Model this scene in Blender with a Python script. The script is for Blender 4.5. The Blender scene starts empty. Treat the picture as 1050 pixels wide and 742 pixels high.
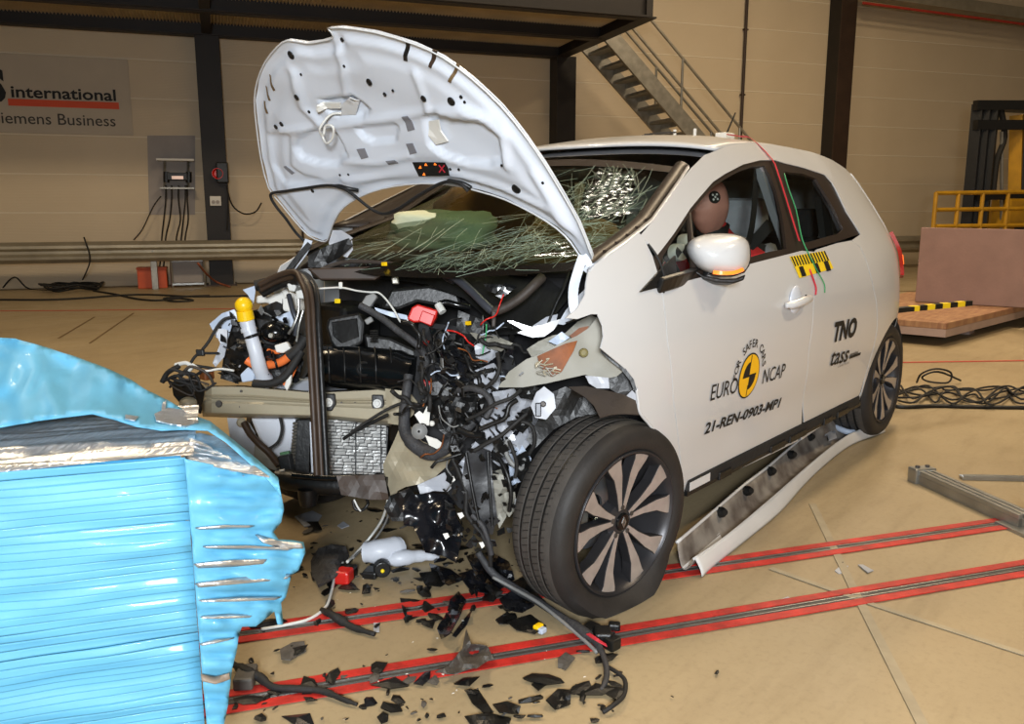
import bpy, bmesh, math, random
import numpy as np
from mathutils import Vector, Matrix, Quaternion
from mathutils.geometry import delaunay_2d_cdt
rnd = random.Random(7)
SC = bpy.context.scene
COL = SC.collection
PI = math.pi

# ------------------------------------------------------------------ camera
CAM = Vector((2.10, 2.145, 1.22)); YAW = math.radians(220.3); PITCH = math.radians(10.35); FPX = 860.0
FW = Vector((math.cos(YAW)*math.cos(PITCH), math.sin(YAW)*math.cos(PITCH), -math.sin(PITCH)))
RT = Vector((math.sin(YAW), -math.cos(YAW), 0)); UP = RT.cross(FW)
cd = bpy.data.cameras.new('camera'); cd.sensor_fit = 'HORIZONTAL'; cd.sensor_width = 36; cd.lens = FPX/1050*36
cd.clip_start = 0.05; cd.clip_end = 200
co = bpy.data.objects.new('camera', cd); COL.objects.link(co)
co.matrix_world = Matrix(((RT.x, UP.x, -FW.x, CAM.x), (RT.y, UP.y, -FW.y, CAM.y), (RT.z, UP.z, -FW.z, CAM.z), (0, 0, 0, 1)))
SC.camera = co

# ------------------------------------------------------------------ world, lights, exposure
w = bpy.data.worlds.new('world'); SC.world = w; w.use_nodes = True
w.node_tree.nodes['Background'].inputs[0].default_value = (1.0, 0.82, 0.60, 1)
w.node_tree.nodes['Background'].inputs[1].default_value = 0.20
SC.view_settings.view_transform = 'Standard'; SC.view_settings.look = 'None'
SC.view_settings.exposure = 0.0; SC.view_settings.gamma = 1.0; SC.view_settings.use_curve_mapping = False
def area(name, loc, target, size, energy, color, sy=None):
    l = bpy.data.lights.new(name, 'AREA'); l.size = size; l.energy = energy; l.color = color
    if sy: l.shape = 'RECTANGLE'; l.size_y = sy
    o = bpy.data.objects.new(name, l); COL.objects.link(o); o.location = loc
    o.rotation_euler = (Vector(target)-Vector(loc)).to_track_quat('-Z', 'Y').to_euler(); return o
# the photographer's flash, set back behind and above the camera for gentler falloff, and the hall's high warm lamps
area('flash_umbrella', CAM+Vector((1.25, 1.10, 0.55)), (-0.6, 0.2, 0.55), 0.6, 280, (0.90, 0.95, 1.0))
for i, (lx, ly) in enumerate(((1.5, -3.5), (-4.5, 0.5), (-9.5, -1.0), (-3.0, 5.5))):
    area('hall_lamp', (lx, ly, 7.2), (lx, ly, 0), 2.4, 330, (1.0, 0.79, 0.53), 0.5)
try: SC.cycles.use_denoising = True
except Exception: pass

# ------------------------------------------------------------------ picture -> place
def ray(px, py): return FW+RT*((px-525)/FPX)-UP*((py-371)/FPX)
def D(px, py, d): return CAM+ray(px, py)*d
def on_z(px, py, z=0.0):
    r = ray(px, py); return CAM+r*((z-CAM.z)/r.z)
def on_y(px, py, y):
    r = ray(px, py); return CAM+r*((y-CAM.y)/r.y)
def on_x(px, py, x):
    r = ray(px, py); return CAM+r*((x-CAM.x)/r.x)
def on_pl(px, py, p, n):
    r = ray(px, py); return CAM+r*((Vector(p)-CAM).dot(n)/r.dot(n))
def dep(X): return (Vector(X)-CAM).dot(FW)

# ------------------------------------------------------------------ materials
def lin(c):
    if isinstance(c, str):
        c = tuple(int(c[i:i+2], 16)/255 for i in (0, 2, 4))
    return tuple((x/12.92 if x <= 0.04045 else ((x+0.055)/1.055)**2.4) for x in c[:3])+(1,)
def shade(c, k): return (min(1, c[0]*k), min(1, c[1]*k), min(1, c[2]*k), 1)
MATS = {}
def mat(name, color='808080', rough=0.5, metal=0.0, var=0.12, scale=6.0, bump=0.0, bscale=60.0, coat=0.0, trans=0.0,
        color2=None, emit=0.0, alpha=1.0, ior=1.45, stretch=None, spec=0.5):
    m = bpy.data.materials.new(name); m.use_nodes = True; nt = m.node_tree; N = nt.nodes; L = nt.links
    b = N['Principled BSDF']; c = lin(color); b.inputs['Roughness'].default_value = rough; b.inputs['Metallic'].default_value = metal
    b.inputs['Coat Weight'].default_value = coat; b.inputs['Coat Roughness'].default_value = 0.06
    b.inputs['Transmission Weight'].default_value = trans; b.inputs['IOR'].default_value = ior
    b.inputs['Specular IOR Level'].default_value = spec; b.inputs['Alpha'].default_value = alpha
    tc = N.new('ShaderNodeTexCoord'); mp = N.new('ShaderNodeMapping'); L.new(tc.outputs['Object'], mp.inputs[0])
    if stretch: mp.inputs['Scale'].default_value = stretch
    no = N.new('ShaderNodeTexNoise'); no.inputs['Scale'].default_value = scale; no.inputs['Detail'].default_value = 6
    L.new(mp.outputs[0], no.inputs['Vector'])
    cr = N.new('ShaderNodeValToRGB'); cr.color_ramp.elements[0].position = 0.35; cr.color_ramp.elements[1].position = 0.68
    cr.color_ramp.elements[0].color = lin(color2) if color2 else shade(c, 1-var); cr.color_ramp.elements[1].color = shade(c, 1+var*0.5) if not color2 else c
    L.new(no.outputs[0], cr.inputs[0]); L.new(cr.outputs[0], b.inputs['Base Color'])
    if bump:
        n2 = N.new('ShaderNodeTexNoise'); n2.inputs['Scale'].default_value = bscale; n2.inputs['Detail'].default_value = 4
        L.new(mp.outputs[0], n2.inputs['Vector'])
        bp = N.new('ShaderNodeBump'); bp.inputs['Strength'].default_value = bump; bp.inputs['Distance'].default_value = 0.01
        L.new(n2.outputs[0], bp.inputs['Height']); L.new(bp.outputs[0], b.inputs['Normal'])
    if emit:
        L.new(cr.outputs[0], b.inputs['Emission Color']); b.inputs['Emission Strength'].default_value = emit
    m.diffuse_color = c; MATS[name] = m; return m
def glass(name, tint='d8e4dc', mix=0.12, rough=0.02, bump=0.0, bscale=40):
    m = bpy.data.materials.new(name); m.use_nodes = True; nt = m.node_tree; N = nt.nodes; L = nt.links
    N.remove(N['Principled BSDF']); t = N.new('ShaderNodeBsdfTransparent'); t.inputs[0].default_value = lin(tint)
    g = N.new('ShaderNodeBsdfGlossy'); g.inputs['Roughness'].default_value = rough
    lw = N.new('ShaderNodeLayerWeight'); fr = N.new('ShaderNodeMath'); fr.operation = 'POWER'; fr.inputs[1].default_value = 4.0; L.new(lw.outputs['Facing'], fr.inputs[0])
    ma = N.new('ShaderNodeMath'); ma.operation = 'MULTIPLY_ADD'; ma.inputs[1].default_value = 0.7; ma.inputs[2].default_value = mix*0.4
    L.new(fr.outputs[0], ma.inputs[0])
    mx = N.new('ShaderNodeMixShader'); L.new(ma.outputs[0], mx.inputs[0]); L.new(t.outputs[0], mx.inputs[1]); L.new(g.outputs[0], mx.inputs[2])
    if bump:
        no = N.new('ShaderNodeTexNoise'); no.inputs['Scale'].default_value = bscale
        bp = N.new('ShaderNodeBump'); bp.inputs['Strength'].default_value = bump; bp.inputs['Distance'].default_value = 0.01
        L.new(no.outputs[0], bp.inputs['Height']); L.new(bp.outputs[0], g.inputs['Normal']); L.new(bp.outputs[0], lw.inputs['Normal'])
    L.new(mx.outputs[0], N['Material Output'].inputs[0]); MATS[name] = m; return m

# ------------------------------------------------------------------ mesh building
def smooth_path(pts, n=5):
    P = [Vector(p) for p in pts]
    if len(P) < 3: return P
    out = []
    for i in range(len(P)-1):
        p0 = P[max(0, i-1)]; p1 = P[i]; p2 = P[i+1]; p3 = P[min(len(P)-1, i+2)]
        for k in range(n):
            t = k/n; t2 = t*t; t3 = t2*t
            out.append(0.5*((2*p1)+(p2-p0)*t+(2*p0-5*p1+4*p2-p3)*t2+(3*p1-p0-3*p2+p3)*t3))
    out.append(P[-1]); return out
ORG = {}
class MB:
    def __init__(s): s.v = []; s.f = []; s.mi = []; s.cur = 0
    def face(s, idx): s.f.append(tuple(idx)); s.mi.append(s.cur)
    def addv(s, pts):
        b = len(s.v); s.v += [tuple(p) for p in pts]; return b
    def box(s, c, d, R=None, taper=1.0):
        c = Vector(c); R = R or Matrix.Identity(3); b = len(s.v)
        for z in (-.5, .5):
            k = taper if z > 0 else 1
            for x, y in ((-.5, -.5), (.5, -.5), (.5, .5), (-.5, .5)):
                s.v.append(tuple(c+R @ Vector((x*d[0]*k, y*d[1]*k, z*d[2]))))
        for q in ((3, 2, 1, 0), (4, 5, 6, 7), (0, 1, 5, 4), (1, 2, 6, 5), (2, 3, 7, 6), (3, 0, 4, 7)): s.face([b+i for i in q])
        return s
    def beam(s, a, b, wd, ht, up=(0, 0, 1)):
        a = Vector(a); b = Vector(b); x = (b-a); l = x.length; x.normalize(); u = Vector(up)
        y = u.cross(x)
        if y.length < 1e-4: y = Vector((0, 1, 0)).cross(x)
        y.normalize(); z = x.cross(y)
        return s.box((a+b)/2, (l, wd, ht), Matrix((x, y, z)).transposed())
    def prism(s, pts, ext):
        P = [Vector(p) for p in pts]; e = Vector(ext); n = len(P); b = s.addv(P+[p+e for p in P])
        s.face(range(b+n-1, b-1, -1)); s.face(range(b+n, b+2*n))
        for i in range(n): j = (i+1) % n; s.face((b+i, b+j, b+n+j, b+n+i))
        return s
    def tube(s, pts, r, n=8, smooth=0, cap=True):
        P = smooth_path(pts, smooth) if smooth else [Vector(p) for p in pts]
        m = len(P); rs = r if isinstance(r, (list, tuple)) else [r]*m
        if len(rs) != m: rs = [rs[min(len(rs)-1, int(i/(m-1)*(len(rs)-1)+.5))] for i in range(m)]
        t = (P[1]-P[0]).normalized(); nrm = t.orthogonal().normalized(); b = len(s.v)
        for i in range(m):
            t2 = (P[min(i+1, m-1)]-P[max(i-1, 0)])
            t2 = t2.normalized() if t2.length > 1e-9 else t
            nrm = (nrm-t2*nrm.dot(t2)); nrm = nrm.normalized() if nrm.length > 1e-6 else t2.orthogonal().normalized(); t = t2
            bi = t.cross(nrm)
            for k in range(n):
                a = 2*PI*k/n; s.v.append(tuple(P[i]+(nrm*math.cos(a)+bi*math.sin(a))*rs[i]))
        for i in range(m-1):
            for k in range(n):
                k2 = (k+1) % n; s.face((b+i*n+k, b+i*n+k2, b+(i+1)*n+k2, b+(i+1)*n+k))
        if cap: s.face(range(b+n-1, b-1, -1)); s.face(range(b+(m-1)*n, b+m*n))
        return s
    def strip(s, pts, wd, th, nrm, smooth=0):
        """flat band along pts, width wd across, thickness th along nrm"""
        P = smooth_path(pts, smooth) if smooth else [Vector(p) for p in pts]
        m = len(P); b = len(s.v); N0 = Vector(nrm).normalized()
        for i in range(m):
            t = (P[min(i+1, m-1)]-P[max(i-1, 0)]).normalized(); c = N0.cross(t).normalized()
            for q in (P[i]-c*wd/2, P[i]+c*wd/2, P[i]+c*wd/2+N0*th, P[i]-c*wd/2+N0*th): s.v.append(tuple(q))
        for i in range(m-1):
            for k in range(4): s.face((b+i*4+k, b+i*4+(k+1) % 4, b+i*4+4+(k+1) % 4, b+i*4+4+k))
        s.face((b+3, b+2, b+1, b)); s.face(range(b+(m-1)*4, b+m*4)); return s
    def cyl(s, a, b, r, n=16, r2=None):
        return s.tube([a, b], [r, r if r2 is None else r2], n)
    def lathe(s, prof, o, ax, n=32, closed=False):
        o = Vector(o); ax = Vector(ax).normalized(); u = ax.orthogonal().normalized(); w_ = ax.cross(u); b = len(s.v); m = len(prof)
        for k in range(n):
            a = 2*PI*k/n; d = u*math.cos(a)+w_*math.sin(a)
            for (r, h) in prof: s.v.append(tuple(o+ax*h+d*r))
        for k in range(n):
            k2 = (k+1) % n
            for i in range(m if closed else m-1):
                j = (i+1) % m; s.face((b+k*m+i, b+k2*m+i, b+k2*m+j, b+k*m+j))
        return s
    def ball(s, c, r, sc=(1, 1, 1), nu=14, nv=9, R=None):
        c = Vector(c); R = R or Matrix.Identity(3); b = len(s.v)
        for j in range(nv+1):
            t = PI*j/nv
            for i in range(nu):
                a = 2*PI*i/nu
                s.v.append(tuple(c+R @ Vector((r*sc[0]*math.sin(t)*math.cos(a), r*sc[1]*math.sin(t)*math.sin(a), r*sc[2]*math.cos(t)))))
        for j in range(nv):
            for i in range(nu):
                i2 = (i+1) % nu; s.face((b+j*nu+i, b+(j+1)*nu+i, b+(j+1)*nu+i2, b+j*nu+i2))
        return s
    def grid(s, fn, nu, nv, wrap=False):
        b = len(s.v)
        for i in range(nu+1):
            for j in range(nv+1): s.v.append(tuple(fn(i/nu, j/nv)))
        for i in range(nu):
            for j in range(nv): s.face((b+i*(nv+1)+j, b+(i+1)*(nv+1)+j, b+(i+1)*(nv+1)+j+1, b+i*(nv+1)+j+1))
        return s
    def tris(s, pts, tri):
        b = s.addv(pts)
        for t in tri: s.face([b+i for i in t])
        return s
    def build(s, name, m, parent=None, smooth=False, bevel=0.0, solid=0.0, offset=-1.0, auto=None, sub=0, local=False, keep=None, bseg=2):
        if parent is not None: org = ORG[parent.name]
        elif local: org = Vector((0, 0, 0))
        else:
            A = np.array(s.v); org = Vector(((A[:, 0].min()+A[:, 0].max())/2, (A[:, 1].min()+A[:, 1].max())/2, A[:, 2].min()))
        me = bpy.data.meshes.new(name); me.from_pydata([(x[0]-org.x, x[1]-org.y, x[2]-org.z) for x in s.v], [], s.f)
        mm = m if isinstance(m, (list, tuple)) else [m]
        for q in mm: me.materials.append(MATS[q] if isinstance(q, str) else q)
        if len(mm) > 1: me.polygons.foreach_set('material_index', s.mi)
        me.validate()
        bm = bmesh.new(); bm.from_mesh(me)
        if not solid: bmesh.ops.recalc_face_normals(bm, faces=bm.faces)
        bm.to_mesh(me); bm.free()
        if smooth: me.polygons.foreach_set('use_smooth', [True]*len(me.polygons))
        o = bpy.data.objects.new(name, me); COL.objects.link(o)
        if smooth and auto is not None:
            try: me.set_sharp_from_angle(angle=math.radians(auto))
            except Exception: pass
        if parent is not None: o.parent = parent
        else: o.location = org
        ORG[o.name] = org
        if solid:
            q = o.modifiers.new('solid', 'SOLIDIFY'); q.thickness = solid; q.offset = offset
        if bevel:
            q = o.modifiers.new('bevel', 'BEVEL'); q.width = bevel; q.segments = bseg; q.limit_method = 'ANGLE'; q.angle_limit = math.radians(40)
        if sub:
            q = o.modifiers.new('sub', 'SUBSURF'); q.levels = sub; q.render_levels = sub
        return o
def empty(name, loc, label=None, cat=None, group=None):
    o = bpy.data.objects.new(name, None); COL.objects.link(o); o.location = loc; o.empty_display_size = 0.1
    ORG[o.name] = Vector(loc)
    if label: top(o, label, cat, group)
    return o
def top(o, label, cat, group=None):
    o['label'] = label; o['category'] = cat
    if group: o['group'] = group
    return o
def struct(o, label=None, cat=None):
    o['kind'] = 'structure'
    if label: o['label'] = label
    if cat: o['category'] = cat
    return o
def lab(o, label): o['label'] = label; return o
def copy_tree(o, parent=None):
    c = o.copy(); COL.objects.link(c); c.parent = parent; ORG[c.name] = ORG[o.name]
    for ch in list(o.children): copy_tree(ch, c)
    return c
def inside(pt, poly):
    x, y = pt; r = False; n = len(poly); j = n-1
    for i in range(n):
        xi, yi = poly[i]; xj, yj = poly[j]
        if (yi > y) != (yj > y) and x < (xj-xi)*(y-yi)/(yj-yi)+xi: r = not r
        j = i
    return r
def dist_poly(pt, poly):
    x, y = pt; best = 1e9; n = len(poly)
    for i in range(n):
        ax, ay = poly[i]; bx, by = poly[(i+1) % n]; dx, dy = bx-ax, by-ay; l = dx*dx+dy*dy
        t = 0 if l == 0 else max(0, min(1, ((x-ax)*dx+(y-ay)*dy)/l))
        d = (x-ax-t*dx)**2+(y-ay-t*dy)**2
        if d < best: best = d
    return math.sqrt(best)
def sdist(pt, poly):
    d = dist_poly(pt, poly); return d if inside(pt, poly) else -d
def densify(poly, step):
    out = []; n = len(poly)
    for i in range(n):
        a = poly[i]; b = poly[(i+1) % n]; l = math.hypot(b[0]-a[0], b[1]-a[1]); k = max(1, int(l/step))
        for t in range(k): out.append((a[0]+(b[0]-a[0])*t/k, a[1]+(b[1]-a[1])*t/k))
    return out
def fill2d(poly, step, holes=()):
    rings = [densify(poly, step)]+[densify(h, step) for h in holes]
    V = []; F = []
    for r in rings:
        F.append(list(range(len(V), len(V)+len(r)))); V += r
    xs = [p[0] for p in poly]; ys = [p[1] for p in poly]
    nx = int((max(xs)-min(xs))/step); ny = int((max(ys)-min(ys))/step)
    for i in range(nx+1):
        for j in range(ny+1):
            p = (min(xs)+(i+.5*(j % 2))*step, min(ys)+j*step)
            if inside(p, poly) and not any(inside(p, h) for h in holes) and all(dist_poly(p, r) > step*0.45 for r in [poly]+list(holes)): V.append(p)
    res = delaunay_2d_cdt([Vector(p) for p in V], [], F, 2, 1e-7)
    pts = [tuple(p) for p in res[0]]; tri = []
    for f in res[2]:
        c = (sum(pts[i][0] for i in f)/len(f), sum(pts[i][1] for i in f)/len(f))
        if inside(c, poly) and not any(inside(c, h) for h in holes): tri.append(tuple(f))
    return pts, tri
def interp(x, xs, ys):
    if xs[0] > xs[-1]: xs = xs[::-1]; ys = ys[::-1]
    return float(np.interp(x, xs, ys))
def text_mesh(body, size, bold=0.0, align='LEFT', shear=0.0, space=1.0):
    cu = bpy.data.curves.new('txt', 'FONT'); cu.body = body; cu.size = size; cu.align_x = align; cu.offset = bold; cu.shear = shear
    cu.space_character = space; cu.resolution_u = 3
    o = bpy.data.objects.new('txt', cu); COL.objects.link(o)
    bpy.context.view_layer.update()
    me = bpy.data.meshes.new_from_object(o.evaluated_get(bpy.context.evaluated_depsgraph_get()))
    V = [tuple(v.co) for v in me.vertices]; Fc = [tuple(p.vertices) for p in me.polygons]
    bpy.data.objects.remove(o); bpy.data.curves.remove(cu); bpy.data.meshes.remove(me)
    return V, Fc
# ------------------------------------------------------------------ materials of the hall
def floor_material():
    m = bpy.data.materials.new('floor_concrete'); m.use_nodes = True; N = m.node_tree.nodes; L = m.node_tree.links; b = N['Principled BSDF']
    tc = N.new('ShaderNodeTexCoord')
    def noise(sc, det=6, rough=.6):
        n = N.new('ShaderNodeTexNoise'); n.inputs['Scale'].default_value = sc; n.inputs['Detail'].default_value = det; n.inputs['Roughness'].default_value = rough
        L.new(tc.outputs['Object'], n.inputs['Vector']); return n
    def ramp(src, a, b_, pa=.3, pb=.7):
        r = N.new('ShaderNodeValToRGB'); r.color_ramp.elements[0].position = pa; r.color_ramp.elements[1].position = pb
        r.color_ramp.elements[0].color = a; r.color_ramp.elements[1].color = b_; L.new(src, r.inputs[0]); return r
    base = ramp(noise(.9).outputs[0], lin('938265'), lin('a49373'))
    def mult(prev, src, fac):
        x = N.new('ShaderNodeMix'); x.data_type = 'RGBA'; x.blend_type = 'MULTIPLY'; x.inputs[0].default_value = fac
        L.new(prev, x.inputs[6]); L.new(src, x.inputs[7]); return x.outputs[2]
    mp = N.new('ShaderNodeMapping'); mp.inputs['Rotation'].default_value = (0, 0, math.radians(30)); mp.inputs['Scale'].default_value = (1.0, 6, 1); L.new(tc.outputs['Object'], mp.inputs[0])
    sn = noise(2.2); L.new(mp.outputs[0], sn.inputs['Vector'])
    st = ramp(sn.outputs[0], (.70, .67, .62, 1), (1, 1, 1, 1), .25, .5)
    c = mult(base.outputs[0], st.outputs[0], .55)
    fine = ramp(noise(45, 8, .7).outputs[0], (.78, .77, .76, 1), (1, 1, 1, 1), .25, .5)
    c = mult(c, fine.outputs[0], .8)
    L.new(c, b.inputs['Base Color'])
    rr = ramp(noise(3).outputs[0], (.38, .38, .38, 1), (.6, .6, .6, 1)); L.new(rr.outputs[0], b.inputs['Roughness'])
    bp = N.new('ShaderNodeBump'); bp.inputs['Strength'].default_value = .08; bp.inputs['Distance'].default_value = .003
    L.new(noise(120).outputs[0], bp.inputs['Height']); L.new(bp.outputs[0], b.inputs['Normal'])
    b.inputs['Specular IOR Level'].default_value = .35
    MATS['floor'] = m
floor_material()
def wall_material():
    m = bpy.data.materials.new('wall_cladding'); m.use_nodes = True; N = m.node_tree.nodes; L = m.node_tree.links; b = N['Principled BSDF']
    tc = N.new('ShaderNodeTexCoord'); wv = N.new('ShaderNodeTexWave'); wv.wave_type = 'BANDS'; wv.bands_direction = 'Z'; wv.inputs['Scale'].default_value = 14
    L.new(tc.outputs['Object'], wv.inputs['Vector'])
    bp = N.new('ShaderNodeBump'); bp.inputs['Strength'].default_value = .25; bp.inputs['Distance'].default_value = .006; L.new(wv.outputs[0], bp.inputs['Height']); L.new(bp.outputs[0], b.inputs['Normal'])
    no = N.new('ShaderNodeTexNoise'); no.inputs['Scale'].default_value = 1.2; L.new(tc.outputs['Object'], no.inputs['Vector'])
    r = N.new('ShaderNodeValToRGB'); r.color_ramp.elements[0].color = lin('c4b295'); r.color_ramp.elements[1].color = lin('d0bfa3'); L.new(no.outputs[0], r.inputs[0])
    L.new(r.outputs[0], b.inputs['Base Color']); b.inputs['Roughness'].default_value = .5; MATS['wall'] = m
wall_material()
mat('steel_black', '1b1512', .55, .0, .2, 3); mat('steel_brown', '3a2a1f', .5, .1, .2, 3)
mat('galv', '9a968c', .42, .75, .2, 9, .15, 60); mat('galv_rail', 'a59c88', .45, .55, .15, 4, .1, 20)
mat('deck', 'c4b59a', .5, .0, .15, 3); mat('red_paint', 'c32b22', .55, 0, .35, 14, .2, 90, color2='96231c'); mat('slot', '4b4642', .5, .3, .3, 20, .3, 80)
mat('tape_grey', '9c9078', .7, 0, .15, 12); mat('line_dark', '6b5638', .8); mat('red_line', 'b23a2c', .6)
mat('banner', 'b9ad9b', .6, 0, .04, 3); mat('banner_red', 'd8512c', .6, 0, .03); mat('ink', '101010', .6, 0, .02); mat('ink_soft', '3a3632', .6, 0, .02)
mat('black_plastic', '131313', .42, 0, .3, 20, .15, 60); mat('black_gloss', '0e0f10', .18, 0, .2, 12, .08, 20); mat('rubber', '1c1b1a', .7, 0, .25, 30, .2, 120)
mat('grey_board', '9b9490', .6, 0, .06); mat('white_plastic', 'd5d3cc', .45, 0, .06); mat('orange_box', 'c8552a', .5, 0, .1)
mat('red_plastic', 'c4231c', .35, 0, .1, 10); mat('yellow_plastic', 'f2c312', .35, 0, .06); mat('alu', 'a6a6a2', .32, .85, .12, 14, .1, 60)
mat('mauve_board', '8d7168', .7, 0, .1, 5, .15, 40); mat('wood_slab', 'a8825f', .65, 0, .3, 6, .2, 40, color2='8a6248', stretch=(1, 5, 1)); mat('slab_edge', 'a08a80', .6, 0, .1)
mat('fork_yellow', 'b98a1e', .45, 0, .15); mat('lamp_tube', 'fff4e4', .4, emit=24.0); mat('concrete_ceiling', '8a8174', .8)

DW = Vector((-.858, .513, 0)).normalized(); NW = Vector((.513, .858, 0)).normalized(); W0 = on_z(0, 297)
def HW(s, z, off=0.0): return W0+DW*s+NW*off+Vector((0, 0, z))
def onW(px, py, off=0.0): return on_pl(px, py, W0+NW*off, NW)
RW = Matrix((DW, NW, Vector((0, 0, 1)))).transposed()

# floor
m = MB(); m.box((-5, -2, -.1), (60, 46, .2)); FLOOR = struct(m.build('floor', 'floor'), 'tan stained concrete hall floor'); 
ORG[FLOOR.name] = FLOOR.location.copy()
# back wall: backing plus cladding planks one by one
m = MB(); m.box(HW(14, 3.9, -.20), (60, .18, 7.8), RW); WALL = struct(m.build('wall_back', 'wall'), 'beige clad hall wall')
BAY = 5.95; S0 = 3.22
pm = MB(); pm.box((0, 0, 0), (BAY-.012, .09, .58-.003)); proto = pm.build('cladding_panel', 'wall', WALL, bevel=.018, local=True)
proto_me = proto.data
for v in proto_me.vertices: v.co += ORG[WALL.name]
first = True
for b in range(-2, 6):
    for k in range(13):
        o = proto if first else proto.copy()
        if not first: COL.objects.link(o)
        first = False; o.parent = WALL
        p = HW(S0+BAY*(b+.5), .58*(k+.5), -.045)-WALL.location
        o.location = p; o.rotation_euler = (0, 0, math.atan2(DW.y, DW.x))
mat('joint', 'ddd0b8', .5, 0, .03)
for k in range(1, 13):
    m = MB(); m.box(HW(14, .58*k, .002), (56, .006, .020), RW); m.build('joint_strip', 'joint', WALL)
# ceiling, high above the frame
m = MB(); m.box((-5, -2, 7.9), (60, 46, .2)); CEIL = struct(m.build('ceiling', 'concrete_ceiling'), 'high hall ceiling')
# steel columns of the wall
for i, lb in ((0, 'black steel column left of the open car bonnet, behind the guard rail'), (1, 'black steel column behind the open bonnet at the platform corner'), (2, 'brown-black steel column rising behind the car roof')):
    c = S0+BAY*i; h = 3.85 if i < 2 else 7.6
    e = empty('steel_column', HW(c, 0, .2), lb, 'column', 'steel columns along the wall')
    for sgn in (-1, 1):
        m = MB(); m.box(HW(c, h/2, .2+sgn*.17), (.36, .025, h), RW); m.build('flange', 'steel_brown' if sgn > 0 and i == 2 else 'steel_black', e, bevel=.003)
    m = MB(); m.box(HW(c, h/2, .2), (.03, .315, h), RW); m.build('web', 'steel_black', e)
    m = MB(); m.box(HW(c-.17, h/2, .2), (.016, .315, h), RW); m.build('side_plate', 'steel_black', e)
    m = MB(); m.box(HW(c, .012, .2), (.46, .46, .024), RW); m.build('base_plate', 'steel_brown', e)
    for a in (-1, 1):
        m = MB(); m.cyl(HW(c+.19*a, .02, .38), HW(c+.19*a, .07, .38), .016, 6); m.build('bolt', 'galv', e)
# platform
SE = 9.05
e = empty('steel_platform', HW(3, 3.85, 1.8), 'dark steel mezzanine platform overhead with corrugated deck underside', 'platform')
for off, z0, ht in ((.3, 3.97, .26), (2.0, 3.97, .26), (3.5, 4.02, .34)):
    m = MB(); m.box(HW((SE-12)/2, z0-.02, off), (SE+12, .15, ht), RW); m.box(HW((SE-12)/2, z0-ht/2, off), (SE+12, .26, .025), RW); m.build('beam', 'steel_black', e)
m = MB(); m.beam(HW(SE+.02, 3.97, .1), HW(SE+.02, 3.97, 3.62), .1, .28); m.beam(HW(SE+.02, 3.84, .1), HW(SE+.02, 3.84, 3.62), .22, .022); m.build('end_beam', 'steel_black', e)
for s_ in (S0-BAY, S0):
    m = MB(); m.beam(HW(s_, 3.97, .1), HW(s_, 3.97, 3.5), .14, .26); m.build('cross_beam', 'steel_black', e)
def deckf(u, v):
    s = -12+(SE+12)*u; t = (u*440) % 1; return HW(s, 3.985+(.04 if t < .5 else 0), .1+3.4*v)
m = MB(); m.grid(deckf, 880, 1); m.build('deck', 'deck', e)
m = MB(); m.beam(HW(-12, 4.3, 3.56), HW(SE, 4.3, 3.56), .02, .16); m.build('toe_board', 'galv', e)
for s_ in (8.95, 7.4, 5.9):
    m = MB(); m.cyl(HW(s_, 4.2, 3.5), HW(s_, 5.3, 3.5), .024, 8); m.build('rail_post', 'galv', e)
m = MB(); m.cyl(HW(-12, 5.3, 3.5), HW(SE, 5.3, 3.5), .024, 8); m.build('rail', 'galv', e)
# stairs
e = empty('steel_stairs', HW(14, 0, 1.45), 'galvanised steel staircase descending from the platform behind the car', 'stairs')
def stairpt(s, off, dz=0): return HW(s, 3.90-(s-9.30)*.925+dz, off)
SB = 9.30+3.9/.925
for off in (1.0, 1.9):
    m = MB(); m.beam(stairpt(9.18, off), stairpt(SB-.1, off), .06, .25, (0, 0, 1)); m.build('stringer', 'galv', e)
n = 17
for k in range(n):
    s = 9.42+k*(SB-9.5)/n; p = stairpt(s, 1.45, .0)
    m = MB(); m.box(p, (.24, .84, .045), RW); m.box(p+DW*.11-Vector((0, 0, .05)), (.02, .84, .09), RW); m.build('tread', 'galv', e)
for off, hts in ((1.0, (.5, .95)), (1.9, (.5, .95))):
    for h in hts:
        m = MB(); m.cyl(stairpt(9.1, off, h), stairpt(SB-.2, off, h), .023, 8); m.build('handrail', 'galv', e)
    for k in range(4):
        m = MB(); m.cyl(stairpt(9.45+k*1.15, off, .05), stairpt(9.45+k*1.15, off, .95), .022, 8); m.build('rail_post', 'galv', e)
# wall conduit
e = MB(); e.cyl(HW(13.0, 0.02, .06), HW(13.0, 7.6, .06), .03, 8)
for z in (1, 2.2, 3.4, 4.6): e.box(HW(13.0, z, .05), (.1, .05, .03), RW)
top(e.build('wall_conduit', 'steel_brown'), 'thin dark vertical pipe fixed to the wall behind the stairs', 'pipe')
e = MB(); e.cyl(HW(4.55, 0.02, .05), HW(4.55, 3.8, .05), .018, 8)
for z in (1, 2.2, 3.4): e.box(HW(4.55, z, .04), (.07, .04, .03), RW)
top(e.build('wall_conduit', 'steel_brown'), 'thin vertical pipe on the wall beside the bonnet left edge', 'pipe')
e = empty('duct', HW(18, 5.0, .5), 'long grey duct high on the wall at the top right', 'duct')
m = MB(); m.beam(onW(885, -8, .55), onW(1120, 26, .55), .3, .22); m.build('duct_body', 'galv_rail', e)
m = MB(); m.cyl(onW(885, 3, .62), onW(1120, 34, .62), .025, 8); m.build('pipe', 'red_line', e)
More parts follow.
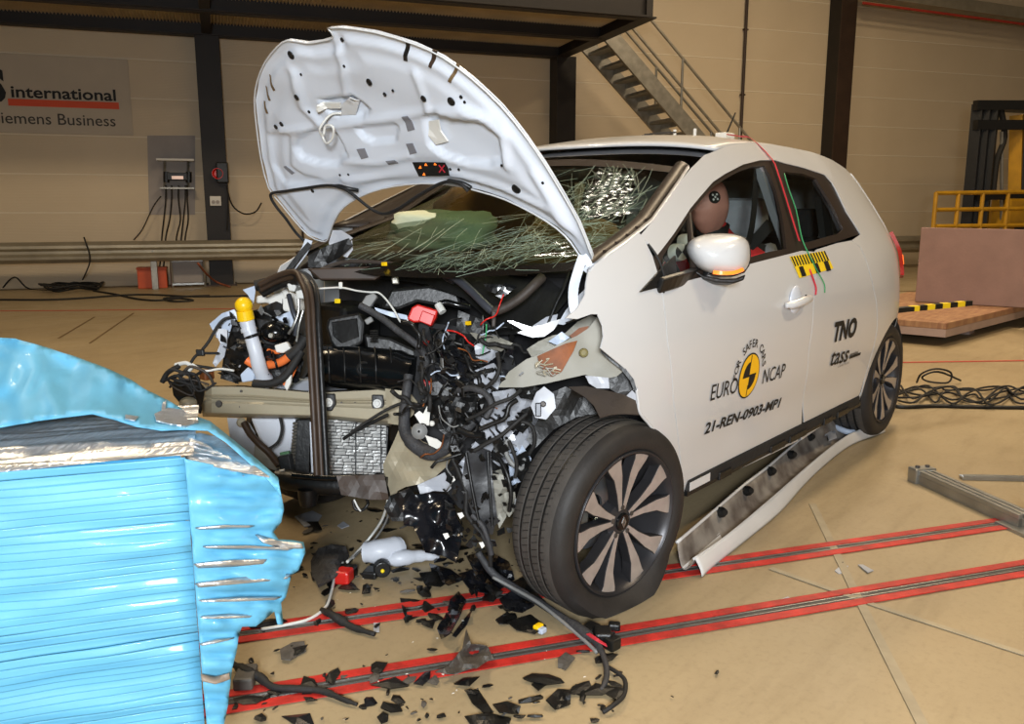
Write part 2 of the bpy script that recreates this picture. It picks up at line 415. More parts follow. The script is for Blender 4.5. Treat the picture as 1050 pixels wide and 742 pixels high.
# banner
e = empty('wall_banner', HW(.6, 2.3, .03), 'grey wall banner with black lettering and an orange-red bar', 'banner')
m = MB(); m.box(HW(.15, 2.9, .02), (3.8, .02, 1.12), RW); m.build('board', 'banner', e)
m = MB(); m.box(HW(1.13, 2.775, .035), (1.50, .006, .10), RW); m.build('red_bar', 'banner_red', e)
def wall_text(body, size, bold, s, z, name, mt, parent, sx=1.0):
    V, Fc = text_mesh(body, size, bold)
    m = MB(); m.tris([HW(s+v[0]*sx, z+v[1], .034) for v in V], Fc); return m.build(name, mt, parent)
wall_text('international', .235, .005, .42, 2.85, 'lettering', 'ink', e, 1.2)
_w = max(v[0] for v in text_mesh('TASS', .62, .032)[0]); wall_text('TASS', .62, .032, .365-_w*.9, 2.80, 'lettering', 'ink', e, .90)
wall_text('A Siemens Business', .235, .001, -.08, 2.47, 'lettering', 'ink_soft', e, 1.02)
# guard rail
def wbeam(name, s0, s1, zc, off, label, posts, hgt=.31):
    e = empty(name, HW((s0+s1)/2, 0, off), label, 'guard rail')
    prof = [(0, -.155), (.02, -.15), (.07, -.10), (.075, -.06), (.02, -.02), (.02, .02), (.075, .06), (.07, .10), (.02, .15), (0, .155)]
    def f(u, v):
        i = v*(len(prof)-1); k = min(int(i), len(prof)-2); t = i-k
        o = prof[k][0]*(1-t)+prof[k+1][0]*t; z = prof[k][1]*(1-t)+prof[k+1][1]*t
        return HW(s0+(s1-s0)*u, zc+z*hgt/.31, off+o)
    m = MB(); m.grid(f, 1, len(prof)-1); m.build('beam', 'galv_rail', e, solid=.004)
    for s in posts:
        m = MB(); m.box(HW(s, (zc+.12)/2, off-.06), (.09, .11, zc+.12), RW); p = m.build('post', 'galv', e, bevel=.004)
        m = MB(); m.cyl(HW(s, zc, off+.0), HW(s, zc, off+.035), .016, 6); m.build('bolt', 'galv', e)
    return e
wbeam('guard_rail', -8, 10.5, .585, .72, 'galvanised steel guard rail along the wall left of the car', [-6, -3.5, -1, 2.25, 4.6, 7.2, 9.6])
wbeam('guard_rail', 13.0, 24, .50, .72, 'galvanised steel guard rail by the wall behind the car tail', [13.4, 16, 18.6, 21], .34)
# wall electrics
def wq(px, py, off): return onW(px, py, off)
m = MB(); m.prism([wq(151, 139, .012), wq(200, 139, .012), wq(200, 220, .012), wq(153, 220, .012)], -NW*.012)
top(m.build('backing_board', 'grey_board'), 'grey square board on the wall behind the equipment shelf', 'board')
e = empty('equipment_shelf', wq(182, 205, .12), 'wall shelf with black power unit and hanging cables', 'shelf')
m = MB(); m.box(wq(180, 164, .15), (.55, .26, .03), RW); m.build('shelf_board', 'white_plastic', e)
m = MB(); m.box(wq(182, 193, .15), (.5, .24, .025), RW); m.build('lower_shelf', 'galv', e)
for px in (169, 193): m = MB(); m.beam(wq(px, 165, .05), wq(px, 194, .05), .03, .03, (1, 0, 0)); m.build('bracket', 'galv', e)
pu = empty('power_unit', wq(182, 186, .15), 'small black power unit with a lit display on the wall shelf', 'device')
m = MB(); m.box(wq(182, 181, .16), (.30, .2, .12), RW); m.build('case', 'black_plastic', pu, bevel=.01)
m = MB(); m.box(wq(182, 182, .266), (.17, .006, .05), RW); m.build('display', mat('display_red', 'd8b8a8', .4, emit=.5), pu)
for px in (170.5, 193.5): m = MB(); m.cyl(wq(px, 176, .18), wq(px, 187, .18), .045, 10); m.build('terminal', 'black_plastic', pu)
for k, (a, b2, c) in enumerate(((170, 168, 166), (176, 174, 170), (183, 185, 181), (190, 188, 186), (192, 193, 190))):
    m = MB(); m.tube([wq(a, 190, .2), wq(a, 205, .24), wq(b2, 225, .2), wq(c, 243, .15), wq(c-1, 262, .15), wq(c-4, 286, .15)], .012, 6, 4); m.build('cable', 'rubber', e)
m = MB(); m.tube([wq(165, 201, .2), wq(157, 212, .2), wq(146, 235, .18), wq(137, 246, .2)], .009, 6, 4); m.build('cable', 'rubber', e)
e = empty('alarm_horn', wq(228, 178, .45), 'black horn with red face mounted on the steel column', 'horn')
m = MB(); m.box(wq(228, 177, .45), (.18, .12, .32), RW); m.build('case', 'black_plastic', e, bevel=.02)
m = MB(); m.lathe([(.0, .02), (.05, .02), (.08, .06), (.085, .06)], wq(223, 178, .46), NW, 16); m.build('face', 'red_plastic', e)
m = MB(); m.tube([wq(233, 190, .45), wq(234, 205, .45), wq(233, 236, .45)], .012, 6, 3); m.build('cord', 'rubber', e)
m = MB(); m.tube([wq(232, 190, .45), wq(238, 210, .4), wq(250, 219, .3), wq(262, 217, .2), wq(268, 208, .1)], .012, 6, 4); m.build('cable', 'rubber', e)
e = empty('wall_socket', wq(221, 212, .42), 'white socket outlet on the steel column below the horn', 'socket')
m = MB(); m.box(wq(221, 206, .40), (.17, .06, .15), RW); m.build('plate', 'white_plastic', e, bevel=.01)
for q in (-1, 1): m = MB(); m.cyl(wq(221+q*2.2, 207, .42), wq(221+q*2.2, 207, .45), .028, 10); m.build('outlet', 'grey_board', e)
# things on the floor below the rail
e = empty('orange_box', on_z(156, 297), 'orange box on the floor under the guard rail', 'box')
m = MB(); m.box(HW(2.2, .15, .40), (.42, .24, .30), RW); m.build('body', 'orange_box', e, bevel=.01)
m = MB(); m.box(HW(2.2, .31, .40), (.44, .26, .03), RW); m.build('lid', 'orange_box', e, bevel=.006)
e = empty('metal_stand', HW(2.72, 0, .45), 'open metal stand frame beside the orange box', 'stand')
for a in (2.48, 2.96):
    m = MB(); m.beam(HW(a, 0, .45), HW(a, .42, .45), .03, .03, (1, 0, 0)); m.build('leg', 'alu', e)
for z in (.05, .42): m = MB(); m.beam(HW(2.48, z, .45), HW(2.96, z, .45), .03, .03); m.build('crossbar', 'alu', e)
m = MB(); m.box(HW(2.72, .24, .40), (.46, .02, .34), RW); m.build('back_panel', 'grey_board', e)
e = empty('fire_box', HW(4.35, 0, .4), 'dark equipment box with a red top behind the guard rail post', 'box')
m = MB(); m.box(HW(4.45, .17, .36), (.30, .3, .34), RW); m.build('body', 'black_plastic', e, bevel=.01)
m = MB(); m.box(HW(4.45, .35, .36), (.26, .25, .03), RW); m.build('lid', 'red_plastic', e, bevel=.006)
def cable(name, pts, r, mt, label, cat='cable', group=None, z=None, n=6):
    m = MB(); m.tube(pts, r, n, 5); return top(m.build(name, mt, smooth=True), label, cat, group)
def fz(px, py, z=.012): return on_z(px, py, z)
cable('floor_cable', [fz(-20, 307), fz(60, 307), fz(140, 302), fz(200, 304), fz(260, 303)], .014, 'rubber', 'black cable lying straight across the floor in front of the guard rail')
cable('floor_cable', [fz(96, 298), fz(120, 302), fz(138, 306), fz(160, 308), fz(185, 306), fz(198, 308), fz(178, 309), fz(168, 306), fz(190, 304), fz(215, 303)], .014, 'rubber', 'black cable looped on the floor beside the orange box')
def coil(c, r, turns, rad, lift, seed, sq=.8):
    g = random.Random(seed); P = []
    for k in range(turns*9):
        a = 2*PI*k/9; rr = r*(.75+.4*g.random()); P.append((c[0]+rr*math.cos(a)+g.uniform(-.2, .2)*r, c[1]+sq*rr*math.sin(a), rad+lift*g.random()))
    return P
c = fz(74, 297); cable('cable_coil', coil(c, .38, 4, .014, .10, 3), .014, 'rubber', 'coil of black cable on the floor under the guard rail post', 'cable')
cable('hanging_cable', [onW(86, 243, .8), onW(92, 262, .84), onW(90, 275, .86), fz(80, 292), fz(60, 297), fz(30, 296), fz(15, 284, .2), fz(2, 296)], .011, 'rubber', 'thin black cable looping over the guard rail at far left')
m = MB(); m.tube([on_z(203, 270, .5), on_z(212, 281, .25), on_z(222, 289, .08), fz(236, 294)], .016, 6, 4); top(m.build('brown_hose', mat('hose_brown', '8a4a30', .6), smooth=True), 'brown hose hanging down to the floor by the column foot', 'hose')
def floor_strip(name, pts, wd, mt, z=.002, th=.002):
    m = MB(); m.strip([Vector((p.x, p.y, z)) for p in pts], wd, th, (0, 0, 1)); return m.build(name, mt, FLOOR)
floor_strip('red_line', [on_z(-30, 319), on_z(60, 318.5), on_z(260, 316.5)], .05, 'red_line')
floor_strip('red_line', [on_z(905, 372), on_z(1080, 369.5)], .035, 'red_line')
floor_strip('joint_line', [on_z(60, 347), on_z(97, 325)], .02, 'line_dark'); floor_strip('joint_line', [on_z(92, 352), on_z(137, 321)], .02, 'line_dark')
floor_strip('joint_line', [on_z(905, 299), on_z(1080, 296)], .05, 'line_dark')
floor_strip('tape_strip', [on_z(833, 517), on_z(878, 610), on_z(950, 752)], .028, 'tape_grey'); floor_strip('tape_strip', [on_z(790, 583), on_z(900, 622), on_z(1065, 676)], .022, 'tape_grey', .0025)
# the two floor tracks
RD = Vector((-.849, .528, 0)).normalized(); RN = Vector((.528, .849, 0)).normalized()
def track(p, wid, label):
    p = Vector((p[0], p[1], 0)); e = empty('floor_track', p, label, 'track', 'tracks set into the floor')
    a, b = p-RD*4.0, p+RD*9
    def st(name, o0, o1, z, th, mt):
        m = MB(); m.strip([a+RN*(o0+o1)/2+Vector((0, 0, z)), b+RN*(o0+o1)/2+Vector((0, 0, z))], o1-o0, th, (0, 0, 1)); return m.build(name, mt, e)
    k = wid/2
    st('red_edge', -k, -k+.032, .003, .003, 'red_paint'); st('red_edge', k-.034, k, .003, .003, 'red_paint')
    st('slot', -k+.032, k-.034, .0015, .002, 'slot')
    st('slot_lip', -.012, -.008, .003, .003, 'alu'); st('slot_lip', .008, .012, .003, .003, 'alu')
    return e
track(Vector((.054, 1.073, 0))-RN*.052, .105, 'red-edged floor track nearest the camera under the tyre and debris')
track(Vector((-.42, .84, 0))+RN*.05, .10, 'red-edged floor track running under the flat front tyre')
# right side of the hall
e = empty('wood_slab', on_z(970, 340), 'large wooden slab raised off the floor behind the car tail', 'slab')
q = [on_z(840, 327, .16), on_z(970, 338, .16), on_z(1100, 306, .16), on_z(930, 304, .16)]
m = MB(); m.prism(q, (0, 0, .06)); m.build('top_board', 'wood_slab', e, bevel=.006)
m = MB(); m.prism([p-Vector((0, 0, .07)) for p in q], (0, 0, .07)); m.build('lower_board', 'slab_edge', e)
for a, b in ((.15, .2), (.5, .6), (.8, .3)):
    p = q[0].lerp(q[1], a).lerp(q[3].lerp(q[2], a), b); m = MB(); m.box((p.x, p.y, .045), (.2, .2, .09)); m.build('foot_block', 'slab_edge', e)
e = empty('mauve_panel', on_z(990, 312, .22), 'large mauve panel standing on edge on the wooden slab', 'panel')
P0 = on_z(938, 309, .225); P1 = on_z(1110, 319, .225)
dv = (P1-P0).normalized(); nv = Vector((-dv.y, dv.x, 0)); nv = nv if nv.dot(CAM-P0) > 0 else -nv
hgt = on_pl(940, 233, P0, nv).z-.225
m = MB(); m.prism([P0, P1, P1+Vector((0, 0, hgt*.98)), P0+Vector((0, 0, hgt))], -nv*.05); m.build('sheet', 'mauve_board', e, bevel=.006)
for t in (.15, .5, .85):
    p = P0.lerp(P1, t)-nv*.10; m = MB(); m.box(p+Vector((0, 0, hgt*.45)), (.07, .07, hgt*.9)); m.build('batten', 'wood_slab', e)
# forklift
fo = -W0+on_z(1030, 283, .0); OF = 3.2
def FK(px, py, off=OF): return onW(px, py, off)
e = empty('forklift', Vector((FK(1025, 250).x, FK(1025, 250).y, 0)), 'black and yellow forklift parked behind the mauve panel', 'forklift')
for px in (1003, 1011, 1019, 1060):
    m = MB(); a = FK(px, 107); m.beam(Vector((a.x, a.y, .1)), a, .17, .14, (1, 0, 0)); m.build('mast_rail', 'black_plastic', e)
for py in (108, 128, 200): m = MB(); m.beam(FK(1000, py, OF+.06), FK(1062, py, OF+.06), .1, .16); m.build('mast_crossbar', 'black_plastic', e)
m = MB(); m.tube([FK(1026, 110), FK(1030, 140), FK(1022, 165), FK(1018, 200)], .05, 8, 4); m.build('hydraulic_hose', 'rubber', e)
m = MB(); m.cyl(FK(1027, 135), FK(1027, 240), .03, 10); m.build('lift_cylinder', 'alu', e); m = MB(); m.box(FK(1035, 218, OF-.05), (.5, .4, .5), RW); m.build('engine_cover', 'fork_yellow', e, bevel=.05)
m = MB(); a = FK(1043, 118, OF-.1); b = FK(1043, 235, OF-.1); m.beam(Vector((b.x, b.y, .3)), a, .2, .2, (1, 0, 0)); m.build('cab_post', 'fork_yellow', e)
m = MB(); a = FK(1058, 225, OF-1.2); m.box((a.x, a.y, .75), (1.6, 1.1, .9), RW); m.build('body', 'fork_yellow', e, bevel=.06)
m = MB(); a = FK(1060, 110, OF-.8); m.box(a, (1.3, 1.1, .08), RW); m.build('roof_guard', 'black_plastic', e, bevel=.02)
for s_ in (-.55, .55):
    m = MB(); a = FK(1058, 225, OF-1.2)+DW*s_; m.lathe([(.12, -.1), (.30, -.1), (.33, -.06), (.33, .06), (.30, .1), (.12, .1)], (a.x+NW.x*.55, a.y+NW.y*.55, .33), NW, 20, True); m.build('wheel', 'rubber', e)
e = empty('yellow_railing', Vector((FK(1000, 215, 3.6).x, FK(1000, 215, 3.6).y, 0)), 'yellow pipe railing in front of the forklift', 'railing')
for py in (197, 214, 231): m = MB(); m.cyl(FK(960, py+1, 3.6), FK(1100, py-1, 3.6), .035, 8); m.build('rail', 'fork_yellow', e)
for px in (960, 983, 1008, 1034, 1062):
    a = FK(px, 197, 3.6); m = MB(); m.cyl((a.x, a.y, 0), a, .035, 8); m.build('post', 'fork_yellow', e)
# cable heap by the right edge
HC = [fz(930, 398), fz(960, 394), fz(985, 402), fz(1005, 399), fz(1022, 408), fz(1045, 405), fz(1000, 409), fz(968, 400)]
cols = ['black', 'dark grey', 'long black']
for k in range(7):
    g = random.Random(40+k); P = [HC[k % len(HC)]+Vector((0, 0, 0))]
    P = []; 
    for t in range(9):
        P.append(fz(922+(1065-922)*t/8+g.uniform(-7, 7), 405+g.uniform(-9, 9)-.3*abs(t-4), .012+g.random()*.03))
    cable('floor_cable', P, .0065, 'rubber', 'thin black cable in the tangled heap on the floor right of the rear tyre', 'cable', 'tangled cables right of the car')
cable('cable_loop', [fz(940, 392, .02), fz(945, 383, .10), fz(960, 378, .14), fz(975, 382, .10), fz(972, 392, .03), fz(952, 391, .02), fz(946, 386, .09), fz(962, 381, .12), fz(985, 390, .02)], .007, 'rubber', 'thin upright cable loop rising from the tangled heap')
cable('striped_cable', [fz(907, 413), fz(925, 417), fz(960, 416), fz(1000, 417), fz(1070, 418)], .012, 'black_plastic', 'thick black cable lying behind the rear tyre along the floor')
# aluminium profile bars
def profile_bar(a, b, wd, ht, label, plate):
    e = empty('aluminium_bar', (a+b)/2, label, 'metal bar')
    up = Vector((0, 0, 1)); d = (b-a).normalized(); sd = d.cross(up)
    for q in (-1, 0, 1):
        m = MB(); m.beam(a+sd*q*wd*.34+up*ht/2, b+sd*q*wd*.34+up*ht/2, wd*.24, ht); m.build('profile_rib', 'alu', e, bevel=.003)
    m = MB(); m.beam(a+up*ht*.4, b+up*ht*.4, wd*.96, ht*.6); m.build('profile_core', 'galv', e)
    if plate:
        m = MB(); m.beam(a+up*ht*.5, a+d*.06+up*ht*.5, wd*1.25, ht*1.2); m.build('end_cap', 'alu', e, bevel=.006)
        for q in (-1, 1): m = MB(); m.cyl(a+d*.03+sd*q*wd*.3+up*ht*1.05, a+d*.03+sd*q*wd*.3+up*(ht*1.05+.012), .01, 6); m.build('bolt', 'slot', e)
        c = b-d*.05; m = MB(); m.prism([c-sd*wd*.7, c-sd*wd*.7+up*ht*2.1, c-sd*wd*.7+d*.10+up*ht*.3, c-sd*wd*.7+d*.12], sd*.012); m.build('gusset_plate', 'alu', e)
        m = MB(); m.box(c+d*.08+up*.006, (.2, .16, .012), Matrix((d, sd, up)).transposed()); m.build('foot_plate', 'alu', e)
profile_bar(on_z(940, 491), on_z(1052, 542), .085, .06, 'thick aluminium profile bar on the floor at the right edge', True)
profile_bar(on_z(985, 491), on_z(1075, 493), .035, .02, 'thin flat metal bar behind the thick aluminium bar', False)
# high-bay lamps under the ceiling
LPOS = [(-3.35, -2.7, 'middle of the hall, above the car tail'), (-7.3, -6.5, 'beside the stairs wall'), (.6, 1.1, 'straight above the car bonnet'), (-7.9, .2, 'above the wooden slab'), (-11.8, -3.6, 'above the forklift'), (-3.9, 4.4, 'above the aluminium bar')]
for x_, y_, wh in LPOS:
    e = empty('high_bay_lamp', (x_, y_, 7.0), 'white high-bay ceiling lamp '+wh, 'lamp', 'lamps under the ceiling'); o = ORG[e.name]
    m = MB(); m.box(o+Vector((0, 0, .06)), (.62, 1.15, .08)); m.build('housing', 'white_plastic', e, bevel=.01)
    for i in range(2):
        for j in range(4):
            m = MB(); m.box(o+Vector(((i-.5)*.26, (j-1.5)*.26, .012)), (.10, .10, .02)); m.build('light_panel', 'lamp_tube', e)
    for q in (-.4, .4): m = MB(); m.cyl(o+Vector((0, q, .09)), o+Vector((0, q, .82)), .01, 6); m.build('hanger', 'galv', e)
# ------------------------------------------------------------------ the car: body shell
mat('paint', 'c8c9ca', .32, 0, .02, 2, coat=.6); mat('paint_in', 'ced4de', .38, 0, .03, 3, coat=.3); mat('trim_dark', '2a211b', .45, 0, .1, 10)
mat('interior_black', '141416', .75, 0, .2, 12, .1, 80); mat('seat_grey', '9a9aa2', .8, 0, .08, 20, .15, 150); mat('seat_black', '17171a', .85, 0, .2, 20, .2, 120)
mat('headliner', '8c8c90', .9); mat('underbody', '1d1c1b', .8, 0, .3, 8, .2, 30); mat('cav_grey', '7c7c82', .5)
glass('win_glass', 'e4ebe6', .08); glass('shield_glass', 'a9b9a8', .14, .03, .22, 9)
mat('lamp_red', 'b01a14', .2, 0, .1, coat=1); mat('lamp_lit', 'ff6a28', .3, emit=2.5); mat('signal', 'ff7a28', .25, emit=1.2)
mat('tyre_side', '262321', .62, 0, .2, 14, .1, 90); mat('tyre', '433f3b', .7, 0, .2, 18, .12, 160); mat('rim_dark', '3b3a3c', .35, .5, .15, 10); mat('rim_cut', 'aca49e', .3, .45, .12, 30, .06, 90); mat('disc', 'aab0b8', .3, .9, .1)
mat('decal_yellow', 'f0b814', .5, 0, .02); mat('tape_yellow', 'f0cf1c', .5, 0, .03); mat('tape_red', 'c83040', .5); mat('tape_green', '3c9a60', .5)
ZS = [.10, .18, .26, .36, .50, .62, .74, .86, .95, 1.02, 1.10, 1.25, 1.40, 1.47, 1.54, 1.62]
YS = [.745, .775, .800, .822, .838, .852, .862, .856, .842, .824, .79, .715, .635, .592, .50, .30]
_zz = np.linspace(-.2, 1.9, 421); _yy = np.interp(_zz, ZS, YS); _k = np.exp(-(np.arange(-30, 31)/10.0)**2/2); _k /= _k.sum()
_yy = np.convolve(np.pad(_yy, 30, mode='edge'), _k, 'valid')
def sideY(x, z):
    y = float(np.interp(z, _zz, _yy))
    if x > -.25: y -= .075*((x+.25)/.75)**2
    if x < -2.05:
        t = (-2.05-x)/1.05; y -= .07*t*t+.15*t**4
        y -= max(0, z-1.0)*.22*t
    dx = min(1, max(0, -x-.2)/.5)*min(1, max(0, x+2.35)/.4)
    y -= .014*math.exp(-((z-.40)/.09)**2)*dx
    y += .014*math.exp(-((x+2.588)/.42)**2-((z-.62)/.16)**2)
    return y
def S(px, py):
    r = ray(px, py); t0 = (1.05-CAM.y)/r.y; t1 = (.25-CAM.y)/r.y; prev = None
    N_ = 120
    for i in range(N_+1):
        t = t0+(t1-t0)*i/N_; X = CAM+r*t; f = X.y-sideY(X.x, X.z)
        if f <= 0:
            a, b = t-(t1-t0)/N_, t
            for _ in range(20):
                c = (a+b)/2; X = CAM+r*c
                if X.y-sideY(X.x, X.z) > 0: a = c
                else: b = c
            return (X.x, X.z)
    X = CAM+r*t1; return (X.x, X.z)
def SP(pts): return [S(*p) for p in pts]
def side3(x, z, off=0.0, sg=1): return Vector((x, sg*(sideY(x, z)+off), z))
def panel(name, poly, mt, parent, step=.05, holes=(), off=0.0, th=.004, sg=1, bev=0):
    pts, tri = fill2d(poly, step, holes); m = MB(); V = [side3(p[0], p[1], off, sg) for p in pts]
    T = []
    for t in tri:
        a, b, c = (V[t[0]], V[t[1]], V[t[2]])
        nrm = (b-a).cross(c-a)
        T.append(t if nrm.y*sg > 0 else tuple(reversed(t)))
    m.tris(V, T); o = m.build(name, mt, parent, smooth=True, solid=th, offset=-1)
    if not th: return o
    q = o.modifiers.new('split', 'EDGE_SPLIT'); q.split_angle = math.radians(40); q.use_edge_sharp = False; return o
CAR = empty('car', (-1.2, 0, 0), 'white electric hatchback wrecked at the front with its bonnet thrown open', 'car')

# outline points on the left flank, taken from the picture onto the body surface
p_fend_top = SP([(655, 238), (641, 249), (624, 261), (610, 271), (603, 279), (601, 290), (600, 302), (592, 316), (580, 326)])
p_fend_rag = SP([(592, 327), (606, 322), (613, 322), (618, 334), (619, 345), (616, 357), (628, 367), (640, 377), (649, 388), (652, 398), (654, 410), (656, 423)])
p_arch_f = SP([(668, 438), (680, 458), (689, 478), (695, 497), (698, 506)])
p_shut_f = SP([(701, 505), (698, 480), (690, 410), (684, 350), (680, 310), (676, 285), (669, 262), (660, 244)])
tipF = SP([(652, 300)])[0]
# intact fender tip stays white; the front of it is torn away
fender = panel('front_fender', p_fend_top+p_fend_rag+p_arch_f+p_shut_f, 'paint', CAR, .035)
m = MB(); m.tube([side3(p[0], p[1], .001) for p in p_fend_rag[-3:]+p_arch_f], .005, 6, 3); m.build('arch_flange', 'paint', fender, smooth=True)
# doors
sh = [(p[0]-.007, p[1]) for p in reversed(p_shut_f[:6])]
belt = SP([(676, 293), (700, 289), (735, 280), (775, 269), (822, 257)])
belt_r = SP([(836, 253.5), (860, 247), (881, 241)])
rear_shut = SP([(835, 258), (836, 275), (834, 310), (829, 360), (823, 410), (818, 452)])
fd_bottom = SP([(800, 461), (760, 480), (720, 498)])
fd = [p for p in sh if p[1] < belt[0][1]]
front_door = panel('front_door', belt+rear_shut+fd_bottom+[(p[0]-.004, p[1]) for p in p_shut_f[:6]], 'paint', CAR, .05)
rs2 = [(p[0]-.004, p[1]) for p in rear_shut]
archr = [(-2.588+.345*math.cos(math.radians(a)), .305+.345*math.sin(math.radians(a))) for a in (-12, 0, 15, 30, 45, 60)]
q_belt_end = S(881, 241)
rd_rear = [(-2.02, 1.04), (-2.05, .98), (-2.10, .88), (-2.17, .76)]
rd_rear = [(x, z) for x, z in rd_rear]
arc_pts = [p for p in archr if p[0] > -2.45]
rear_door = panel('rear_door', [(p[0], p[1]-.003) for p in SP([(837, 255), (858, 248.5)])]+[(-1.93, 1.075)]+rd_rear+[(-2.225, .62), (-2.232, .52), (-2.225, .40), (-2.20, .30), (-2.15, .262)]+SP([(822, 451)])+list(reversed(rs2))[1:], 'paint', CAR, .05)
# quarter panel with wheel arch
qa = [(-2.588+.345*math.cos(math.radians(a)), .305+.345*math.sin(math.radians(a))) for a in range(200, -13, -12)]
quarter = panel('quarter_panel', [(-1.937, 1.075), (-2.028, 1.04), (-2.058, .98), (-2.108, .88), (-2.178, .76), (-2.232, .62), (-2.239, .52), (-2.232, .40), (-2.228, .30), (-2.20, .262), (-2.245, .24)]+list(reversed(qa))[1:]+[(-2.94, .22), (-3.06, .30), (-3.10, .5), (-3.09, .75), (-3.0, .98), (-2.80, 1.12), (-2.70, 1.25), (-2.60, 1.36), (-2.48, 1.425), (-2.30, 1.46), (-2.171, 1.475)]+SP([(853, 187)])+SP([(858, 196), (868, 217), (882.5, 240)]), 'paint', CAR, .05)
# roof-side frame (A pillar and cant rail)
apil_out = SP([(657, 241), (668, 228), (682, 208), (696, 188), (709, 172), (722, 159)])
cant = [(-1.05, 1.462), (-1.25, 1.485), (-1.5, 1.50), (-1.75, 1.50), (-2.0, 1.49), (-2.17, 1.475)]
dlo_top = SP([(853, 187), (846, 179), (825, 172), (805, 167), (795, 164), (780, 164), (762, 168.5), (743, 178.5), (731, 186.5), (718, 201.5), (708, 213.5), (691, 239.5), (674, 261.5)])
frame = panel('roof_side_frame', apil_out+cant+dlo_top, 'paint', CAR, .04)
# daylight opening: dark surround with the two window openings
dlo = SP([(652, 300), (663, 280), (674, 261), (691, 239), (708, 213), (718, 201), (731, 186), (743, 178), (762, 168), (780, 163.5), (795, 163.5), (805, 166.5), (825, 171.5), (846, 178.5), (857, 195), (868, 217), (882, 240), (860, 247.5), (822, 258), (775, 270), (735, 281), (700, 290), (672, 297)])
win_f = SP([(682, 262), (692, 246), (709, 220), (719, 207), (732, 192), (744, 184), (759, 175.5), (772, 171), (785, 170), (791, 180), (797, 195), (803, 220), (808, 255), (790, 258), (776, 262), (737, 273), (700, 281), (684, 283), (676, 280)])
win_r = SP([(806, 176), (825, 178), (838, 183), (846, 196), (856, 213), (866, 235), (862, 239), (830, 248), (824, 249), (818, 220), (811, 195)])
surround = panel('window_surround', dlo, 'trim_dark', CAR, .04, [win_f, win_r], off=-.006, th=.012)
lab(surround, 'dark window surround')
panel('front_side_window', win_f, 'win_glass', CAR, .06, off=-.02, th=0); panel('rear_side_window', win_r, 'win_glass', CAR, .06, off=-.02, th=0)
panel('front_side_window', win_f, 'win_glass', CAR, .08, off=-.02, th=0, sg=-1); panel('rear_side_window', win_r, 'win_glass', CAR, .08, off=-.02, th=0, sg=-1)
# far flank, mirrored
for nm, poly in (('front_door', belt+rear_shut+fd_bottom+[(p[0]-.004, p[1]) for p in p_shut_f[:6]]), ):
    panel(nm, poly, 'paint', CAR, .09, sg=-1)
panel('roof_side_frame', apil_out+cant+dlo_top, 'paint', CAR, .06, sg=-1)
panel('window_surround', dlo, 'trim_dark', CAR, .06, [win_f, win_r], off=-.006, th=.012, sg=-1)
panel('rear_door', [(p[0], p[1]-.003) for p in SP([(837, 255), (858, 248.5)])]+[(-1.93, 1.075)]+rd_rear+[(-2.225, .62), (-2.225, .40), (-2.15, .262)]+SP([(822, 451)])+list(reversed(rs2))[1:], 'paint', CAR, .09, sg=-1)
panel('quarter_panel', [(-1.937, 1.075), (-2.028, 1.04), (-2.178, .76), (-2.232, .62), (-2.232, .40), (-2.20, .262), (-2.245, .24)]+list(reversed(qa))[1:]+[(-2.94, .22), (-3.06, .30), (-3.10, .5), (-3.09, .75), (-3.0, .98), (-2.80, 1.12), (-2.70, 1.25), (-2.60, 1.36), (-2.48, 1.425), (-2.30, 1.46), (-2.171, 1.475)]+SP([(853, 187)])+SP([(858, 196), (868, 217), (882.5, 240)]), 'paint', CAR, .09, sg=-1)
af = [(0+.345*math.cos(math.radians(a)), .305+.345*math.sin(math.radians(a))) for a in range(-10, 160, 14)]
panel('front_fender', [(.0, 1.03), (.08, .99), (.12, .90), (.05, .80), (.09, .72)]+af[6:-1]+[(-.36, .30)]+p_shut_f[2:6], 'paint', CAR, .08, sg=-1)
# roof
XR = [-.80, -.95, -1.15, -1.4, -1.7, -2.0, -2.3, -2.55, -2.72]
ZC = [1.470, 1.507, 1.537, 1.553, 1.552, 1.535, 1.50, 1.455, 1.42]; ZR = [1.425, 1.452, 1.476, 1.495, 1.50, 1.49, 1.462, 1.40, 1.34]
def roofpt(x, v):
    zr = interp(x, XR, ZR); zc = interp(x, XR, ZC); yr = sideY(x, zr); return Vector((x, yr*v, zc-(zc-zr)*abs(v)**2.6))
def roofx(u, v): return -.83-1.87*u-.10*(1-v*v)*(1-u)*-.0+(.10*v*v*(1-u))*-1
m = MB(); m.grid(lambda u, q: roofpt(roofx(u, 2*q-1), 2*q-1), 30, 24); roof = m.build('roof', 'paint', CAR, smooth=True, solid=.01, offset=1)
m = MB(); m.grid(lambda u, q: roofpt(roofx(u, 2*q-1), (2*q-1)*.97)-Vector((0, 0, .04)), 12, 12); m.build('headliner', 'headliner', CAR, smooth=True)
for k in range(10):
    m = MB(); x = -1.35-k*.018*(1 if k < 5 else 1.3); yv = .30-k*.075
    p = roofpt(x, yv); m.box(p+Vector((0, 0, .011)), (.02, .035, .006)); lab(m.build('roof_mark', 'ink_soft', CAR), 'dark chipped mark')
p = roofpt(-1.75, .42); m = MB(); m.box(p+Vector((0, 0, .02)), (.10, .055, .03)); lab(m.build('roof_sensor', 'white_plastic', CAR, bevel=.005), 'small white block')
for px in (676, 695): p = roofpt(-1.62, .25 if px > 680 else .05); m = MB(); m.cyl(p, p+Vector((0, 0, .045)), .008, 8); m.build('roof_pin', 'white_plastic', CAR)
p = roofpt(-2.05, .12); m = MB(); m.lathe([(.0, .05), (.018, .045), (.035, .0)], p, (0, 0, 1), 14); a = m.build('antenna', 'black_plastic', CAR, smooth=True)
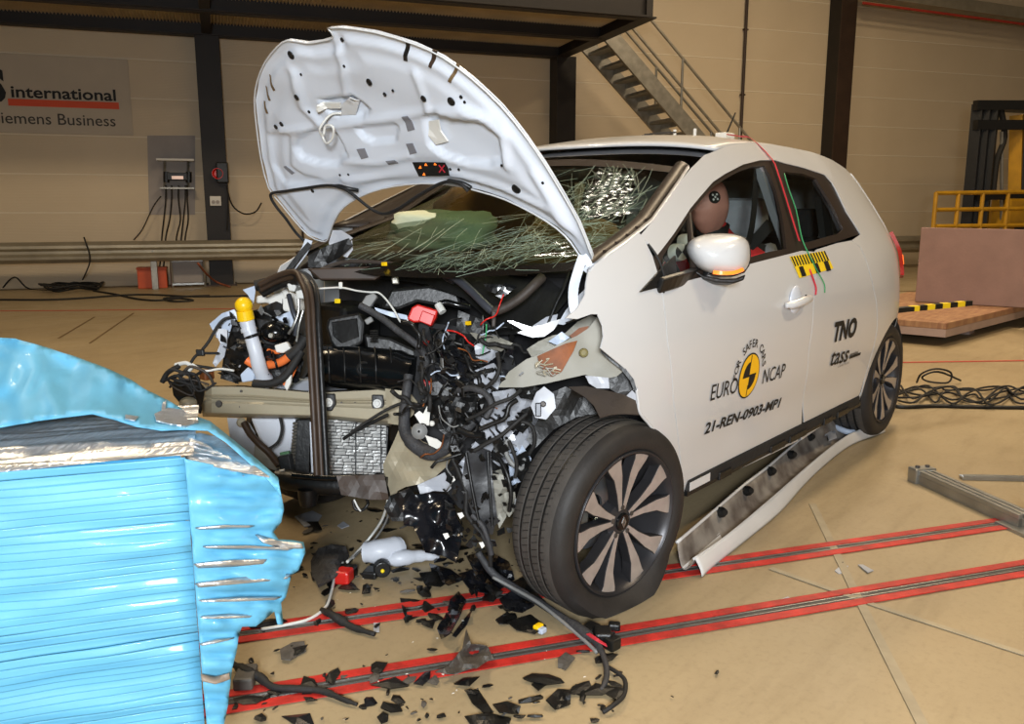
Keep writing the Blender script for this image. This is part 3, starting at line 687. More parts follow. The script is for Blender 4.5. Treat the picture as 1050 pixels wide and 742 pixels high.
m = MB(); m.tube([p+Vector((0, 0, .03)), p+Vector((-.13, 0, .19))], [.006, .004], 6); m.build('antenna_rod', 'black_plastic', a)
# tailgate and rear bumper
def tail(u, v):
    z = interp(u, [0, .25, .5, .7, .85, 1], [1.40, 1.15, .95, .70, .45, .22]); x = interp(u, [0, .25, .5, .7, .85, 1], [-2.66, -2.90, -3.08, -3.20, -3.22, -3.10]); s = 2*v-1
    xe = interp(z, [.22, .30, .5, .75, .98, 1.12, 1.25, 1.36, 1.42], [-2.94, -3.06, -3.10, -3.09, -3.0, -2.80, -2.70, -2.60, -2.5])
    return Vector((x+(xe-x)*abs(s)**3, sideY(xe, z)*s, z))
m = MB(); m.grid(tail, 20, 20); m.build('tailgate', 'paint', CAR, smooth=True, solid=.006)
m = MB(); m.grid(lambda u, v: tail(.03+.28*u, .12+.76*v)+Vector((-.008, 0, .004)), 6, 10); lab(m.build('rear_window', 'black_gloss', CAR, smooth=True), 'dark rear window')
# tail lamp
tl = [(x_+.07, z_) for x_, z_ in [(-2.83, 1.10), (-2.92, 1.06), (-3.0, .98), (-3.02, .90), (-2.98, .84), (-2.92, .86), (-2.90, .93), (-2.86, 1.0)]]
for sg in (1, -1):
    t_ = panel('tail_lamp', tl, 'lamp_red', CAR, .03, off=.028, th=.02, sg=sg)
    panel('lit_lens', [(-2.83, .97), (-2.885, .97), (-2.90, .93), (-2.855, .92)], 'lamp_lit', t_, .03, off=.032, th=.004, sg=sg)
# rear wheel well, underbody, sill
for sg in (1, -1):
    m = MB()
    m.grid(lambda u, v: Vector((-2.588+.35*math.cos(math.radians(-15+210*u)), sg*(.50+v*.30), .305+.35*math.sin(math.radians(-15+210*u)))), 16, 2)
    m.build('wheel_liner', 'underbody', CAR, smooth=True, solid=.004)
for sg in (1, -1):
    m = MB(); a0_, a1_ = (95, 175) if sg > 0 else (20, 175)
    m.grid(lambda u, v: Vector((-.02+.37*math.cos(math.radians(a0_+(a1_-a0_)*u)), sg*(.46+v*(.14 if sg > 0 else .28)), .335+.37*math.sin(math.radians(a0_+(a1_-a0_)*u)))), 16, 2)
    m.build('wheel_liner', 'underbody', CAR, smooth=True, solid=.004)
m = MB(); m.box((-1.28, 0, .235), (1.95, 1.36, .11)); m.box((-2.75, 0, .30), (.70, .95, .18)); m.box((-1.3, 0, .30), (2.0, 1.3, .10)); m.build('underbody', 'underbody', CAR)
for sg in (1, -1):
    m = MB(); m.beam((-.42, sg*.775, .268), (-2.2, sg*.775, .268), .07, .05); sl = m.build('sill', 'paint' if sg < 0 else 'underbody', CAR, bevel=.01)
    if sg > 0:
        m = MB(); m.beam((-.43, .806, .268), (-.58, .806, .268), .01, .03); m.build('sill_patch', 'paint', sl)
        m = MB(); m.beam((-.42, .795, .245), (-2.22, .795, .245), .025, .02); m.build('sill_flange', 'black_plastic', sl)
        for x in (-.70, -1.18, -1.36, -1.45, -1.75, -1.95):
            m = MB(); m.box((x, .806, .25), (.10+.05*math.sin(x*9), .02, .03)); m.build('sill_clip', 'black_plastic', sl, bevel=.004)
# door handle
a = S(803, 313); b = S(826, 304)
m = MB()
hp = [side3(a[0], a[1], .010), side3(a[0]*.8+b[0]*.2, a[1]*.75+b[1]*.25, .034), side3((a[0]+b[0])/2, (a[1]+b[1])/2+.004, .040), side3(a[0]*.2+b[0]*.8, a[1]*.2+b[1]*.8, .034), side3(b[0], b[1], .012)]
m.tube(hp, [.011, .016, .017, .015, .010], 10, 4); h = m.build('door_handle', 'paint', front_door, smooth=True)
c = S(815, 307); m = MB(); m.ball(side3(c[0], c[1], .003), .05, (1.15, .22, 1.15)); lab(m.build('handle_recess', 'paint_in', h, smooth=True), 'shallow round recess')
c = S(826, 303.5); m = MB(); m.cyl(side3(c[0], c[1], 0), side3(c[0], c[1], .020), .007, 10); m.build('lock_cylinder', 'black_plastic', h)

# windshield
A0 = [(603, 279), (624, 261), (641, 249), (655, 238), (668, 227), (682, 207), (696, 187), (706, 172)]
wsE = [on_y(p[0], p[1], .715-.135*(i/(len(A0)-1))**1.2) for i, p in enumerate(A0)]
def wsedge(t):
    i = t*(len(wsE)-1); k = min(int(i), len(wsE)-2); return wsE[k].lerp(wsE[k+1], i-k)
def ws(t, s, off=0.0):
    e = wsedge(t); k = 1-s*s
    bow = interp(t, [0, 1], [.17, .06]); rise = interp(t, [0, 1], [-.055, .052])
    return Vector((e.x+bow*k+off*.55, e.y*s, e.z+rise*k+off*.8))
m = MB(); m.grid(lambda u, v: ws(.05+.93*u, (2*v-1)*.97), 24, 40); wsh = m.build('windshield', 'shield_glass', CAR, smooth=True); lab(wsh, 'shattered windshield with spiderweb cracks')
mat('crack', '8f9f8a', .5, 0, .1, emit=0.0); mat('crack_fine', '75866f', .6)
g = random.Random(5)
def crackline(m, t, s, ang, ln, r, wig=.5):
    P = [ws(t, s, .004)]; k = max(3, int(ln/.025))
    for i in range(k):
        ang += g.uniform(-wig, wig)*.2; t += math.sin(ang)*ln/k/.75; s += math.cos(ang)*ln/k/.72
        if not (.05 < t < .96 and -.95 < s < .95): break
        P.append(ws(t, s, .004))
    if len(P) > 2: m.tube(P, r, 3, cap=False)
m = MB()
for (ct, cs, cnt, ln) in ((.38, .45, 8, .30), (.30, .72, 12, .28), (.62, .62, 14, .30), (.18, .30, 7, .45), (.75, .45, 6, .24), (.15, -.3, 2, .3)):
    for k in range(cnt):
        a = g.uniform(0, 2*PI); crackline(m, ct+g.uniform(-.03, .03), cs+g.uniform(-.03, .03), a, ln*g.uniform(.4, 1.1), .0005)
    for rr in (.04, .08, .13, .18):
        for k in range(8):
            a = g.uniform(0, 2*PI); crackline(m, ct+rr*math.sin(a)/.75, cs+rr*math.cos(a)/.72, a+PI/2, rr*g.uniform(.7, 1.6), .0006)
o = m.build('crack_lines', 'crack', wsh); o['kind'] = 'stuff'
m = MB(); g = random.Random(15); PT = []
for k in range(620):
    if k % 12 == 0: t, q = g.uniform(.06, .95), g.uniform(-.9, .93)
    else:
        ct, cs, sd = g.choice([(.32, .62, .10), (.55, .66, .12), (.20, .45, .09), (.14, .15, .06), (.40, .80, .09), (.72, .58, .10)]); t, q = ct+g.gauss(0, sd), cs+g.gauss(0, sd*1.3)
    if .06 < t < .95 and -.94 < q < .94: PT.append((q, t))
rs = delaunay_2d_cdt([Vector(p) for p in PT], [], [], 0, 1e-6)
for a, b in rs[1]:
    p, q = rs[0][a], rs[0][b]
    if (p-q).length < .14 and g.random() < .62: m.tube([ws(p.y, p.x, .003), ws(q.y, q.x, .003)], g.choice((.0003, .0004, .0007)), 3, cap=False)
o = m.build('crack_network', 'crack_fine', wsh); o['kind'] = 'stuff'
for sg in (1, -1):
    _o = [side3(*S(p[0]+1.0, p[1]+.5), .0) for p in A0]; m = MB(); m.grid(lambda u, v: (lambda a, b: Vector((a.x+(b.x-a.x)*v, sg*(a.y+(b.y-a.y)*v), a.z+(b.z-a.z)*v+.010*math.sin(PI*v))))(wsE[min(int(round(u*7)), 7)], _o[min(int(round(u*7)), 7)]), 7, 4) if sg > 0 else m.grid(lambda u, v: (lambda a, b: Vector((a.x+(b.x-a.x)*v, -(a.y+(b.y-a.y)*v), a.z+(b.z-a.z)*v)))(wsE[3+int(round(u*4))], _o[3+int(round(u*4))]), 4, 2); m.build('pillar_cap', 'paint' if sg > 0 else 'trim_dark', CAR, smooth=True, solid=.004)
# black band round the glass and the dark A-pillar strip
for nm, t0, t1, s0, s1, mt in (('top_band', .93, .985, -.97, .97, 'trim_dark'), ('lower_band', .03, .10, -.97, .97, 'black_gloss')):
    m = MB(); m.grid(lambda u, v: ws(t0+(t1-t0)*u, s0+(s1-s0)*v, .003), 3, 30); m.build(nm, mt, wsh, smooth=True)
for sg in (1, -1):
    m = MB(); m.grid(lambda u, v: ws(.0+1.0*u, sg*(.925+.075*v), .010+.012*math.sin(PI*v)), 30, 4); lab(m.build('pillar_trim', 'trim_dark', wsh, smooth=True, solid=.004), 'dark brown windshield edge strip')
    for k in range(5):
        q = ws(.14+.1*k, sg*1.0, .012); m = MB(); m.box(q, (.03, .01, .014)); m.build('trim_clip', 'trim_dark', wsh)
p0 = ws(.96, 0, .0); m = MB(); m.box(p0-Vector((.10, 0, .05)), (.12, .24, .05)); m.build('mirror_base', 'interior_black', CAR, bevel=.02)
# ------------------------------------------------------------------ wheels
def wheel(c, ax, up, name, flat=0.0, label=None, rad=.312, wid=.205, phase=0.0, spin=1):
    """wheel centre c (outer face plane), axle ax pointing outwards"""
    c = Vector(c); ax = Vector(ax).normalized(); up = Vector(up); up = (up-ax*up.dot(ax)).normalized(); fw = up.cross(ax)
    e = bpy.data.objects.new(name, None); COL.objects.link(e); e.parent = CAR; e.location = c-ORG[CAR.name]; ORG[e.name] = c.copy()
    if label: lab(e, label)
    def W(r, a, h): return c+(fw*math.cos(a)+up*math.sin(a))*r+ax*h
    # tyre
    rr = rad; hw = wid/2; ri = .228
    prof = [(ri, -.012), (ri+.012, .002), (.262, .008), (.288, .002), (.302, -.012), (rr-.004, -.03), (rr, -.045)]
    grooves = [-.045, -.062, -.066, -.072, -.076, -.102, -.106, -.112, -.116, -.142, -.146, -.152, -.156, -.170]
    for i, h in enumerate(grooves[1:]): prof.append((rr-(.009 if i % 4 in (1, 2) else 0), h))
    prof += [(rr-.006, -.185), (.296, -.200), (.27, -.208), (ri, -.195), (ri-.02, -.16), (ri-.02, -.04)]
    n = 120; m = MB(); M_ = len(prof); b = 0
    for k in range(n):
        a = 2*PI*k/n
        for (r, h) in prof:
            q = W(r, a, h)
            if flat and q.z < flat and r > .24:
                d = flat-q.z; q.z = .004+.002*max(0, r-.25)/.06 if q.z < .004 else q.z
                out = 1.0 if h > -.10 else -1.0
                t = min(1, d/.12); q += ax*out*.045*t*math.sin(PI*min(1, max(0, (r-.24)/.085)))
                q.z = max(q.z, .003)
            elif q.z < .003: q.z = .003
            m.v.append(tuple(q))
    for k in range(n):
        k2 = (k+1) % n
        for i in range(M_):
            j = (i+1) % M_; m.cur = 1 if i < 5 or i > M_-6 else 0; m.face((k*M_+i, k2*M_+i, k2*M_+j, k*M_+j))
    ty = m.build('tyre', ['tyre', 'tyre_side'], e, smooth=True, auto=35)
    # sipes across the tread
    m = MB()
    for k in range(84):
        a = 2*PI*k/84
        for (h0, h1, da) in ((-.05, -.066, .018), (-.076, -.10, .03), (-.116, -.14, .03), (-.156, -.18, .018)):
            q0 = W(rr+.0003, a, h0); q1 = W(rr+.0006, a+da, h1)
            if min(q0.z, q1.z) > .03: m.strip([q0, q1], .002, .0004, (q0-c-ax*(q0-c).dot(ax)).normalized())
    o = m.build('tread_sipes', 'black_plastic', ty); o['kind'] = 'stuff'
    for gh in (-.069, -.109, -.149):  # added black rings stand in for shade inside the modelled tread grooves
        m = MB()
        for k in range(96):
            A_ = 2*PI*k/96; B_ = 2*PI*(k+1)/96; q = [W(rr-.0012, A_, gh-.0035), W(rr-.0012, B_, gh-.0035), W(rr-.0012, B_, gh+.0035), W(rr-.0012, A_, gh+.0035)]
            if min(p.z for p in q) > .02: b_ = m.addv(q); m.face((b_, b_+1, b_+2, b_+3))
        m.build('groove_shade', 'black_plastic', ty)
    # rim barrel
    m = MB(); m.lathe([(.229, -.012), (.232, -.002), (.226, .002), (.218, -.006), (.208, -.03), (.200, -.09), (.198, -.16), (.205, -.19), (.222, -.195), (.226, -.18), (.208, -.15), (.21, -.03), (.22, -.015)], c, ax, 64, True); rim = m.build('rim', 'rim_dark', e, smooth=True, auto=40)
    m = MB(); m.lathe([(.2285, -.002), (.2315, .0005), (.229, .003), (.224, .0025)], c, ax, 64, True); m.build('rim_lip', 'rim_dark', rim, smooth=True)
    m = MB(); m.lathe([(.05, -.155), (.132, -.155), (.132, -.145), (.05, -.145)], c, ax, 48, True); m.build('brake_disc', 'disc', e)
    m = MB(); m.box(W(.115, math.radians(160), -.12), (.06, .13, .07), Matrix((ax, up, fw)).transposed()); m.build('brake_caliper', 'galv', e, bevel=.01)
    # five pairs of spokes
    for k in range(10):
        a0 = phase+2*PI*(k//2)/5+(-.235 if k % 2 else .235); a1 = phase+2*PI*(k//2)/5+(-.30 if k % 2 else .30)
        ac = phase+2*PI*(k//2)/5+(-.19 if k % 2 else .19)
        m = MB(); st = [(.040, ac, .010, -.022), (.10, ac*.55+a0*.45, .0135, -.017), (.16, a0, .021, -.011), (.205, a1, .031, -.006), (.226, a1, .037, -.005)]
        for (r, a, hwid, h) in st:
            da = hwid/r
            for (aa, hh) in ((a-da, h), (a+da, h), (a+da*.8, h-.04), (a-da*.8, h-.04)): m.v.append(tuple(W(r, aa, hh)))
        for i in range(len(st)-1):
            for j in range(4): m.face((i*4+j, i*4+(j+1) % 4, i*4+4+(j+1) % 4, i*4+4+j))
        m.face((3, 2, 1, 0)); m.face((16, 17, 18, 19))
        o = m.build('spoke', 'rim_dark', rim, bevel=.002)
        m = MB()
        for i, (r, a, hwid, h) in enumerate(st):
            da = (hwid-.003)/r; b_ = m.addv([W(r, a-da, h+.0006), W(r, a+da, h+.0006)])
            if i: m.face((b_-2, b_-1, b_+1, b_))
        lab(m.build('spoke_face', 'rim_cut', rim, solid=.001, offset=1), 'machined spoke face')
    m = MB(); m.lathe([(0, -.020), (.034, -.022), (.056, -.032), (.060, -.07), (0, -.07)], c, ax, 40); m.build('hub', 'rim_dark', rim, smooth=True, auto=40)
    m = MB(); m.lathe([(0, -.0125), (.024, -.0125), (.028, -.016), (.029, -.02)], c, ax, 28); cap = m.build('center_cap', 'black_gloss', rim, smooth=True, auto=30)
    for sg in (-1, 1):
        m = MB(); m.prism([W(.0, PI/2, -.0122)+fw*sg*.003, W(.018, PI/2, -.0122)+fw*0, W(.010, 0 if sg > 0 else PI, -.0122), W(.018, -PI/2, -.0122)], ax*.0012); m.build('emblem', 'alu', rim)
    for k in range(4 if name == 'x' else 5):
        a = phase+2*PI*k/5; m = MB(); m.cyl(W(.047, a, -.030), W(.047, a, -.018), .0085, 6); m.build('wheel_bolt', 'slot', rim)
    return e
aw = Vector((math.sin(math.radians(7)), math.cos(math.radians(7)), 0)); camb = math.radians(-3)
aw = Vector((aw.x*math.cos(camb), aw.y*math.cos(camb), math.sin(camb)))
FWC = Vector((0.005, .832, .268))
wheel(FWC, aw, (0, 0, 1), 'front_wheel', .10, 'flat front wheel twisted outwards', phase=math.radians(92))
wheel((-2.588, .815, .312), (0, 1, 0), (0, 0, 1), 'rear_wheel', 0, None, phase=math.radians(75))
wheel((-2.588, -.815, .312), (0, -1, 0), (0, 0, 1), 'rear_wheel', 0, None)
wheel((0.0, -.80, .312), (0, -1, 0), (0, 0, 1), 'front_wheel', 0, None)
# ------------------------------------------------------------------ bonnet, mirror, decals, cabin
HV = Vector((.545, 0, .838)).normalized(); HN = Vector((.838, 0, -.545)).normalized(); HB = Vector((0.0, 0, 1.08))
def hoff(y, v):
    o = .055*(y/.65)**2
    if v > .42: o += .55*(v-.42)**2
    return o
def H(y, v, d=0.0): return HB+Vector((0, y, 0))+HV*v+HN*(hoff(y, v)+d)
def Hp(px, py):
    r = ray(px, py); y, v = 0.0, .4
    off = 0.0
    for _ in range(25):
        p0 = HB+HN*off; t = (p0-CAM).dot(HN)/r.dot(HN); X = CAM+r*t; y = X.y; v = (X-p0).dot(HV); off = hoff(y, v)
    return (y, v)
outl = [Hp(*p) for p in [(332, 32), (345, 31), (380, 36), (420, 48), (450, 62), (480, 84), (510, 112), (535, 143), (555, 172), (575, 205), (590, 232), (602, 262), (604, 268), (598, 271), (590, 264), (582, 252), (568, 238), (545, 223), (515, 208), (490, 200), (462, 193), (430, 191), (400, 194), (376, 200), (356, 210), (344, 221), (337, 235), (333, 248), (327, 250), (313, 244), (298, 228), (285, 212), (272, 195), (264, 165), (259, 130), (257, 105), (260, 85), (268, 66), (280, 51), (291, 44), (310, 47), (325, 45), (338, 41)]]
hood = MB()
pts, tri = fill2d(outl, .03)
hood.tris([H(y, v, -.028) for y, v in pts], [t for t in tri]); HOOD = hood.build('bonnet', 'paint', CAR, smooth=True, solid=.002); lab(HOOD, 'white bonnet bent upright, its stamped underside showing')
# stamped inner panel
def PX(l): return [Hp(*p) for p in l]
rec = [ # polygon, depth (into the panel, away from the viewer), soft width
 (PX([(302, 152), (306, 143), (318, 133), (332, 130), (342, 134), (350, 146), (356, 160), (345, 170), (325, 168), (308, 162)]), .020, .012),
 (PX([(365, 132), (375, 128), (405, 126), (408, 130), (405, 144), (398, 146), (380, 145), (370, 140)]), .016, .006),
 (PX([(435, 122), (440, 116), (452, 116), (470, 122), (492, 127), (506, 138), (514, 152), (515, 166), (500, 170), (478, 168), (455, 160), (440, 148)]), .022, .012),
 (PX([(328, 103), (362, 98), (380, 112), (372, 119), (350, 120), (338, 117)]), .022, .008),
 (PX([(272, 140), (296, 137), (298, 170), (312, 180), (330, 184), (315, 190), (290, 188), (276, 170)]), .012, .02),
]
ridge = [ # polylines raised towards the viewer
 (PX([(288, 134), (335, 131), (385, 124), (435, 115), (470, 111), (500, 122)]), .010, .012),
 (PX([(350, 165), (390, 168), (420, 160)]), .007, .01), (PX([(352, 186), (420, 184), (470, 182), (520, 196), (560, 215)]), .008, .012),
 (PX([(300, 75), (312, 110), (330, 128)]), .012, .02), (PX([(338, 42), (352, 70), (356, 100)]), .010, .015), (PX([(425, 75), (435, 98), (440, 112)]), .008, .014),
 (PX([(455, 118), (490, 118), (515, 140), (520, 170)]), .012, .014), (PX([(545, 180), (560, 205), (575, 235)]), .008, .015),
]
def dist_line(p, pl):
    best = 1e9
    for i in range(len(pl)-1):
        ax, ay = pl[i]; bx, by = pl[i+1]; dx, dy = bx-ax, by-ay; l = dx*dx+dy*dy; t = max(0, min(1, ((p[0]-ax)*dx+(p[1]-ay)*dy)/l)) if l else 0
        best = min(best, (p[0]-ax-t*dx)**2+(p[1]-ay-t*dy)**2)
    return math.sqrt(best)
def sst(x): x = max(0, min(1, x)); return x*x*(3-2*x)
def hin(y, v):
    e = dist_poly((y, v), outl); d = .016*sst((e-.022)/.03)+.010*sst((e-.07)/.05)
    for pl, dp, sw in rec: d -= dp*sst((sdist((y, v), pl)+sw*.5)/sw)
    for pl, ht, wd in ridge:
        q = dist_line((y, v), pl)
        if q < wd*2.5: d += ht*math.exp(-(q/wd)**2)
    d += .003*math.sin(y*17+v*9)*math.sin(v*21)
    return d
m = MB(); pts, tri = fill2d(outl, .0115)
m.tris([H(y, v, -.024+hin(y, v)) for y, v in pts], tri); INN = m.build('inner_panel', 'paint_in', HOOD, smooth=True)
# rolled edge
m = MB(); m.tube([H(y, v, -.018) for y, v in outl]+[H(*outl[0], -.018)], .003, 6, 2); m.build('hem_flange', 'paint', HOOD, smooth=True)
def hole(px, py, r, mt='slot', sx=1.0):
    y, v = Hp(px, py); d = hin(y, v)-.022; m = MB(); c = H(y, v, d)
    m.lathe([(0, .0015), (r*.8, .0015), (r, .0035), (r*1.15, .001)], c, HN, 14); m.build('drain_hole', mt, HOOD)
for q in ((296, 58, .012), (380, 83, .010), (308, 97, .009), (319, 113, .005), (290, 126, .008), (283, 130, .008), (437, 99, .009), (464, 103, .012), (472, 100, .005), (476, 105, .004), (395.5, 96, .006), (404, 92, .004), (346, 44, .006), (354, 67, .004), (529, 194, .014), (516, 168, .004), (461, 174, .004), (470, 174, .004), (349, 179, .004), (357, 179, .004), (555, 189, .004), (321, 195, .007), (309, 76, .004)):
    hole(*q, mt='black_plastic')
def patch(name, poly, mt, d, step=.03, th=.002, parent=None):
    pts, tri = fill2d(PX(poly), step); m = MB(); m.tris([H(y, v, hin(y, v)-.024+d) for y, v in pts], tri); return m.build(name, mt, parent or HOOD, solid=th, offset=1)
for pl, mt in (([(411, 46), (415, 47), (416, 64), (412, 63)], 'black_plastic'), ([(439, 54), (444, 55), (441, 71), (438, 69)], 'steel_brown'), ([(464, 68), (467, 70), (461, 86), (458, 84)], 'line_dark'),
               ([(272, 79), (274, 80), (281, 93), (279, 94)], 'line_dark'), ([(268, 91), (270, 92), (276, 104), (274, 104)], 'line_dark'), ([(267, 106), (269, 106), (274, 117), (272, 117)], 'line_dark')):
    patch('vent_slot', pl, mt, .0015, .01)
for pl in ([(367, 152), (375, 151), (379, 160), (372, 162)], [(417, 147), (424, 146), (428, 156), (421, 158)], [(397, 164), (406, 163), (408, 167), (399, 168)], [(414, 118), (420, 117), (426, 132), (419, 134)], [(289, 172), (292, 171), (301, 178), (298, 180)]):
    patch('stamped_slot', pl, 'cav_grey', .0015, .01)
lbm = patch('warning_label', [(422, 167), (457, 166), (461, 180), (428, 182)], 'ink', .003, .02, .001)
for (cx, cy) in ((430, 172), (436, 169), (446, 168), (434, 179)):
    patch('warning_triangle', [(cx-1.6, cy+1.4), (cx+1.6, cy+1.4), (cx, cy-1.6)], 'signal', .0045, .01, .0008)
for a, b in (((450, 169), (456, 177)), ((456, 169), (450, 177))):
    p0, p1 = [H(*Hp(*q), hin(*Hp(*q))-.0185) for q in (a, b)]; m = MB(); m.strip([p0, p1], .004, .001, HN); m.build('red_cross', 'tape_red', HOOD)
patch('foam_pad', [(438, 126), (448, 124), (450, 135), (458, 146), (446, 149), (439, 139)], 'white_plastic', .008, .02, .006)
patch('latch_plate', [(350, 107), (362, 97), (368, 103), (364, 118), (348, 119)], 'paint', .012, .012, .003)
patch('latch_roller', [(328, 105), (349, 105), (350, 110), (329, 111)], 'white_plastic', .016, .01, .008)
# striker loop
def hq(px, py, d=.02):
    y, v = Hp(px, py); return H(y, v, hin(y, v)-.024+d)
m = MB(); m.tube([hq(350, 116, .02), hq(341, 116, .035), hq(338, 124, .05), hq(339, 134, .055), hq(346, 138, .055), hq(351, 134, .05), hq(351, 123, .045), hq(343, 122, .045), hq(344, 129, .05)], .0042, 8, 4); m.build('striker_loop', 'white_plastic', HOOD, smooth=True)
# hinge arms
hR = H(*Hp(598, 262), .0); m = MB()
m.strip([hR, D(592, 280, dep(hR)-.02), D(588, 296, dep(hR)-.04), D(588, 312, dep(hR)-.05), D(592, 326, dep(hR)-.05)], .028, .006, -FW, 5); m.strip([hR, D(604, 272, dep(hR)), D(600, 279, dep(hR)+.01)], .02, .006, -FW, 4)
lab(m.build('hinge_arm', 'paint_in', HOOD, smooth=False), 'bent white hinge strap')
hL = H(*Hp(317, 246), 0); m = MB(); m.strip([hL, D(312, 258, dep(hL)), D(300, 274, dep(hL)+.02)], .03, .006, -FW, 4); m.build('hinge_arm', 'paint_in', HOOD)
m = MB(); m.strip([D(318, 250, dep(hL)-.02), D(306, 264, dep(hL)-.02), D(294, 280, dep(hL)-.02)], .022, .006, -FW, 4); m.build('hinge_cover', 'black_plastic', HOOD)
# washer hose
hz = [(312, 247, .0), (303, 238, .0), (293, 224, .02), (284, 213, .03), (278, 203, .03), (279, 198, .03), (292, 196, .03), (312, 193, .03), (335, 190, .03), (349, 192, .04), (360, 198, .06), (375, 210, .06), (386, 217, .06), (396, 219, .06), (410, 213, .06), (425, 203, .05), (440, 194, .05), (452, 188, .035), (463, 186, .03), (473, 189, .03), (480, 196, .03)]
dH = [dep(H(*Hp(a, b), .03+d)) for a, b, d in hz]
m = MB(); m.tube([D(a, b, q) for (a, b, d), q in zip(hz, dH)], .0055, 8, 4); m.build('washer_hose', 'rubber', HOOD, smooth=True)
m = MB(); m.tube([hq(345, 190, .012), hq(352, 188, .02), hq(360, 191, .02), hq(366, 196, .014)], .007, 8, 4); m.build('washer_nozzle', 'black_plastic', HOOD, smooth=True)
m = MB(); m.tube([hq(458, 187, .012), hq(466, 185, .02), hq(474, 189, .02), hq(481, 195, .014)], .007, 8, 4); m.build('washer_nozzle', 'black_plastic', HOOD, smooth=True)

# ---- door mirror
mc = side3(*S(735, 268), .13)
def mir(px, py, dd=0): return D(px, py, dep(mc)+dd)
mo = empty('door_mirror', mc); mo.parent = CAR; mo.location = mc-ORG[CAR.name]; lab(mo, 'white door mirror with lit indicator')
fr = [(703, 258), (704, 250), (710, 244), (722, 240), (738, 239), (755, 240), (765, 244), (769, 251), (769.5, 262), (768, 272), (763, 279), (752, 282.5), (738, 282), (722, 279), (710, 272)]
m = MB(); cx, cy = 736, 261; rings = []
for k, (sc, dd) in enumerate(((.02, -.105), (.35, -.100), (.62, -.085), (.82, -.062), (.94, -.032), (1.0, .0), (1.0, .03))):
    rings.append([mir(cx+(x-cx)*sc, cy+(y-cy)*sc, dd) for x, y in fr])
n = len(fr)
for r in rings: m.addv(r)
for i in range(len(rings)-1):
    for j in range(n): m.face((i*n+j, i*n+(j+1) % n, (i+1)*n+(j+1) % n, (i+1)*n+j))
m.face(range(n)); m.build('mirror_cap', 'paint', mo, smooth=True, sub=1)
m = MB(); m.prism([mir(cx+(x-cx)*1.0+1, cy+(y-cy)*1.02, .03) for x, y in fr], FW*.05); m.build('mirror_housing', 'black_plastic', mo, bevel=.006)
m = MB(); b1 = [(708, 275), (722, 282), (740, 285.5), (756, 285), (765, 281), (763, 287), (752, 290.5), (735, 289.5), (722, 286)]
m.prism([mir(x, y, -.03) for x, y in b1], FW*.07); m.build('lower_shell', 'black_plastic', mo, bevel=.005)
m = MB(); m.strip([mir(731, 279, -.070), mir(740, 280, -.078), mir(752, 279.5, -.075), mir(762, 276, -.055)], .012, .006, -FW, 4); lab(m.build('turn_signal', 'signal', mo), 'orange lit indicator strip')
ba = side3(*S(690, 281), .0); m = MB(); m.strip([side3(*S(672, 291), .004), side3(*S(690, 285), .012), mir(712, 279, .04), mir(722, 279, .0)], .05, .02, (0, .9, -.4), 4); m.build('mirror_foot', 'black_plastic', mo, bevel=.006)
m = MB(); m.prism([side3(*S(*q), .004) for q in ((654, 299), (668, 284), (680, 271), (690, 262), (691, 277), (694, 288), (672, 294.5))], (0, .006, 0)); m.build('corner_plate', 'black_plastic', CAR)
m = MB(); m.tube([side3(*S(664, 250), .002), side3(*S(670, 262), .012), side3(*S(675, 275), .014), side3(*S(679, 292), .014), side3(*S(679, 300), .004)], .0035, 6, 4); m.build('thin_wire', 'rubber', CAR)

# ---- decals on the flank
def flank_text(body, size, bold, px, py, name, mt, parent, ex=None, shear=0.0, off=.0035, sx=1.0):
    V, Fc = text_mesh(body, size, bold, 'LEFT', shear); x0, z0 = S(px, py); m = MB()
    if ex: sx = (x0-S(*ex)[0])/max(v[0] for v in V); z1 = S(*ex)[1]; dz = (z1-z0)/max(v[0] for v in V)
    else: dz = 0
    m.tris([side3(x0-v[0]*sx, z0+v[1]+dz*v[0], off) for v in V], [tuple(reversed(f)) for f in Fc]); o = m.build(name, mt, parent); o['kind'] = 'stuff'; return o
def disc2(cx, cz, r, a0, a1, n=20, off=.003, r0=0.0):
    V = [side3(cx, cz, off)] if not r0 else []
    m = MB(); A = [a0+(a1-a0)*i/n for i in range(n+1)]
    if not r0:
        b = m.addv([side3(cx, cz, off)]+[side3(cx-r*math.cos(a), cz+r*math.sin(a), off) for a in A]); [m.face((b, b+i+1, b+i+2)) for i in range(n)]
    else:
        b = m.addv([side3(cx-q*math.cos(a), cz+q*math.sin(a), off) for a in A for q in (r0, r)]); [m.face((b+2*i, b+2*i+1, b+2*i+3, b+2*i+2)) for i in range(n)]
    return m
cx, cz = S(767.5, 385); r = (S(767, 363)[1]-S(767, 407)[1])/2
disc2(cx, cz, r, 0, 2*PI, 40, .0028).build('target_disc', 'ink', front_door); disc2(cx, cz, r*.93, 0, 2*PI, 40, .0034).build('target_disc', 'decal_yellow', front_door)
disc2(cx, cz, r*.62, PI/2, PI, 12, .004).build('target_quadrant', 'ink', front_door); disc2(cx, cz, r*.62, -PI/2, 0, 12, .004).build('target_quadrant', 'ink', front_door)
for s_ in ((.004, r*.9), (r*.9, .004)):
    m = MB(); m.addv([side3(cx+a*s_[0]/1.4, cz+b*s_[1], .0042) for a, b in ((-1, -1), (1, -1), (1, 1), (-1, 1))]); m.face((0, 1, 2, 3)); m.build('target_line', 'ink', front_door)
txt = 'FOR SAFER CARS'
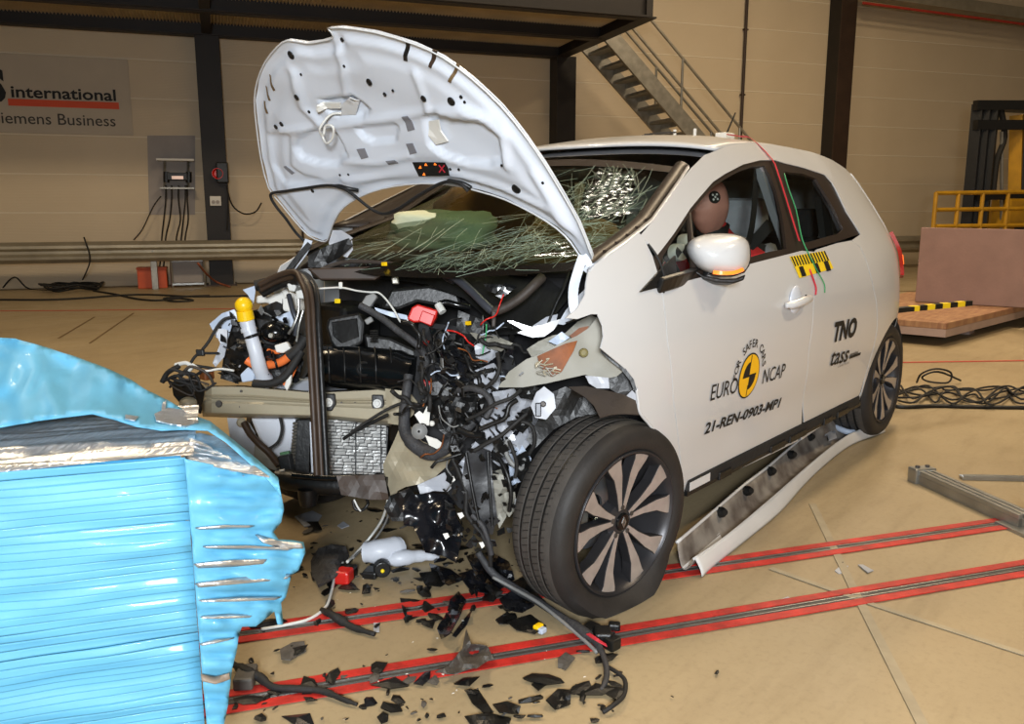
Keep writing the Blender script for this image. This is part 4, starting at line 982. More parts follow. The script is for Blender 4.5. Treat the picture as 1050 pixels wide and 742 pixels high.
for i, ch in enumerate(txt):
    if ch == ' ': continue
    a = math.radians(174-i*(160/13)); V, Fc = text_mesh(ch, .043, .0006, 'CENTER'); R_ = r*1.24; rot = a-PI/2; ca, sa = math.cos(rot), math.sin(rot)
    m = MB(); m.tris([side3(cx-(R_*math.cos(a)+v[0]*ca-v[1]*sa), cz+R_*math.sin(a)+v[0]*sa+v[1]*ca, .0035) for v in V], [tuple(reversed(f)) for f in Fc]); m.build('decal_letter', 'ink', front_door)
flank_text('EURO', .082, .0004, 726.5, 411, 'decal_text', 'ink', front_door, (754.5, 402)); flank_text('NCAP', .082, .0004, 780, 393.5, 'decal_text', 'ink', front_door, (803, 386))
flank_text('21-REN-0903-MP1', .058, .0018, 721, 445, 'decal_text', 'ink', front_door, (798, 417), .0)
flank_text('TNO', .118, .006, 853, 350, 'decal_text', 'ink', rear_door, (876.5, 343.5), .06); flank_text('tass', .115, .0015, 849.5, 375, 'decal_text', 'ink', rear_door, (868, 370), .12)
x0, z0 = S(870, 368); m = MB(); m.addv([side3(x0-a, z0+b, .0035) for a, b in ((0, 0), (.15, 0), (.15, .014), (0, .014))]); m.face((0, 1, 2, 3)); m.build('decal_bar', 'ink', rear_door)
flank_text('international', .022, .0004, 870.5, 365, 'decal_text', 'ink_soft', rear_door); flank_text('a Siemens Business', .020, .0, 858, 377, 'decal_text', 'cav_grey', rear_door)
# yellow calibration sticker
def flank_quad(name, q, mt, parent, off=.003, step=.03): return panel(name, SP(q), mt, parent, step, off=off, th=.0005)
flank_quad('scale_sticker', [(809, 263), (845, 257), (854, 275), (819, 285)], 'tape_yellow', front_door)
for k in range(13):
    t = k/12.5; a = (810+35*t, 263-6*t); flank_quad('sticker_tick', [a, (a[0]+1.3, a[1]-.2), (a[0]+5.6, a[1]+9.5), (a[0]+4.3, a[1]+9.8)], 'ink', front_door, .0042, .02)
for cx_, cy_ in ((818, 273.5), (833, 270), (843.5, 268)): flank_quad('sticker_block', [(cx_, cy_), (cx_+4.3, cy_-1), (cx_+8, cy_+9), (cx_+3.5, cy_+10)], 'ink', front_door, .0042, .02)
# red tape over the B pillar, wires
_x = S(790, 163)[0]; tp = [roofpt(_x-.03, .72), roofpt(_x-.02, .85), roofpt(_x-.01, .95)]
tp = [Vector((p.x, p.y, p.z+.014)) for p in tp]+[side3(*S(*q), .006) for q in ((790, 163), (797, 180), (805, 205), (812, 228), (818, 247))]
m = MB(); m.strip(tp, .016, .0015, (-.1, .8, .5), 3); lab(m.build('red_tape', 'tape_red', CAR), 'red tape strip over roof and pillar')
m = MB(); m.tube([side3(*S(*q), .005) for q in ((803, 178), (808, 195), (815, 215), (820, 240), (824, 252), (831, 266), (837, 278), (844, 291), (844.5, 300))], .0026, 6, 3); m.build('green_wire', 'tape_green', CAR, smooth=True)
m = MB(); m.tube([side3(*S(*q), .005) for q in ((829, 276), (833, 287), (835.5, 295), (835, 302))], .004, 6, 3); m.build('red_wire', 'tape_red', CAR, smooth=True)
# ---- striped pole behind the tail
a = D(912, 318.5, 5.05); b = D(995, 310.5, 5.35)
sp = empty('striped_pole', a); sp.parent = CAR; sp.location = a-ORG[CAR.name]; lab(sp, 'black and yellow striped pole')
for k in range(8):
    m = MB(); t0 = .24+k*.095; m.beam(a.lerp(b, t0), a.lerp(b, t0+.095), .032, .032); m.build('stripe', 'tape_yellow' if k % 2 == 0 else 'black_plastic', sp)
m = MB(); m.beam(a, a.lerp(b, .26), .05, .03); m.box(a+Vector((.05, 0, -.03)), (.14, .06, .05)); m.box(a+Vector((.02, .02, -.06)), (.10, .05, .04)); m.build('bracket', 'black_plastic', sp, bevel=.004)
# ---- cabin
def seat(cx, cy, name, drv):
    e = empty(name, (cx, cy, .3)); e.parent = CAR; e.location = Vector((cx, cy, .3))-ORG[CAR.name]
    def sq(u, v):  # backrest cushion
        y = cy+(v-.5)*.46*(1-.18*u*u); z = .52+u*.52; x = cx-.22-u*.22+.05*abs(2*v-1)**2; return Vector((x, y, z))
    m = MB(); m.grid(sq, 8, 8); m.build('backrest', 'seat_black', e, smooth=True, solid=.12, offset=-1)
    m = MB(); m.grid(lambda u, v: sq(u, .25+.5*v)+Vector((.008, 0, 0)), 6, 4); m.build('backrest_insert', 'seat_grey', e, smooth=True)
    for s_ in (-1, 1):
        m = MB(); m.tube([Vector((cx-.15, cy+s_*.22, .50)), Vector((cx-.22, cy+s_*.245, .70)), Vector((cx-.31, cy+s_*.225, .92)), Vector((cx-.38, cy+s_*.16, 1.04))], [.055, .062, .05, .04], 8, 3); m.build('side_bolster', 'seat_grey', e, smooth=True)
    m = MB(); m.grid(lambda u, v: Vector((cx-.22+u*.5, cy+(v-.5)*.48, .50+.05*u+.02*abs(2*v-1)**2)), 6, 6); m.build('cushion', 'seat_black', e, smooth=True, solid=.14)
    m = MB(); m.box((cx-.43, cy, 1.17), (.10, .26, .20)); m.build('headrest', 'seat_grey' if not drv else 'seat_black', e, bevel=.04)
    for s_ in (-.06, .06): m = MB(); m.cyl((cx-.42, cy+s_, 1.0), (cx-.43, cy+s_, 1.1), .008, 8); m.build('headrest_post', 'alu', e)
    m = MB(); m.box((cx, cy, .38), (.5, .42, .12)); m.build('seat_base', 'interior_black', e)
    return e
seat(-1.26, .36, 'driver_seat', False); seat(-1.16, -.36, 'passenger_seat', True)
e = empty('rear_bench', (-1.95, 0, .3)); e.parent = CAR; e.location = Vector((-1.95, 0, .3))-ORG[CAR.name]
m = MB(); m.box((-1.80, 0, .50), (.5, 1.26, .18)); m.build('cushion', 'seat_black', e, bevel=.05)
m = MB(); m.box((-2.12, 0, .80), (.16, 1.26, .56), Matrix.Rotation(-.3, 3, 'Y')); m.build('backrest', 'seat_black', e, bevel=.05)
for y in (-.4, .4): m = MB(); m.box((-2.22, y, 1.14), (.1, .26, .16)); m.build('headrest', 'seat_black', e, bevel=.03)
def dash(u, v):
    y = -.70+1.40*v; A = [(-.12, 1.0), (-.30, 1.01), (-.50, .98), (-.56, .92), (-.56, .80), (-.50, .60), (-.45, .40)]
    i = u*(len(A)-1); k = min(int(i), len(A)-2); t = i-k
    return Vector((A[k][0]*(1-t)+A[k+1][0]*t+.06*(1-(2*v-1)**2), y, A[k][1]*(1-t)+A[k+1][1]*t))
m = MB(); m.grid(dash, 18, 12); m.build('dashboard', 'interior_black', CAR, smooth=True, solid=.02)
m = MB(); sc_ = Vector((-.82, .36, .93)); sax = Vector((-.92, 0, .40)).normalized(); m.lathe([(.165, -.012), (.178, -.016), (.190, 0), (.178, .016), (.165, .012)], sc_, sax, 32, True); stw = m.build('steering_wheel', 'interior_black', CAR, smooth=True)
m = MB(); m.lathe([(0, .05), (.06, .04), (.075, .0), (.05, -.04)], sc_, sax, 20); m.build('airbag_hub', 'interior_black', stw, smooth=True)
for a_ in (0, 2.1, 4.2):
    m = MB(); u_ = sax.orthogonal().normalized(); w_ = sax.cross(u_); m.beam(sc_+(u_*math.cos(a_)+w_*math.sin(a_))*.05, sc_+(u_*math.cos(a_)+w_*math.sin(a_))*.17, .03, .012, sax); m.build('spoke', 'interior_black', stw)
# deployed airbags
mat('airbag', 'ccd2b8', .9, 0, .12, 5, .5, 12, color2='b9c6b0'); mat('airbag_warm', 'a9793f', .9, 0, .2, 4, .5, 14)
def bag(c, sx, sy, sz, seed, name, mt):
    m = MB(); g = random.Random(seed); ph = [g.uniform(0, 6) for _ in range(6)]
    m.ball((0, 0, 0), 1, (1, 1, 1), 30, 20); V = []
    for v in m.v:
        v = Vector(v); k = 1+.07*math.sin(5*v.x+ph[0]+3*v.z)+.06*math.sin(7*v.y+ph[1])+.04*math.sin(11*v.z+4*v.y+ph[2])+.03*math.sin(15*v.y-9*v.z)
        q = Vector((math.copysign(abs(v.x)**.8, v.x)*sx, math.copysign(abs(v.y)**.7, v.y)*sy, math.copysign(abs(v.z)**.7, v.z)*sz))*k; V.append(tuple(Vector(c)+q))
    m.v = V; return m.build(name, mt, CAR, smooth=True)
bag(D(452, 236, 3.55), .15, .27, .085, 3, 'passenger_airbag', 'airbag'); bag((-.56, .20, 1.08), .16, .2, .10, 8, 'driver_airbag', 'airbag_warm')
bag((-.95, -.60, 1.12), .35, .05, .20, 5, 'curtain_airbag', 'airbag_warm')
m = MB()
for sg in (-1, 1):
    m = MB(); m.strip([(-1.33, sg*.58, 1.42), (-1.36, sg*.66, 1.2), (-1.38, sg*.74, .95), (-1.38, sg*.76, .4)], .09, .03, (0, sg, .2), 3); pil = m.build('pillar_trim', 'cav_grey', CAR)
m = MB(); m.strip([(-1.30, .60, 1.38), (-1.24, .62, 1.15), (-1.18, .60, .92), (-1.1, .62, .6)], .045, .003, (0, 1, .2), 4); m.build('seat_belt', 'interior_black', CAR)
for sg in (1, -1):
    m = MB(); m.strip([(-2.14, sg*.53, 1.38), (-2.02, sg*.60, 1.25), (-1.97, sg*.66, 1.05), (-1.95, sg*.69, .9)], .10, .03, (0, sg, .2), 3); m.build('rear_pillar_trim', 'interior_black', CAR)
m = MB()
for sg in (1, -1):
    m = MB(); m.box((-1.0, sg*.765, .66), (1.3, .05, .62)); m.build('door_card', 'interior_black', CAR); m = MB(); m.box((-1.85, sg*.75, .66), (.72, .05, .62)); m.build('door_card', 'interior_black', CAR)
m = MB(); m.box((-2.55, 0, .85), (.6, 1.25, .05)); m.box((-2.86, 0, .65), (.05, 1.2, .5)); m.build('parcel_shelf', 'interior_black', CAR)

m = MB(); m.tube([side3(*S(709, 219), -.012), side3(*S(711, 240), -.012), side3(*S(714, 276), -.012)], .011, 8); m.build('quarter_divider', 'trim_dark', CAR)
# ------------------------------------------------------------------ wrecked front end
from mathutils import noise as mnoise
mat('beam_beige', '9d937c', .45, .1, .08, 6, .05, 30); mat('sheet_grey', '8e8b80', .55, .0, .08, 8, .06, 30); mat('sheet_white', 'a2a5ac', .4, 0, .05, 6); mat('wax', '8a4a18', .6, 0, .25, 18, .1, 40, color2='5e3210')
mat('poly_clear', 'c4c8d0', .4, 0, .05, 6, trans=.0); mat('orange_cable', 'f07a3c', .45, 0, .08); mat('fin', 'cfcfcc', .45, .3, .2, 40, .4, 90); mat('blue_white', 'b4c0d2', .35, 0, .08)
mat('liner', '3c342e', .6, 0, .2, 10, .2, 40); mat('corrugated', '3a3a3c', .6, 0, .3, 30, .4, 120); mat('wire_white', 'cfcfca', .5); mat('wire_grey', '7a7a78', .5); mat('brown_rubber', '38291d', .5, 0, .3, 10)
mat('film_black', '141519', .22, 0, .3, 8, .1, 14, coat=.2); mat('dark_grey', '3c3e44', .35, .2, .15, 10)
def sheet(name, poly, d, mt, parent=None, amp=.012, freq=9.0, th=.0025, step=6.0, gx=0.0, gy=0.0, seed=0.0, smooth=False, holes=()):
    """torn sheet: outline at its own depth, with dents, thickness and slope"""
    pts, tri = fill2d(poly, step, holes); cx = sum(p[0] for p in poly)/len(poly); cy = sum(p[1] for p in poly)/len(poly); V = []
    for x, y in pts:
        q = Vector((x*.01*freq/3, y*.01*freq/3, seed)); k = mnoise.noise(q)+.5*mnoise.noise(q*2.3)
        V.append(D(x, y, d+amp*k+gx*(x-cx)/100+gy*(y-cy)/100))
    m = MB(); m.tris(V, tri); o = m.build(name, mt, parent, smooth=smooth, solid=th, offset=0); 
    if smooth: q = o.modifiers.new('split', 'EDGE_SPLIT'); q.split_angle = math.radians(50); q.use_edge_sharp = False
    return o
def pxr(r, d): return r*d/FPX
def hose(name, pts, rpx, mt, parent=CAR, n=8, sm=5, d=None):
    P = [D(p[0], p[1], (p[2] if len(p) > 2 else d)) for p in pts]; dd = sum(dep(p) for p in P)/len(P)
    m = MB(); m.tube(P, [pxr(r, dd) for r in rpx] if isinstance(rpx, (list, tuple)) else pxr(rpx, dd), n, sm); return m.build(name, mt, parent, smooth=True, auto=60)
def block(name, poly, d, depth, mt, parent=CAR, bevel=.004):
    m = MB(); m.prism([D(x, y, d) for x, y in poly], FW*depth); return m.build(name, mt, parent, bevel=bevel)
# firewall and bay floor
m = MB(); m.box((-.13, 0, .60), (.04, 1.36, .80)); m.build('firewall', 'interior_black', CAR)
m = MB(); m.box((.0, -.16, .26), (.26, .80, .10)); m.build('subframe', 'underbody', CAR, bevel=.02)
for y_ in (-.46, .40):
    m = MB(); m.beam((-.10, y_, .52), (.38 if y_ < 0 else .16, y_, .54), .07, .11); m.build('side_member', 'sheet_white', CAR, bevel=.01)
m = MB(); m.box((-.06, -.16, .52), (.24, .60, .40)); m.build('motor_block', 'black_plastic', CAR, bevel=.04)
m = MB(); m.box((-.02, -.52, .68), (.2, .2, .34)); m.build('fuse_box', 'black_plastic', CAR, bevel=.02)
# bumper beam, a pressed channel
def beamf(u, v):
    x = 208+194*u; top_ = interp(x, [208, 213, 250, 318, 333, 402], [394, 396, 396, 402, 402, 398]); bot = interp(x, [208, 250, 318, 333, 402], [426, 427, 428, 428, 436])
    pr = interp(v, [0, .04, .28, .33, .40, .46, .52, .58, .9, 1], [.06, .0, .0, .012, .012, .0, .0, -.008, -.008, .06]); d0 = interp(x, [208, 216, 402], [3.01, 2.965, 2.91])
    return D(x, top_+(bot-top_)*v, d0+pr)
m = MB(); m.grid(beamf, 40, 24); BEAM = m.build('bumper_beam', 'beam_beige', CAR, smooth=True, solid=.004, auto=30); lab(BEAM, 'beige pressed steel bumper beam')
for x, y, r in ((224, 414, 3.2), (247, 401, 1.2), (246, 417, 1), (350, 413, 1.1), (364, 413, 1), (378, 413, 1.1), (363, 423, 1), (395, 408, 1.3)):
    m = MB(); m.lathe([(0, .001), (pxr(r, 2.9), .001), (pxr(r*1.2, 2.9), -.004)], D(x, y, 2.945-.02*(x > 300)), -FW, 12); m.build('bolt_hole', 'slot', BEAM)
for x, y in ((337, 412.5), (387, 413.5)):
    block('mount_bracket', [(x-6, y-9), (x+6, y-9), (x+7, y+2), (x+3, y+9), (x-4, y+9), (x-6, y+2)], 2.905, .02, 'black_plastic', BEAM)
    m = MB(); c = D(x, y, 2.90); m.lathe([(0, .012), (pxr(2.5, 2.9), .012), (pxr(3, 2.9), .006), (pxr(4.4, 2.9), .006), (pxr(4.6, 2.9), 0)], c, -FW, 18); m.build('washer_bolt', 'wire_white', BEAM, smooth=True, auto=30)
sheet('crash_bracket', [(418, 433), (424, 440), (433, 452), (446, 458), (462, 456), (466, 464), (458, 478), (446, 489), (431, 496), (416, 499), (408, 503), (402, 513), (399, 500), (394, 486), (393, 476), (399, 463), (405, 450), (410, 438)], 2.80, 'beam_beige', CAR, .03, 8, .003, 5, gx=-.15, seed=3.1)
sheet('crash_bracket', [(395, 398), (420, 402), (428, 412), (424, 425), (412, 436), (398, 434)], 2.86, 'beam_beige', CAR, .02, 8, .003, 5, gx=-.1, seed=5.1)
sheet('torn_bracket', [(428, 497), (446, 489), (456, 484), (463, 500), (459, 504), (445, 503), (431, 507)], 2.74, 'sheet_white', CAR, .02, 7, .002, 5, seed=9)
# radiator
rad = empty('radiator', D(362, 460, 3.03)); rad.parent = CAR; rad.location = D(362, 460, 3.03)-ORG[CAR.name]; lab(rad, 'silver radiator core with crumpled fins')
block('core', [(333, 428), (398, 438), (396, 478), (384, 487), (333, 486)], 3.05, .03, 'black_plastic', rad, 0)
m = MB(); g = random.Random(11)
for k in range(17):
    y = 430+k*3.3; x = 334
    while x < 395:
        w_ = g.uniform(4, 12); yy = y+.03*(x-334)*1.5
        if yy < 485: m.prism([D(x, yy, 3.03+g.uniform(-.006, .004)), D(min(396, x+w_), yy+g.uniform(-.5, .5), 3.03), D(min(396, x+w_), yy+2.4, 3.035), D(x, yy+2.4+g.uniform(-.4, .6), 3.03)], FW*.014)
        x += w_+.8
o = m.build('fins', 'fin', rad); o['kind'] = 'stuff'
for x in (364, 390): block('tube_bar', [(x, 432), (x+1.2, 432), (x+1.2, 486), (x, 486)], 3.02, .006, 'black_plastic', rad, 0)
# big strut (torn seal) hanging down in front
st = [(268, 297, 3.0), (286, 288, 2.98), (304, 284, 2.95), (315, 290, 2.91), (320, 306, 2.87), (322, 340, 2.84), (324.5, 385, 2.82), (327, 430, 2.81), (330, 487, 2.80)]
SEAL = hose('door_seal_strip', st, 8.0, 'black_plastic', n=10); lab(SEAL, 'long black strut hanging across the engine bay')
for dx, r, mt in ((-5.2, 3.4, 'brown_rubber'), (5.0, 3.2, 'black_plastic'), (0, 3.0, 'brown_rubber')):
    hose('strip_rib', [(a+dx*(1 if i > 2 else .3), b+(0 if i > 2 else dx), c-.024) for i, (a, b, c) in enumerate(st)], r, mt, SEAL, 8)
# filler neck
NECK = hose('filler_neck', [(253, 329, 2.93), (257, 343, 2.93), (262, 360, 2.93), (266, 376, 2.95), (272, 393, 3.0)], [7.6, 7.0, 7.2, 7.6, 9.5], 'poly_clear', n=16); lab(NECK, 'translucent white filler neck')
m = MB(); c = D(250, 313, 2.92); m.ball(c, pxr(9, 2.92), (1, 1, .95), 20, 14); cap = m.build('filler_cap', 'yellow_plastic', NECK, smooth=True); lab(cap, 'bright yellow cap')
m = MB(); m.tube([D(250.5, 318, 2.92), D(252.5, 328, 2.93)], [pxr(8.2, 2.92), pxr(8.8, 2.92)], 20); m.build('cap_skirt', 'yellow_plastic', NECK, bevel=.003)
hose('clamp_ring', [(251, 347, 2.925), (257, 345, 2.90), (266, 342, 2.925)], 1.6, 'black_plastic', NECK)
m = MB(); m.tube([D(254.5, 336, 2.93), D(255.5, 340, 2.93)], pxr(7.9, 2.93), 18); m.build('neck_collar', 'poly_clear', NECK)
# orange high-voltage cable and neighbours
OR = hose('orange_cable', [(253, 369, 3.02), (262, 374, 3.02), (275, 374, 3.0), (288, 371, 2.97), (298, 364, 2.95)], 4.4, 'orange_cable', n=12); lab(OR, 'thick orange high-voltage cable')
hose('cable_sleeve', [(296, 366, 2.94), (305, 358, 2.94), (313, 346, 2.95)], 5.2, 'rubber', OR, 12); hose('cable_tie', [(281, 367, 2.96), (283, 373, 2.955), (284, 378, 2.97)], 1.2, 'black_plastic', OR)
hose('orange_cable', [(275, 359, 3.0), (284, 361, 2.98), (296, 357, 2.96)], 2.2, 'orange_cable'); hose('orange_cable', [(292, 395, 2.95), (299, 384, 2.95), (303, 374, 2.96)], 2.6, 'orange_cable')
block('white_connector', [(281, 354), (294, 350), (298, 357), (290, 362), (283, 361)], 2.94, .03, 'white_plastic'); block('white_connector', [(291, 396), (295, 384), (299, 382), (298, 393), (294, 401)], 2.92, .02, 'white_plastic')
block('white_bracket', [(246, 384), (254, 376), (261, 382), (260, 390), (248, 392)], 2.95, .02, 'blue_white')
hose('coolant_hose', [(260, 393, 2.93), (278, 393, 2.92), (292, 386, 2.92), (302, 372, 2.93), (309, 360, 2.94)], 4.2, 'rubber')
m = MB(); m.ball(D(283, 340, 3.0), pxr(16, 3.0), (1.0, 1.0, .72), 16, 10); m.build('pump_motor', 'black_gloss', CAR, smooth=True); block('pump_mount', [(262, 326), (292, 330), (300, 344), (292, 356), (266, 352)], 3.06, .08, 'black_plastic')
m = MB(); m.lathe([(0, .02), (.008, .02), (.01, .0)], D(279, 344, 2.93), -FW, 10); m.build('pump_bolt', 'galv', CAR)
block('white_tank', [(262, 303), (286, 300), (290, 296), (300, 300), (312, 302), (312, 318), (296, 320), (280, 316), (274, 310), (262, 311)], 3.08, .06, 'white_plastic', bevel=.008)
block('white_tank_rib', [(288, 297), (293, 294), (296, 301), (292, 306)], 3.06, .02, 'white_plastic'); sheet('blue_white_plate', [(280, 326), (300, 318), (306, 330), (298, 342), (286, 334)], 3.06, 'blue_white', CAR, .01)
sheet('blue_white_plate', [(249, 297), (261, 293), (262, 298), (260, 312), (254, 302)], 3.0, 'blue_white', CAR, .006, step=4)
for pl in ([(294, 291), (300, 288), (304, 293), (302, 299), (296, 298)], [(303, 298), (312, 296), (313, 306), (304, 306)], [(305, 285), (312, 285), (312, 293), (306, 294)]): block('grey_connector', pl, 2.93, .03, 'wire_white', CAR)
hose('grey_pipe', [(296, 302, 2.96), (300, 318, 2.94), (304, 330, 2.94), (303, 344, 2.95)], 2.6, 'dark_grey'); hose('steel_pipe', [(306, 306, 2.93), (306, 320, 2.93), (301, 334, 2.93), (296, 342, 2.94)], 1.6, 'alu'); hose('steel_pipe', [(311, 318, 2.92), (307, 332, 2.92), (304, 350, 2.93)], 1.4, 'alu')
hose('air_duct', [(262, 293, 3.1), (275, 290, 3.1), (290, 288, 3.08), (302, 286, 3.05)], 6, 'rubber')
# headlamp wreck on the far corner
sheet('lamp_shell', [(215, 332), (228, 321), (240, 317), (246, 326), (238, 333), (233, 350), (222, 346)], 3.02, 'blue_white', CAR, .02, 9, .003, 4, seed=2)
sheet('lamp_shell', [(219, 336), (233, 338), (233, 352), (226, 352)], 2.99, 'poly_clear', CAR, .02, 9, .003, 4, seed=4); sheet('lamp_shell', [(218, 372), (226, 352), (233, 352), (230, 366), (221, 376)], 3.0, 'sheet_white', CAR, .02, 9, .003, 4)
sheet('lamp_housing', [(231, 328), (246, 316), (258, 322), (268, 350), (272, 380), (262, 390), (240, 392), (226, 388), (230, 362)], 3.06, 'black_plastic', CAR, .05, 9, .004, 6, seed=8)
sheet('lamp_housing', [(233, 322), (262, 318), (290, 306), (300, 316), (292, 330), (268, 336), (244, 334)], 3.10, 'black_plastic', CAR, .05, 9, .004, 6, seed=9)
sheet('lamp_housing', [(258, 346), (275, 350), (300, 352), (312, 370), (305, 392), (270, 394)], 3.06, 'black_plastic', CAR, .03, 9, .004, 6, seed=18)
hose('lamp_wire', [(241, 325, 2.98), (230, 327, 2.97), (222, 336, 2.96), (214, 350, 2.95), (206, 360, 2.95), (198, 368, 2.95), (190, 384, 2.95)], 1.6, 'rubber')
block('wire_connector', [(200, 358), (208, 358), (209, 365), (201, 365)], 2.94, .02, 'black_plastic'); hose('lamp_wire', [(207, 362, 2.95), (218, 362, 2.95), (224, 362, 2.96)], 1.4, 'rubber')
hose('lamp_wire', [(195, 374, 2.95), (215, 377, 2.95), (232, 380, 2.95), (246, 388, 2.95)], 1.6, 'rubber'); hose('lamp_wire', [(197, 373, 2.94), (210, 380, 2.94), (226, 378, 2.94), (240, 380, 2.94)], 1.2, 'wire_white')
hose('lamp_wire', [(180, 374, 2.95), (191, 372, 2.94), (196, 377, 2.94), (188, 384, 2.95)], 2.2, 'wire_white'); hose('lamp_wire', [(166, 392, 2.94), (172, 382, 2.94), (184, 375, 2.94)], 2.6, 'rubber')
for k in range(12):
    g = random.Random(70+k); x0, y0 = g.uniform(166, 188), g.uniform(380, 398)
    hose('lamp_wire', [(x0, y0, 2.94), (x0+g.uniform(5, 14), y0+g.uniform(-12, 6), 2.93), (x0+g.uniform(14, 26), y0+g.uniform(-6, 14), 2.94), (x0+g.uniform(22, 38), y0+g.uniform(-4, 16), 2.96)], g.choice((.9, 1.2, 1.6)), g.choice(('rubber', 'rubber', 'liner')))
m = MB(); m.ball(D(193, 413, 2.95), pxr(9, 2.95), (1, 1, .7)); m.build('tan_grommet', 'beam_beige', CAR, smooth=True); sheet('corner_shard', [(176, 392), (200, 386), (210, 398), (206, 424), (190, 420), (178, 405)], 2.99, 'black_plastic', CAR, .04, 9, .004, 5, seed=12)
m = MB(); m.box(D(212, 384, 2.98), (.04, .04, .035)); m.build('amber_bit', 'wax', CAR, bevel=.006)
# below the beam
sheet('white_support', [(233, 428), (250, 429), (256, 434), (262, 444), (260, 470), (252, 468), (244, 456), (236, 450)], 3.02, 'sheet_white', CAR, .012, 7, .004, 5, gx=.05); sheet('white_support', [(252, 448), (262, 446), (286, 472), (288, 484), (270, 478), (252, 468)], 3.03, 'sheet_grey', CAR, .01)
block('washer_tank', [(256, 428), (304, 428), (300, 452), (296, 468), (282, 470), (266, 452)], 3.06, .10, 'poly_clear', bevel=.012)
m = MB(); m.lathe([(0, .006), (.012, .006), (.018, .0)], D(247.5, 433, 2.99), -FW, 14); m.build('washer_bolt', 'beam_beige', CAR)
hose('drain_hose', [(250, 433, 2.97), (256, 444, 2.96), (266, 455, 2.95), (276, 464, 2.95), (286, 477, 2.94)], 3.6, 'brown_rubber'); hose('thin_hose', [(287, 428, 2.99), (289, 440, 2.98), (285, 453, 2.97), (274, 461, 2.95)], 1.5, 'rubber')
block('green_clip', [(286, 464), (296, 462), (297, 469), (288, 470)], 2.98, .02, mat('clip_green', '55805a', .5)); block('rad_side_frame', [(303, 430), (318, 430), (317, 486), (300, 486), (298, 460)], 3.0, .05, 'black_plastic'); block('rad_side_frame', [(317, 432), (320, 432), (322, 486), (319, 486)], 2.98, .02, 'poly_clear')
m = MB()
for k in range(14): m.box(D(302.5-k*.2, 434+k*3.4, 2.985), (.012, .012, .008))
o = m.build('frame_teeth', 'galv', CAR); o['kind'] = 'stuff'
block('mount_foot', [(284, 468), (296, 466), (300, 488), (288, 486)], 2.93, .05, 'black_plastic'); block('mount_foot', [(285, 482), (291, 481), (292, 488), (286, 488)], 2.90, .02, 'white_plastic')
LOW = hose('lower_crossmember', [(284, 489, 2.92), (305, 493, 2.90), (335, 497, 2.88), (365, 497, 2.87), (398, 500, 2.85)], [9, 11, 11, 11, 12], 'black_plastic', n=12)
hose('crossmember_rib', [(300, 487, 2.86), (335, 490, 2.84), (370, 489, 2.83), (394, 491, 2.82)], 3.5, 'black_gloss', LOW); m = MB(); m.lathe([(.0, .03), (.028, .03), (.034, .0), (.034, -.03)], D(316, 509, 2.88), (0, 0, -1), 18); m.build('drain_plug', 'black_plastic', LOW, smooth=True, auto=30)
sheet('crossmember_skin', [(345, 488), (394, 486), (399, 512), (378, 512), (350, 507)], 2.80, 'brown_rubber', CAR, .015, 8, .004, 6)
hose('spring_loop', [(362, 513, 2.8), (364, 521, 2.8), (371, 523, 2.8), (377, 517, 2.8), (376, 512, 2.82)], 1.6, 'black_plastic'); hose('spring_loop', [(363, 512, 2.79), (367, 520, 2.79), (370, 524, 2.79)], 1.0, 'wire_white')
# motor top, covers
INV = block('inverter_box', [(336, 326), (368, 320), (374, 330), (372, 352), (358, 358), (347, 363), (338, 350), (334, 336)], 2.93, .12, 'black_plastic', bevel=.01)
block('inverter_lid', [(340, 330), (366, 326), (368, 345), (350, 352), (341, 344)], 2.918, .012, 'black_gloss', INV, .003)
MOT = hose('motor_casing', [(330, 374, 2.98), (360, 376, 2.96), (395, 379, 2.93), (428, 384, 2.88)], [22, 23, 22, 19], 'black_gloss', n=24); lab(MOT, 'glossy black motor casing')
m = MB(); m.lathe([(.018, .004), (.022, .006), (.026, .004)], D(373, 378, 2.875), -FW, 20); m.build('casing_ring', 'black_plastic', MOT)
for k in range(5): hose('casing_rib', [(336+k*16, 356, 2.93-.012*k), (337+k*16, 364, 2.905-.012*k), (337.5+k*16, 380, 2.893-.012*k), (338+k*16, 392, 2.91-.012*k)], .9, 'black_plastic', MOT)
m = MB()
for k in range(6): m.box(D(383.5, 339+k*2.2, 2.9), (.02, .02, .004))
m.build('bellows', 'rubber', CAR); block('bay_cover', [(372, 342), (400, 346), (426, 358), (430, 372), (402, 372), (376, 364)], 2.93, .06, 'black_plastic', bevel=.01)
block('brake_reservoir', [(400, 296), (440, 292), (470, 300), (476, 318), (450, 314), (428, 310), (408, 318), (390, 316)], 2.99, .10, 'black_plastic', bevel=.012); sheet('label_strip', [(384, 315), (398, 319), (417, 323), (419, 328), (402, 325), (386, 319)], 2.93, 'blue_white', CAR, .003, step=4)
RED = block('red_terminal_cover', [(417, 327), (422, 315), (428, 311.5), (449, 318), (447, 326), (442, 335), (432, 330), (424, 330.5)], 2.80, .05, 'red_plastic', bevel=.006); lab(RED, 'bright red terminal cover')
m = MB(); m.prism([D(429, 329, 2.79), D(433, 318, 2.79), D(446, 323, 2.79), D(442, 334, 2.79)], FW*.02); m.build('cover_flap', 'red_plastic', RED, bevel=.003)
hose('grey_hose', [(450, 312, 2.82), (458, 310, 2.82), (470, 313, 2.82), (482, 315, 2.83)], 3.4, 'black_gloss'); m = MB(); m.tube([D(449, 312, 2.81), D(454, 320, 2.80)], pxr(4, 2.8), 10); m.build('hose_end', 'wire_white', CAR); block('red_bit', [(433, 348), (440, 348), (440, 356), (434, 352)], 2.8, .012, 'red_plastic'); block('red_clip', [(429, 392), (434, 389), (442, 391), (442, 396), (432, 398), (429, 400)], 2.72, .02, 'red_plastic')
